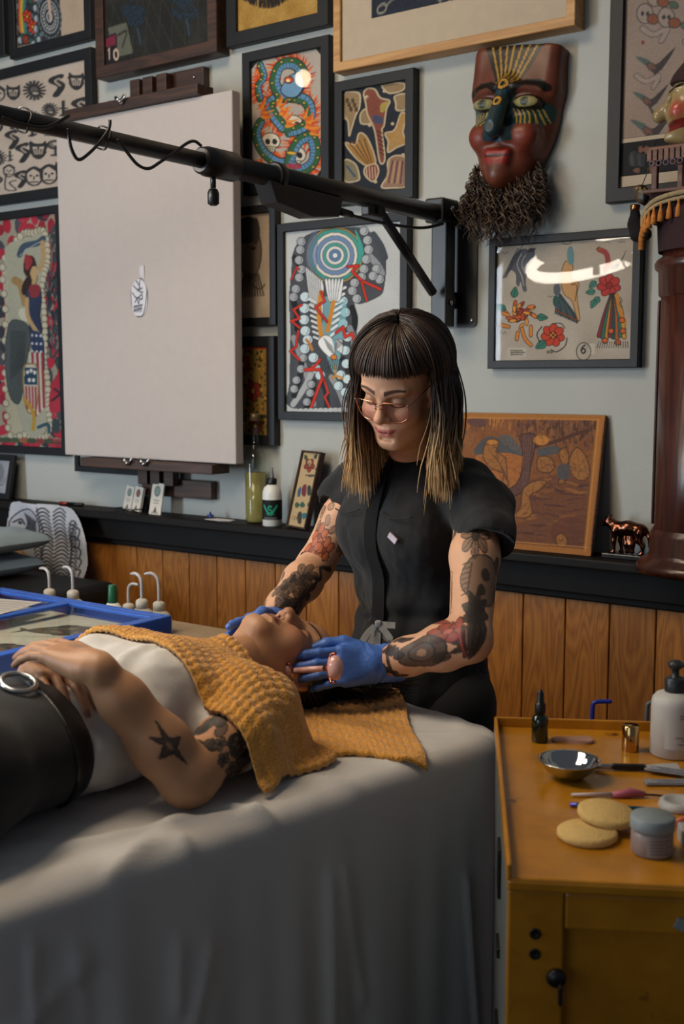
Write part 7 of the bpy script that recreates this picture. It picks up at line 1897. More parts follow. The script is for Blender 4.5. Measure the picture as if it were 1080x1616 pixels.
# bird-like star tattoo near the elbow, dark floral patch on the upper arm
def bird(t, x, y, s):
    t.poly([(x - 34 * s, y + 6 * s), (x - 10 * s, y - 4 * s), (x - 4 * s, y - 34 * s), (x + 6 * s, y - 8 * s), (x + 26 * s, y - 22 * s), (x + 14 * s, y), (x + 36 * s, y + 18 * s), (x + 8 * s, y + 10 * s), (x - 2 * s, y + 34 * s), (x - 8 * s, y + 10 * s)], '#3c332e', 1, edge=INK, ew=2)
    t.ell(x, y, 7 * s, 5 * s, '#8a6750')
bird(t3, 172, 112, .62)
for k in range(34): t3.ell(random.uniform(50, 118), random.uniform(20, 200), random.uniform(8, 15), 8, random.choice(['#2c2724', '#3f3833', '#231f1d', '#5a4a40']), random.uniform(0, 3), INK, 1.4)
for k in range(7): t3.flower(random.uniform(56, 110), random.uniform(30, 180), 10, '#57493f', INK, 5, INK, 1.2)
LN = (elN - shN).length + (wrN - elN).length
C = paint_arm(V, C, [shN, elN, wrN], np.array(EYE - elN) + np.array([0, 0, .4]), t3, .02, LN); C = paint_nails(V, C, tipsN, '#8a4a58')
# hands folded on the belly
tq = np.linalg.norm(V - np.array(mxN @ Vector((.06, -.012, .016))), axis=1); C = mixc(C, '#6d5b55', np.clip(1 - tq / .022, 0, 1) * .5 * (fbm(V, 90, 2, 3) > .0)); parts.append((V, Fq, C))
wrF = Vector(tw(.745, .020, 1.058)); elF = Vector(tw(.66, -.20, .925)); shF = Vector(tw(.445, -.15, .95))
f = Field(*bounds([shF, elF, wrF], .08), .005); f.chain([shF, elF, wrF], [.05, .04, .027], .02); parts.append(skin_part(f, SKIN2))
f = Field(*bounds([wrF, Vector(tw(.80, .27, 1.0)), Vector(tw(.74, .2, 1.08))], .045), .0022)
mxF = frame_xz(wrF, Vector(tw(.792, .24, 1.040)) - wrF, ZV + TB * .15, 1.0)
tipsF = hand(f, mxF, 1, [(.16, .22, .2), (.18, .24, .2), (.2, .26, .2), (.2, .3, .2)], thumb=((1, .4, -.2), (1, .2, -.3), (1, .1, -.3)), fat=.95, ffat=.86)
V, Fq, C = skin_part(f, '#b58866', 1); C = paint_nails(V, C, tipsF, '#8f5a64'); parts.append((V, Fq, C))
Vb, Fb, Cb = join_np(parts)
np_mesh('body', Vb, Fb, M['skin'], cl_, colors=Cb, world_space=True)
# shirt
M['shirt'] = mat('white_cotton', '#c9c7c3', .85, var=.03, bump=.2, bscale=500)
f = Field(*bounds([tw(.38, -.3, .87), tw(.95, .38, 1.12), tw(.38, .38, .87), tw(.95, -.3, 1.12)], .01), .0038)
f.ell(tw(.565, .045, .955), (.172, .185, .098), TROT, .04); f.ell(tw(.77, .078, .952), (.150, .19, .095), TROT, .06)
for b_ in (-.035, .115): f.ell(tw(.59, b_, 1.015), (.072, .075, .050), TROT, .05)
f.cone(tw(.47, .0, .95), tw(.47, .19, .955), .062, .062, .04); f.cone(tw(.47, .19, .955), shN.lerp(elN, .42), .062, .060, .03); f.cone(tw(.47, -.14, .95), tw(.53, -.19, .94), .06, .058, .03)
f.halfspace_cut((0, 0, TZ + .003), (0, 0, -1))
V, Fq = f.mesh(); V = relax(V, Fq, 2); N = vnormals(V, Fq); q_ = (V - tm0) @ TROT
V = V + N * (.0035 * np.sin(q_[:, 0] * 70 + q_[:, 1] * 30 + 4 * fbm(q_, 7, 2, 3)) * np.clip((-q_[:, 1] - .55) / .1, 0, 1) + .004 * fbm(q_, 14, 3, 6))[:, None]
np_mesh('shirt', V, Fq, M['shirt'], cl_, world_space=True)
# trousers, belt and buckle
m_tr2 = mat('black_twill', '#111215', .8, var=.25, scale=12, bump=.2, bscale=500, sheen=.1)
f = Field(*bounds([tw(.70, -.2, .87), tw(1.8, .36, 1.12), tw(.70, .36, .87), tw(1.8, -.2, 1.12)], .01), .0055)
f.ell(tw(.84, .082, .955), (.158, .12, .098), TROT, .05); f.ell(tw(.99, .098, .962), (.198, .17, .112), TROT, .05)
for b_ in (-.005, .205): f.chain([tw(1.0, b_, .965), tw(1.40, b_ - .0, .955), tw(1.72, b_, .93)], [.098, .080, .060], .04)
f.halfspace_cut(tw(.772, .08, .95), ta + np.array([0, 0, .05])); f.halfspace_cut((0, 0, TZ + .003), (0, 0, -1))
V, Fq = f.mesh(); V = relax(V, Fq, 2); N = vnormals(V, Fq); q_ = (V - tm0) @ TROT; V = V + N * (.006 * fbm(q_, 8, 3, 9))[:, None]
np_mesh('trousers', V, Fq, m_tr2, cl_, world_space=True)
f = Field(*bounds([tw(.76, -.2, .87), tw(.86, .36, 1.1), tw(.76, .36, .87), tw(.86, -.2, 1.1)], .01), .0035)
f.ell(tw(.84, .082, .955), (.1645, .127, .1045), TROT, .01); f.halfspace_cut(tw(.778, .08, .95), ta + np.array([0, 0, .05])); f.halfspace_cut(tw(.818, .08, .95), -ta - np.array([0, 0, .05])); f.halfspace_cut((0, 0, TZ + .004), (0, 0, -1))
V, Fq = f.mesh(); m_belt = mat('black_leather', '#121213', .4, var=.15)
bel = np_mesh('belt', V, Fq, m_belt, cl_, world_space=True)
bk = Vector(tw(.846, .132, 1.062)); bnx = (-TA); bny = TB
MB().tube([tuple(bk + bnx * (.024 * math.cos(a)) + bny * (.026 * math.sin(a)) - ZV * (.30 * .026 * math.sin(a)) ) for a in np.linspace(0, 6.283, 28, endpoint=False)], .0040, 8, closed=True).build('buckle', mat('brushed_silver', '#c9c9c6', .28, metal=1.0), bel, world_space=True)
for x_ in (.215, .16): 
    c3 = tw(.80, x_, 1.0)
# shoes beyond the frame
for b_ in (.0, .205):
    f = Field(*bounds([tw(1.70, b_ - .06, .87), tw(1.86, b_ + .06, 1.1)], .03), .006); f.chain([tw(1.76, b_, .915), tw(1.79, b_, .98), tw(1.80, b_, 1.05)], [.045, .042, .034], .02); V, Fq = f.mesh(); np_mesh('shoe', V, Fq, M['black_metal'], cl_, world_space=True)
# dark short-pulled hair and loose strands on the towel
st, colr = [], []
for k in range(900):
    ph = random.uniform(-math.pi, math.pi); th0 = random.uniform(.0, .5); the = random.uniform(1.2, 1.9) if abs(ph) > 1.5 else random.uniform(.75, 1.0) * (1 - .0)
    # from hairline back over the crown toward the knot behind the head
    n0 = np.array([math.sin(the) * math.sin(ph), math.sin(the) * math.cos(ph), math.cos(the)]); kn_ = np.array([0, -.62, .78]); kn_ /= np.linalg.norm(kn_)
    q = np.linspace(0, 1, 12)[:, None]; D = n0 * (1 - q) + kn_ * q; D /= np.linalg.norm(D, axis=1, keepdims=True)
    P = np.array([0, -.014, .036]) + D * (np.array([.0745, .096, .084]) + .004 + .010 * np.sin(q * 3.1))
    P = xf(P, CH); P[:, 2] = np.maximum(P[:, 2], TZ + .012); st.append((P, random.uniform(.0009, .0016))); colr.append(np.repeat(np.array([hexc(random.choice(['#15100d', '#1d1511', '#241a15']))]), 12, 0))
kn0 = xf(np.array([[0, -.07, .10]]), CH)[0]
for k in range(520):
    q = np.linspace(0, 1, 14); e = tw(random.uniform(-.02, .14), random.uniform(.02, .155), TZ + random.uniform(.012, .05)); m_ = tw(random.uniform(.08, .16), random.uniform(.02, .11), TZ + random.uniform(.03, .075))
    P = ((1 - q) ** 2)[:, None] * (kn0 + RNG.normal(0, .018, 3)) + (2 * q * (1 - q))[:, None] * m_ + (q ** 2)[:, None] * e; P[:, 2] = np.maximum(P[:, 2], TZ + .012)
    P += .004 * np.c_[np.sin(q * 9 + k), np.cos(q * 8 + k), np.sin(q * 7 + k)] * q[:, None]
    st.append((P, random.uniform(.0008, .0016))); colr.append(np.repeat(np.array([hexc(random.choice(['#15100d', '#1d1511', '#281d17']))]), 14, 0))
V, Fq, C = locks(st, 4, colr)
f = Field((-.10, -.13, -.10), (.10, .10, .15), .003); f.ell((0, -.016, .04), (.0785, .099, .087), k=.01); f.ell((0, .07, -.05), (.10, .085, .125), k=.01, sub=True); f.cone((-.1, .02, -.05), (.1, .02, -.05), .05, .05, .01, sub=True)
V2, F2 = f.mesh(); V2 = xf(V2, CH); V, Fq, C = join_np([(V, Fq, C), (V2, F2, np.tile(np.array(hexc('#15100d')), (len(V2), 1)))])
np_mesh('hair', V, Fq, M['hair'], cl_, colors=C, world_space=True)
ep = CH @ Vector((.081, .004, -.047))
MB().tube([tuple(ep + TA * (.011 * math.cos(a)) - ZV * .006 + (ZV * .6 + TB * -.2) * (.011 * math.sin(a))) for a in np.linspace(0, 6.283, 20, endpoint=False)], .0011, 6, closed=True).build('earring', mat('thin_silver', '#b8a890', .25, metal=1), cl_, world_space=True)

# ------------------------------------------------------------------ mustard towels
m_tow, nt, b = nodes_of('mustard_terry')
tc = addn(nt, 'ShaderNodeTexCoord'); n1 = addn(nt, 'ShaderNodeTexNoise'); n1.inputs['Scale'].default_value = 260; n1.inputs['Detail'].default_value = 2
nt.links.new(tc.outputs['Object'], n1.inputs['Vector']); cr = addn(nt, 'ShaderNodeValToRGB'); cr.color_ramp.elements[0].color = L('#b87a22'); cr.color_ramp.elements[1].color = L('#e6a63e'); cr.color_ramp.elements[0].position = .3; cr.color_ramp.elements[1].position = .7
nt.links.new(n1.outputs['Fac'], cr.inputs['Fac']); nt.links.new(cr.outputs['Color'], b.inputs['Base Color']); b.inputs['Roughness'].default_value = .95; b.inputs['Sheen Weight'].default_value = .4
bp = addn(nt, 'ShaderNodeBump'); bp.inputs['Strength'].default_value = .8; bp.inputs['Distance'].default_value = .004; nt.links.new(n1.outputs['Fac'], bp.inputs['Height']); nt.links.new(bp.outputs['Normal'], b.inputs['Normal'])
def height_of(Vs, S, B, base, rad=.012):
    """top of the given vertices above each table position, blurred like heavy cloth"""
    hs = .006; s0, b0 = -.1, -.5; nS, nB = 150, 170
    H = np.full((nS, nB), base); 
    for V_ in Vs:
        q = (V_ - tm0) @ TROT; i = np.round((-q[:, 1] - s0) / hs).astype(int); j = np.round((q[:, 0] - b0) / hs).astype(int); ok = (i >= 0) & (i < nS) & (j >= 0) & (j < nB); np.maximum.at(H, (i[ok], j[ok]), q[ok, 2])
    for _ in range(3):
        Hm_ = H.copy()
        for di, dj in ((1, 0), (-1, 0), (0, 1), (0, -1)): Hm_ = np.maximum(Hm_, np.roll(np.roll(H, di, 0), dj, 1) - .004)
        H = Hm_
    for _ in range(7): H = (H * 2 + np.roll(H, 1, 0) + np.roll(H, -1, 0) + np.roll(H, 1, 1) + np.roll(H, -1, 1)) / 6
    fi = np.clip((S - s0) / hs, 0, nS - 2); fj = np.clip((B - b0) / hs, 0, nB - 2); i = fi.astype(int); j = fj.astype(int); u = fi - i; v = fj - j
    return H[i, j] * (1 - u) * (1 - v) + H[i + 1, j] * u * (1 - v) + H[i, j + 1] * (1 - u) * v + H[i + 1, j + 1] * u * v
def get_world(o):
    n = len(o.data.vertices); a = np.empty(n * 3); o.data.vertices.foreach_get('co', a); return a.reshape(-1, 3)
trunk = [get_world(o) for o in cl_.children if o.name.split('.')[0] in ('body', 'shirt')]
trunk[0] = trunk[0][(((trunk[0] - tm0) @ TROT)[:, 1] < -.30)]
def towel(name, label, quad, n1_, n2_, drape, rib, off=.010):
    """quad: four (s,b) corners: head-near, foot-near, foot-far, head-far"""
    (sa, ba), (sb, bb_), (sc, bc_), (sd, bd) = quad
    p = np.linspace(0, 1, n1_)[:, None]; r = np.linspace(0, 1, n2_)[None]
    bow = 4 * r * (1 - r)
    S = (sa * (1 - p) + sb * p) * (1 - r) + (sd * (1 - p) + sc * p) * r; B = (ba * (1 - p) + bb_ * p) * (1 - r) + (bd * (1 - p) + bc_ * p) * r
    S = S + (p - .5) * .02 * np.sin(r * 9) ; B = B + .006 * np.sin(p * 8)
    H = height_of(drape, S, B, TZ + .004) if drape is not None else np.full(S.shape, TZ + .004)
    H = H + off + rib * np.abs(np.sin(np.broadcast_to(r, S.shape) * math.pi * (np.hypot(sa - sd, ba - bd) / .0125))) + .0015 * np.sin(p * 60 + r * 40)
    dr = np.clip((B - (NEAR - .035)) / .06, 0, 1); H = np.where(B > NEAR - .035, np.minimum(H, TZ + .016 - .05 * dr ** 2), H)
    top = np.stack([S, B, H], -1).reshape(-1, 3); bot = top.copy(); bot[:, 2] -= .008
    W = lambda a: tm0 - ta[None] * a[:, :1] + tb[None] * a[:, 1:2] + np.array([0, 0, 1.0])[None] * a[:, 2:3]
    i = np.arange(n1_ * n2_).reshape(n1_, n2_); N_ = n1_ * n2_
    F1 = np.stack([i[:-1, :-1], i[1:, :-1], i[1:, 1:], i[:-1, 1:]], -1).reshape(-1, 4); F2_ = F1[:, ::-1] + N_
    rim = np.r_[i[0, :], i[1:, -1], i[-1, -2::-1], i[-2:0:-1, 0]]; rn = np.roll(rim, -1); F3 = np.stack([rim, rn, rn + N_, rim + N_], -1)
    V = W(np.r_[top, bot]); return tag(np_mesh(name, V, np.r_[F1, F2_, F3], m_tow), label, 'towel', group='mustard towels')
towel('towel', 'mustard ribbed towel draped over the client\'s chest and shoulder', [(.368, .305), (.562, .345), (.625, -.30), (.360, -.30)], 120, 330, trunk, .0035)
towel('towel', 'mustard ribbed towel lying under the client\'s head', [(-.012, .085), (.262, .405), (.40, .22), (.10, -.12)], 120, 120, None, .0022, .006)
# rose quartz face roller held in her glove
m_rose = mat('rose_quartz', '#d9a9a2', .2, var=.08, scale=40, coat=.5); m_cu = mat('copper_wire', '#c9785a', .22, metal=1.0, var=.05)
ra, rb_ = at(466, 1058, 2.052), at(512, 1055, 2.008)
ro = thing('face_roller', 'rose quartz face roller with copper forks in gloved fingers', 'face roller', ra)
ax_ = (rb_ - ra).normalized()
MB().tube([ra, ra.lerp(rb_, .5), rb_], [.0052, .006, .0052], 12).build('handle', m_rose, ro, world_space=True)
def fork(c, axis, sp, L1, stone_l, stone_r, out):
    side = axis.cross(Vector((0, 1, 0)) * -1 + ZV * .15).normalized(); side = (side - axis * side.dot(axis)).normalized()
    side = (side * .8 + Vector((0, -.25, 0)) + ZV * .0); side = (side - axis * side.dot(axis)).normalized()
    e1, e2 = c + axis * L1 + side * sp, c + axis * L1 - side * sp
    MB().tube([c - axis * .012, c], .0050, 10).tube([e1 + axis * .012, e1 + axis * .004, e1, c + axis * .004, e2, e2 + axis * .004, e2 + axis * .012], .0021, 8).tube([e1 + axis * .010, e2 + axis * .010], .0014, 6).build('fork', m_cu, ro, world_space=True)
    m = basis(c + axis * (L1 + .010), side.cross(axis), axis, side); MB().lathe([(0, -stone_l)] + [(stone_r * math.sin(math.acos(max(-1, min(1, q)))) ** .8, q * stone_l) for q in np.linspace(-.95, .95, 14)] + [(0, stone_l)], 20, m=m).build('stone', m_rose, ro, world_space=True)
fork(rb_, ax_, .0255, .016, .0225, .0145, 1); fork(ra, -ax_, .0135, .008, .012, .0095, -1)
# ------------------------------------------------------------------ yellow cabinet in the foreground
CZ = 0.90
cA = atz(780, 1145, CZ); cB = atz(800, 1385, CZ)
cdep = (cA - cB); cD = cdep.length; cy_ = cdep.normalized(); cx_ = Vector((cy_.y, -cy_.x, 0)); CWd = 0.62
CMAT = basis(cB, cx_, cy_, ZV)       # local: x right, y away, z up from the front left corner (z measured from floor)
CMAT.translation = Vector((cB.x, cB.y, 0))
m_yel, nt, b = nodes_of('worn_yellow_enamel')
tc = addn(nt, 'ShaderNodeTexCoord'); n1 = addn(nt, 'ShaderNodeTexNoise'); n1.inputs['Scale'].default_value = 7; n1.inputs['Detail'].default_value = 6; n1.inputs['Roughness'].default_value = .7
nt.links.new(tc.outputs['Object'], n1.inputs['Vector']); cr = addn(nt, 'ShaderNodeValToRGB'); cr.color_ramp.elements[0].color = L('#a06a14'); cr.color_ramp.elements[1].color = L('#bd801c'); cr.color_ramp.elements[0].position = .35; cr.color_ramp.elements[1].position = .65
nt.links.new(n1.outputs['Fac'], cr.inputs['Fac'])
n3 = addn(nt, 'ShaderNodeTexNoise'); n3.inputs['Scale'].default_value = 16; n3.inputs['Detail'].default_value = 3; nt.links.new(tc.outputs['Object'], n3.inputs['Vector'])
mr = addn(nt, 'ShaderNodeMapRange'); mr.inputs['From Min'].default_value = .70; mr.inputs['From Max'].default_value = .76; nt.links.new(n3.outputs['Fac'], mr.inputs['Value'])
mx = addn(nt, 'ShaderNodeMix', data_type='RGBA'); mx.inputs['B'].default_value = L('#4a2618'); nt.links.new(mr.outputs[0], mx.inputs['Factor']); nt.links.new(cr.outputs['Color'], mx.inputs['A']); nt.links.new(mx.outputs['Result'], b.inputs['Base Color'])
b.inputs['Roughness'].default_value = .30; b.inputs['Coat Weight'].default_value = .25; b.inputs['Coat Roughness'].default_value = .1
M['yellow'] = m_yel
ct = thing('yellow_cabinet', 'worn mustard yellow metal cabinet with rimmed tray top', 'cabinet'); ct.matrix_world = CMAT
def cb(name, c, s, mt_=None, bev=.003, par=None): return MB().box(c, s, bevel=bev).build(name, mt_ or M['yellow'], par or ct)
th = .012
cb('tray_top', (CWd / 2, cD / 2, CZ - th / 2), (CWd, cD, th), bev=.003)
cb('tray_rim', (.003, cD / 2, CZ + .006), (.006, cD, .022), bev=.002); cb('tray_rim', (CWd / 2, cD - .003, CZ + .006), (CWd, .006, .022), bev=.002); cb('tray_rim', (CWd - .003, cD / 2, CZ + .006), (.006, cD, .022), bev=.002)
cb('tray_lip', (CWd / 2, .004, CZ - .010), (CWd, .010, .016), bev=.004)
cb('side_panel', (.009, cD / 2, CZ / 2 + .01), (.012, cD - .02, CZ - .05), mat('grey_steel_side', '#5d6668', .5)); cb('side_panel', (CWd - .009, cD / 2, CZ / 2 - .03), (.012, cD - .02, CZ - .10)); cb('back_panel', (CWd / 2, cD - .015, CZ / 2 - .03), (CWd - .03, .010, CZ - .10)); cb('bottom_panel', (CWd / 2, cD / 2, .06), (CWd - .03, cD - .03, .012))
# front frame: stiles and rail, recessed door
SW_ = .068
cb('stile', (SW_ / 2 + .002, .016, CZ / 2 + .015), (SW_, .022, CZ - .065)); cb('stile', (CWd - SW_ / 2 - .002, .016, CZ / 2 + .015), (SW_, .022, CZ - .065)); cb('rail', (CWd / 2, .016, CZ - .042), (CWd - 2 * SW_ - .006, .022, .046)); cb('rail', (CWd / 2, .016, .08), (CWd - 2 * SW_ - .006, .022, .07))
dr = cb('door', (CWd / 2, .030, CZ / 2), (CWd - 2 * SW_ + .01, .012, CZ - .12))
m_blk = M['black_metal']
MB().lathe([(0, 0), (.012, 0), (.0125, .003), (.010, .008), (0, .009)], 24, m=T(.0625, .005, CZ - .127) @ RX(math.pi / 2)).build('lock_boss', m_blk, ct)
MB().box((.066, -.012, CZ - .140), (.005, .010, .026), bevel=.002).build('key', m_blk, ct)
for dz in (.072, .098): MB().lathe([(0, .0005), (.0045, .0005), (.007, .002), (.007, 0), (0, 0)], 14, m=T(.036, .005, CZ - dz) @ RX(math.pi / 2)).build('screw_hole', m_blk, ct)
MB().box((.212, .0035, CZ - .052), (.020, .002, .014), m=T(.212, 0, CZ - .052) @ RY(.45) @ T(-.212, 0, -CZ + .052)).build('sticker', mat('torn_sticker', '#7f8a8c', .6), ct)
for x in (.04, CWd - .04):
    for y in (.05, cD - .05): MB().lathe([(0, 0), (.022, 0), (.022, .045), (.012, .055), (0, .055)], 16, m=T(x, y, 0)).build('foot', m_blk, ct)
for k in range(5): MB().box((.001, cD * .45, CZ - .11 - .12 * k), (.006, .05, .075 if k == 0 else .016), bevel=.002).build('side_clip', m_blk, ct)

# ------------------------------------------------------------------ things on the cabinet
def on_cab(u, v, dz=0): p = atz(u, v, CZ + dz); return Vector((p.x, p.y, CZ))
def ct_thing(name, label, cat, u, v, rz=0, group=None):
    p = on_cab(u, v); t = thing(name, label, cat, group=group); t.matrix_world = Matrix.Translation(p) @ CMAT.to_3x3().to_4x4() @ RZ(rz); return t
# dropper bottle
t = ct_thing('dropper_bottle', 'tiny dark green glass dropper bottle at the cabinet\'s back corner', 'bottle', 852, 1170)
m_grn = mat('dark_green_glass', '#0f1d12', .12, var=.1, coat=.6)
MB().lathe([(0, 0), (.0125, 0), (.0138, .002), (.0138, .038), (.012, .043), (.007, .047), (.007, .050), (0, .050)], 24).build('bottle_body', m_grn, t)
MB().lathe([(0, .048), (.0085, .048), (.009, .050), (.009, .064), (.0075, .066), (.006, .067), (.0055, .082), (.003, .088), (0, .089)], 20).build('dropper_cap', m_blk, t)
# gua sha stone
t = ct_thing('gua_sha', 'pale pink gua sha stone lying beside the dropper bottle', 'massage stone', 905, 1170)
MB().prism(crom([(-.036, .001), (-.020, .007), (-.002, .006), (.012, .014), (.028, .012), (.034, -.002), (.026, -.014), (.008, -.013), (-.012, -.007), (-.030, -.006)], 4, True), .006, bevel=.002).build('stone', mat('pink_quartz', '#b08a7c', .25, coat=.4), t)
# gold cap
t = ct_thing('gold_cap', 'shiny gold cylindrical cap standing near the pump bottle', 'cap', 995, 1184)
MB().lathe([(.0, 0), (.0135, 0), (.0138, .001), (.0138, .041), (.0128, .0425), (0, .0425)], 32).build('shell', mat('gold_metal', '#c9a56a', .12, metal=1), t)
# pump bottle
t = ct_thing('pump_bottle', 'white lotion bottle with dark pump at the right edge', 'bottle', 1062, 1190)
def rlathe(prof, n=40): return MB().lathe(prof, n)
rlathe([(0, 0), (.033, 0), (.036, .003), (.036, .085), (.0345, .093), (.029, .100), (.018, .103), (.016, .104), (0, .104)]).build('bottle_body', mat('matte_white', '#b9b7b2', .5, var=.02), t)
m_pmp = mat('dark_slate_plastic', '#24292e', .4)
MB().lathe([(0, .103), (.0155, .103), (.016, .105), (.016, .124), (.013, .127), (.006, .128), (.006, .140), (.0095, .142), (.012, .147), (.012, .151), (.008, .154), (0, .154)], 24).box((.012, -.010, .149), (.030, .009, .006), bevel=.002).build('pump', m_pmp, t)
AP = Art(60, 60, '#b9b7b2')
for k, (x, y, l) in enumerate([(24, 6, 22), (24, 10, 12), (18, 40, 26), (28, 44, 20), (22, 50, 14)]): AP.scribble(x, y, l, 2.4, '#6a6a6a', .9)
o = print_mesh('label', AP, 1.0, .062, t, y=0, z0=.018)
vv = get_world(o); tn = vv[:, 0] * 1.6 - math.pi / 2 + .25; o.data.vertices.foreach_set('co', np.c_[.0363 * np.cos(tn), .0363 * np.sin(tn), vv[:, 2]].ravel()); o.data.update()
# steel bowl
t = ct_thing('steel_bowl', 'small shiny steel bowl on the cabinet tray', 'bowl', 898, 1228)
pr = [(0, .002), (.018, .002), (.024, .004), (.036, .014), (.0435, .026), (.0465, .0285), (.047, .030), (.0455, .0305), (.042, .0285), (.035, .018), (.024, .0075), (.016, .005), (0, .0045)]
MB().lathe(pr, 48).build('bowl_body', mat('mirror_steel', '#c4c4c2', .07, metal=1, var=.03), t)
# spatula brush: metal ferrule, black handle, white blade
t = ct_thing('mask_brush', 'flat brush with black handle and pale blade behind the bowl', 'brush', 985, 1216, math.radians(2))
MB().tube([(-.048, 0, .006), (-.016, 0, .006)], [.0042, .0042], 10).build('ferrule', M['steel'], t); MB().box((.008, 0, .006), (.050, .010, .009), bevel=.002).build('handle', m_blk, t)
MB().prism([(.030, -.006), (.050, -.017), (.085, -.020), (.085, .022), (.052, .014), (.030, .006)], .003, m=T(0, 0, .004)).build('blade', mat('pale_silicone', '#a5a6a6', .5), t)
# two foil sample sachets
m_foil = mat('grey_foil_print', '#868890', .4, var=.08)
for k, (u, v, rz, lab) in enumerate([(1058, 1224, -.32, 'grey foil sachet tilted behind, nearer the pump bottle'), (1052, 1238, .10, 'grey foil sachet lying in front of the other sachet')]):
    t = ct_thing('foil_sachet', lab, 'sachet', u, v, rz, 'foil sachets')
    MB().box((.010, 0, .003 + .004 * (1 - k)), (.085, .020, .003), bevel=.001).build('pouch', m_foil, t)
    a_ = Art(60, 14, '#8a8c94'); a_.scribble(8, 3, 40, 3, '#3f4252', 1.2); a_.scribble(12, 8, 30, 3, '#3f4252', 1.2); print_mesh('print', a_, .080, .018, t, mtx=T(.010, 0, .0055 + .004 * (1 - k)) @ RX(-math.pi / 2))
# pink and white applicator brush
t = ct_thing('applicator_brush', 'thin white brush with pink grip lying across the tray', 'brush', 970, 1259, math.radians(4))
MB().tube([(-.062, 0, .004), (0, 0, .005)], [.0022, .0035], 10).build('white_stem', mat('pearl_white', '#b5a9a8', .35), t); MB().tube([(-.003, 0, .005), (.012, 0, .0055), (.024, .003, .0075), (.044, .002, .005)], [.0045, .006, .007, .004], 10).build('grip', mat('pink_rubber', '#a8566a', .5), t); MB().tube([(.042, .002, .005), (.070, 0, .004)], [.002, .0015], 8).build('tip', m_blk, t)
# iridescent rod with dark rod
m_iri, nt, b = nodes_of('iridescent_metal'); lw = addn(nt, 'ShaderNodeTexCoord'); sx = addn(nt, 'ShaderNodeSeparateXYZ'); nt.links.new(lw.outputs['Generated'], sx.inputs[0]); cr = addn(nt, 'ShaderNodeValToRGB'); cr.color_ramp.elements[0].color = L('#5a3fa8'); cr.color_ramp.elements[1].color = L('#14748a'); e3 = cr.color_ramp.elements.new(.3); e3.color = L('#1f9aa0'); nt.links.new(sx.outputs[0], cr.inputs['Fac']); nt.links.new(cr.outputs['Color'], b.inputs['Base Color']); b.inputs['Metallic'].default_value = 1; b.inputs['Roughness'].default_value = .25
t = ct_thing('extractor_tool', 'iridescent teal metal rod behind the sponges', 'tool', 948, 1277, math.radians(-4)); MB().tube([(-.042, 0, .004), (-.030, 0, .004), (.060, 0, .004)], [.0032, .0036, .0036], 12).build('rod', m_iri, t)
t = ct_thing('black_pencil', 'slim black pencil just in front of the teal rod', 'pencil', 965, 1288, math.radians(-9)); MB().tube([(-.040, 0, .003), (.055, 0, .003)], .0028, 8).build('shaft', m_blk, t)
# sponges
m_sp = mat('cream_sponge', '#cfae6c', .95, var=.06, scale=80, bump=.7, bscale=300)
def sponge(): return [(0, 0), (.036, 0), (.0395, .003), (.0395, .009), (.036, .012), (0, .012)]
for u, v, lab, m_ in ((927, 1322, 'round cream sponge lying flat in front', T(0, 0, 0)), (957, 1305, 'round cream sponge leaning on the flat sponge', T(0, 0, .0125) @ RY(.10) @ RX(.06))):
    t = ct_thing('face_sponge', lab, 'sponge', u, v, 0, 'cream face sponges'); MB().lathe(sponge(), 36, m=m_).build('pad', m_sp, t)
# cosmetic jar
t = ct_thing('cosmetic_jar', 'clear cream jar with grey lid in front on the tray', 'jar', 1029, 1345)
MB().lathe([(0, 0), (.024, 0), (.0265, .003), (.0265, .030), (.024, .033), (0, .033)], 36).build('jar_body', mat('frosted_rose_jar', '#8d7d78', .35), t)
MB().lathe([(.0, .033), (.0278, .033), (.0282, .0345), (.0282, .0475), (.026, .050), (0, .050)], 36).build('lid', mat('grey_lid', '#7f8a8e', .45), t)
AJ = Art(50, 24, '#8f8883'); [AJ.scribble(6, 3 + 4 * k, 34 - 5 * (k % 2), 1.6, '#5f5853', .7) for k in range(5)]
o = print_mesh('label', AJ, 1.0, .024, t, y=0, z0=.004); vv = get_world(o); tn = vv[:, 0] * 1.5 - math.pi / 2 + .35; o.data.vertices.foreach_set('co', np.c_[.0268 * np.cos(tn), .0268 * np.sin(tn), vv[:, 2]].ravel()); o.data.update()
# white lid, coral tube and small white box at the right edge
t = ct_thing('screw_cap', 'white screw cap lying on the tray\'s right side', 'cap', 1072, 1275); MB().lathe([(0, 0), (.027, 0), (.029, .003), (.026, .011), (.020, .013), (.018, .010), (0, .010)], 32).build('cap', mat('white_cap', '#a9aaa8', .5), t)
t = ct_thing('coral_tube', 'coral pink tube poking in beside the jar', 'tube', 1083, 1300, .7); MB().tube([(-.022, 0, .006), (.05, 0, .008)], [.004, .009], 12).build('tube_body', mat('coral_plastic', '#b5583a', .4), t)
t = ct_thing('white_box', 'little white box at the right edge near the jar', 'box', 1092, 1330); MB().box((0, 0, .011), (.032, .032, .022), bevel=.002).build('carton', mat('pale_carton', '#9a9da0', .6), t)
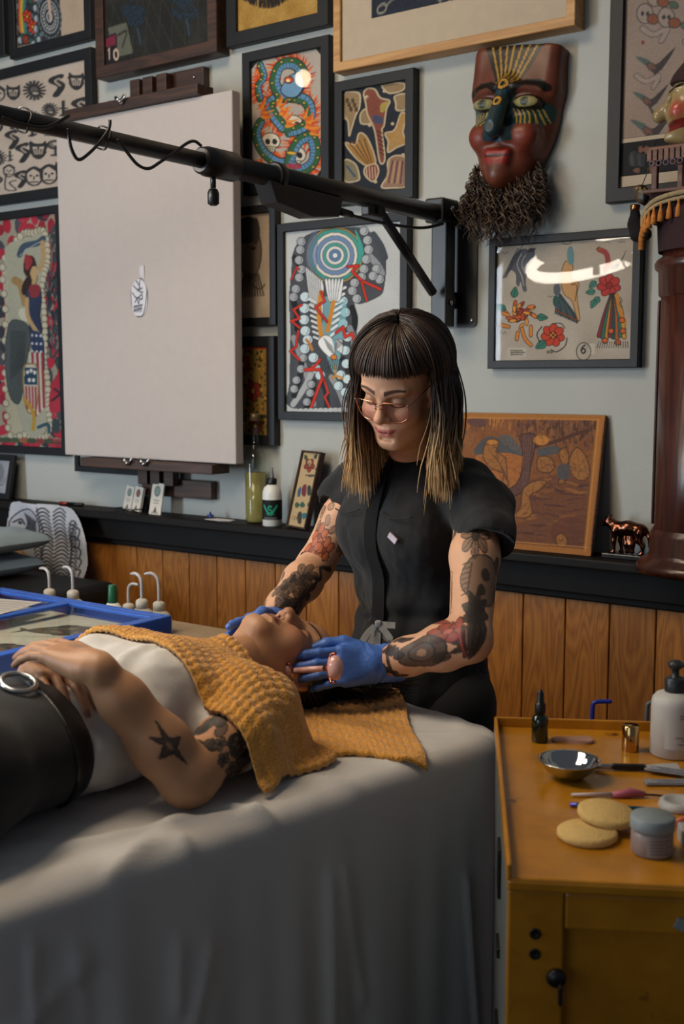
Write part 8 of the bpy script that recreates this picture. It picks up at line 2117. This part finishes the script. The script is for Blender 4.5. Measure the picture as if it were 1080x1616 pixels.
# bent tubes behind the cabinet: blue nozzle and clear nozzle on bottles standing on a low trolley
tr = thing('low_trolley', 'low dark trolley behind the yellow cabinet', 'trolley'); trp = CMAT @ Vector((.36, cD + .16, 0)); tr.matrix_world = basis((trp.x, trp.y, 0), cx_, cy_, ZV)
MB().box((0, 0, .68), (.46, .22, .02), bevel=.004).build('shelf', m_blk, tr)
for x in (-.21, .21):
    for y in (-.09, .09): MB().box((x, y, .335), (.022, .022, .67), bevel=.002).build('leg', m_blk, tr)
def bent_bottle(u, v, label, tubecol, body):
    p = at(u, v, (CMAT @ Vector((.3, cD + .16, 0))).y); t = thing('bent_spout_bottle', label, 'bottle', (p.x, p.y, .69), group='bent spout bottles'); zt = p.z - .69
    MB().lathe([(0, 0), (.028, 0), (.031, .004), (.031, .11), (.022, .135), (.013, .14), (.013, .155), (0, .155)], 28).build('bottle_body', mat(body[0], body[1], .4), t)
    MB().tube(crom([(0, 0, .15), (0, 0, zt - .012), (.004, 0, zt - .002), (.016, 0, zt), (.036, 0, zt)], 5), [.0042] * 17 + [.0042] * 3 + [.002], 10).build('spout', tubecol, t)
bent_bottle(936, 1107, 'blue bent nozzle tube showing above the cabinet\'s back rim', mat('blue_plastic', '#2f3fa8', .35), ('navy_plastic', '#20242e'))
bent_bottle(1022, 1108, 'clear grey bent tube next to the pump bottle', mat('clear_grey_tube', '#6d7074', .3), ('grey_plastic_b', '#55585c'))
# ------------------------------------------------------------------ workstation on the far side of the table
WZ = 0.865
kz = .955                                            # top of the blue case
kc = atz(271, 971, kz)                               # its far right corner
ws = thing('work_counter', 'pale beige work counter against the pine wall', 'counter')
ks = (kc - WO).dot(WD); ko = (kc - WO).dot(WN)
ws.matrix_world = Matrix.Translation(wp(0, 0, 0)) @ WMAT
c0, c1 = -2.9, ks + .025
wo0, wo1 = ko - .27, ko + .66
m_ctr = mat('beige_laminate', '#a08a6c', .5, var=.06)
MB().box(((c0 + c1) / 2, -(wo0 + wo1) / 2, WZ - .018), (c1 - c0, wo1 - wo0, .036), bevel=.004).build('counter_top', m_ctr, ws)
MB().box(((c0 + c1) / 2, -(wo0 + wo1) / 2, (WZ - .036) / 2), (c1 - c0 - .06, wo1 - wo0 - .06, WZ - .037), bevel=.004).build('counter_body', mat('dark_cabinet', '#26211d', .5), ws)
MB().box((ks + .065, -(wo0 + ko + .18) / 2, WZ - .018), (.078, ko + .18 - wo0, .036), bevel=.004).build('end_flap', m_ctr, ws)
# blue display case with glass lid
bc = thing('display_case', 'blue wooden display case with glass lid over two drawings', 'display case')
bc.matrix_world = Matrix.Translation(wp(ks, WZ, ko)) @ WMAT      # local x along wall (case extends to -x), y into wall (case extends to -y)
m_blue = mat('blue_painted_wood', '#2b5cbc', .4, var=.08, scale=9)
CL, CDp, CHh = .62, .52, kz - WZ
def bb_(name, x0, x1, y0, y1, z0, z1, mt_=m_blue, bev=.003, par=None): return MB().box(((x0 + x1) / 2, (y0 + y1) / 2, (z0 + z1) / 2), (x1 - x0, y1 - y0, z1 - z0), bevel=bev).build(name, mt_, par or bc)
bb_('side', -.018, 0, -CDp, 0, 0, CHh); bb_('side', -CL, -CL + .018, -CDp, 0, 0, CHh); bb_('side', -CL + .018, -.018, -.018, 0, 0, CHh); bb_('side', -CL + .018, -.018, -CDp, -CDp + .018, 0, CHh); bb_('floor', -CL + .018, -.018, -CDp + .018, -.018, 0, .01)
rail = bb_('lid_rail', -.034, -.018, -CDp + .018, -.018, CHh - .012, CHh - .001); bb_('lid_rail', -CL + .018, -CL + .034, -CDp + .018, -.018, CHh - .012, CHh - .001)
bb_('lid_rail', -CL + .034, -.034, -.036, -.018, CHh - .012, CHh - .001); bb_('lid_rail', -CL + .034, -.034, -CDp + .018, -CDp + .040, CHh - .012, CHh - .001); bb_('lid_divider', -.345, -.315, -CDp + .04, -.036, CHh - .012, CHh - .001)
M['case_glass'] = mat_glass('case_glass', (.96, .98, .97), .5)
bb_('glass', -.315, -.034, -CDp + .04, -.036, CHh - .008, CHh - .005, M['case_glass'], 0); bb_('glass', -CL + .034, -.345, -CDp + .04, -.036, CHh - .008, CHh - .005, M['case_glass'], 0)
bb_('liner', -CL + .02, -.02, -CDp + .02, -.02, CHh - .040, CHh - .034, mat('cream_liner', '#b8b2a4', .9), 0)
def art_fish(k):
    a = Art(90, 46, '#b8b2a4'); a.poly([(12, 24), (26, 12), (52, 8), (76, 20), (84, 24), (74, 30), (50, 38), (26, 34)], ['#5d5348', '#574a3c'][k], 4, edge='#2c2722', ew=1.6)
    for j in range(22): a.ell(random.uniform(24, 74), random.uniform(13, 33), 4, 2.4, random.choice(['#3a332c', '#7d6d58', '#8c7c64', '#4d5048']), random.uniform(0, 3))
    a.poly([(14, 24), (2, 14), (6, 24), (0, 34)], '#4a4138', 2); a.leaf(34, 10, 16, 4, -.3, '#4d463c'); a.leaf(36, 36, 16, 4, .3, '#4d463c'); a.ell(70, 21, 2, 2, '#111')
    a.line([(24, 20), (40, 24), (60, 18), (74, 22)], 1.2, '#2c2722', 4); return a
for k, (x, y) in enumerate(((-.155, -.36), (-.19, -.15))):
    print_mesh(['drawing', 'drawing'][k], art_fish(k), .25, .13, bc, mtx=T(x, y, CHh - .0335) @ RZ(math.radians(34)) @ RX(-math.pi / 2))
A = Art(60, 40, '#b0aca8'); [A.line([(4, 6 + 5 * k), (56, 6 + 5 * k)], .8, '#77746f') for k in range(7)]
pp = thing('paper_sheet', 'lined white paper sheet lying on the blue display case', 'paper'); pp.matrix_world = bc.matrix_world @ T(-.47, -.20, CHh + .001) @ RZ(.25)
print_mesh('sheet', A, .26, .19, pp, mtx=RX(-math.pi / 2))
nm = Art(60, 20, '#15161a'); nm.text('MAN', 14, 5, 11, '#7c7f86', 1.3)
# front plaque on a lower blue tray at the near side
lt = thing('blue_tray', 'flat blue tray with black name plate below the case', 'tray'); lt.matrix_world = Matrix.Translation(wp(ks - .30, WZ, ko + CDp + .004)) @ WMAT
NPX = (-.16, .16)
MB().box((0, -.05, .030), (.56, .10, .060), bevel=.004).build('tray_body', m_blue, lt)
pl = MB().box((.16, -.103, .030), (.20, .006, .048), bevel=.001).build('name_plate', m_blk, lt); print_mesh('lettering', nm, .18, .044, lt, y=-.107, x0=.07, z0=.008)
# dark block and blue ledge right of the case
t = thing('black_block', 'small black block on the counter right of the blue case', 'block'); t.matrix_world = Matrix.Translation(wp(ks + .045, WZ, ko + .04)) @ WMAT
MB().box((0, 0, .022), (.060, .06, .044), m=RY(-.12), bevel=.004).build('block_body', m_blk, t)
t = thing('blue_shelf', 'narrow blue shelf strip at the end of the counter', 'shelf'); t.matrix_world = Matrix.Translation(wp(ks + .055, WZ, ko + .16)) @ WMAT
MB().box((0, 0, .008), (.10, .16, .016), bevel=.002).build('board', mat('navy_paint', '#1c2f66', .4), t)
# wash bottles behind the case
m_ldpe = mat('milky_plastic', '#b9b4a6', .45, var=.03)
def wash_bottle(u, v, d, label, flip=1, h=.075, rz=0):
    p = at(u, v, 0.0001 + ((wp(0, 0, ko - d)).y)) if False else None
    # stand them in a row parallel to the wall, d closer to the wall than the case
    dd = ray(u, v); p0 = WO + WN * (ko - d); q = EYE + dd * ((p0 - EYE).dot(WN) / dd.dot(WN))
    t = thing('wash_bottle', label, 'bottle', group='wash bottles behind the blue case'); t.matrix_world = Matrix.Translation((q.x, q.y, WZ)) @ WMAT @ RZ(rz)
    zc = q.z - WZ                                     # top of the screw cap
    MB().lathe([(0, 0), (.030, 0), (.032, .003), (.032, zc - .045), (.026, zc - .030), (.016, zc - .022), (.0, zc - .022)], 28).build('bottle_body', m_ldpe, t)
    MB().lathe([(0, zc - .024), (.0155, zc - .024), (.0155, zc - .004), (.012, zc), (.005, zc + .003), (0, zc + .003)], 20).build('cap', m_ldpe, t)
    MB().tube(crom([(0, 0, zc), (0, 0, zc + h * .55), (-.004 * flip, 0, zc + h * .85), (-.018 * flip, 0, zc + h), (-.038 * flip, 0, zc + h * .97)], 5), [.0042] * 18 + [.0038, .003, .0022], 10).build('spout', mat('clear_spout', '#a8a6a6', .3), t)
wash_bottle(78, 930, .10, 'wash bottle leftmost, in front of the dark cushion', h=.055); wash_bottle(115, 932, .08, 'wash bottle second from left, under the tiger drawing', h=.060)
wash_bottle(203, 953, .15, 'wash bottle just right of the green-capped bottle', -1, .055); wash_bottle(224, 946, .06, 'wash bottle with tallest arched spout, second from right', h=.062); wash_bottle(251, 950, .13, 'wash bottle rightmost in the row', h=.072, rz=.4)
dd = ray(178, 951); p0 = WO + WN * (ko - .07); q = EYE + dd * ((p0 - EYE).dot(WN) / dd.dot(WN))
t = thing('green_capped_bottle', 'white bottle with a tall green cap behind the case', 'bottle'); t.matrix_world = Matrix.Translation((q.x, q.y, WZ)) @ WMAT; zc = q.z - WZ
MB().lathe([(0, 0), (.032, 0), (.032, zc - .03), (.020, zc - .008), (.013, zc), (0, zc)], 28).build('bottle_body', WP, t); MB().lathe([(0, zc - .002), (.0115, zc - .002), (.0125, zc + .002), (.0105, zc + .043), (.009, zc + .046), (0, zc + .046)], 20).build('cap', mat('green_plastic', '#1d5a3a', .4), t)
# grey-blue pillows stacked on a black stool
def plane_pt(u, v, off):
    d_ = ray(u, v); p_ = WO + WN * off; return EYE + d_ * ((p_ - EYE).dot(WN) / d_.dot(WN))
pc = plane_pt(10, 900, .45)
zs = plane_pt(60, 930, .45).z
t = thing('black_stool', 'black upholstered stool under the stacked pillows', 'stool'); sx_ = (plane_pt(108, 915, .45) - WO).dot(WD)
t.matrix_world = Matrix.Translation(wp(sx_ - .26, 0, .42)) @ WMAT
zt = plane_pt(60, 926, .45).z
MB().box((0, 0, zt - .05), (.52, .40, .10), bevel=.035, seg=4).build('seat_cushion', mat('black_vinyl_b', '#0f0f10', .6), t)
for x in (-.22, .22):
    for y in (-.16, .16): MB().box((x, y, (zt - .1) / 2), (.03, .03, zt - .1), bevel=.003).build('leg', m_blk, t)
m_pil = mat('slate_blue_cotton', '#93a7b2', .9, var=.06, scale=6, bump=.2, bscale=400)
for k, (u, lab) in enumerate(((16, 'slate blue pillow at the bottom of the stack'), (28, 'slate blue pillow on top of the stack'))):
    t = thing('pillow', lab, 'pillow', group='stacked slate blue pillows'); sr = (plane_pt(u, 880, .43) - WO).dot(WD); t.matrix_world = Matrix.Translation(wp(sr - .24, zt - .010 + .088 * k, .45)) @ WMAT
    n_ = 40; gx, gy = np.meshgrid(np.linspace(-1, 1, n_), np.linspace(-1, 1, n_), indexing='ij')
    prof = (np.maximum(1 - gx ** 4, 0) * np.maximum(1 - gy ** 4, 0)) ** .33; ex = .24 * gx * (1 - .07 * (1 - np.abs(gx)) * 0 - .06 * (1 - gy ** 2) * np.abs(gx)); ey = .17 * gy * (1 - .06 * (1 - gx ** 2) * np.abs(gy))
    wv = .004 * np.sin(gx * 9 + gy * 5); top = np.stack([ex, ey, .048 + .044 * prof + wv * prof], -1).reshape(-1, 3); bot = np.stack([ex, ey, .048 - .036 * prof], -1).reshape(-1, 3)
    i = np.arange(n_ * n_).reshape(n_, n_); F1 = np.stack([i[:-1, :-1], i[1:, :-1], i[1:, 1:], i[:-1, 1:]], -1).reshape(-1, 4); np_mesh('cushion', np.r_[top, bot], np.r_[F1, F1[:, ::-1] + n_ * n_], m_pil, t)
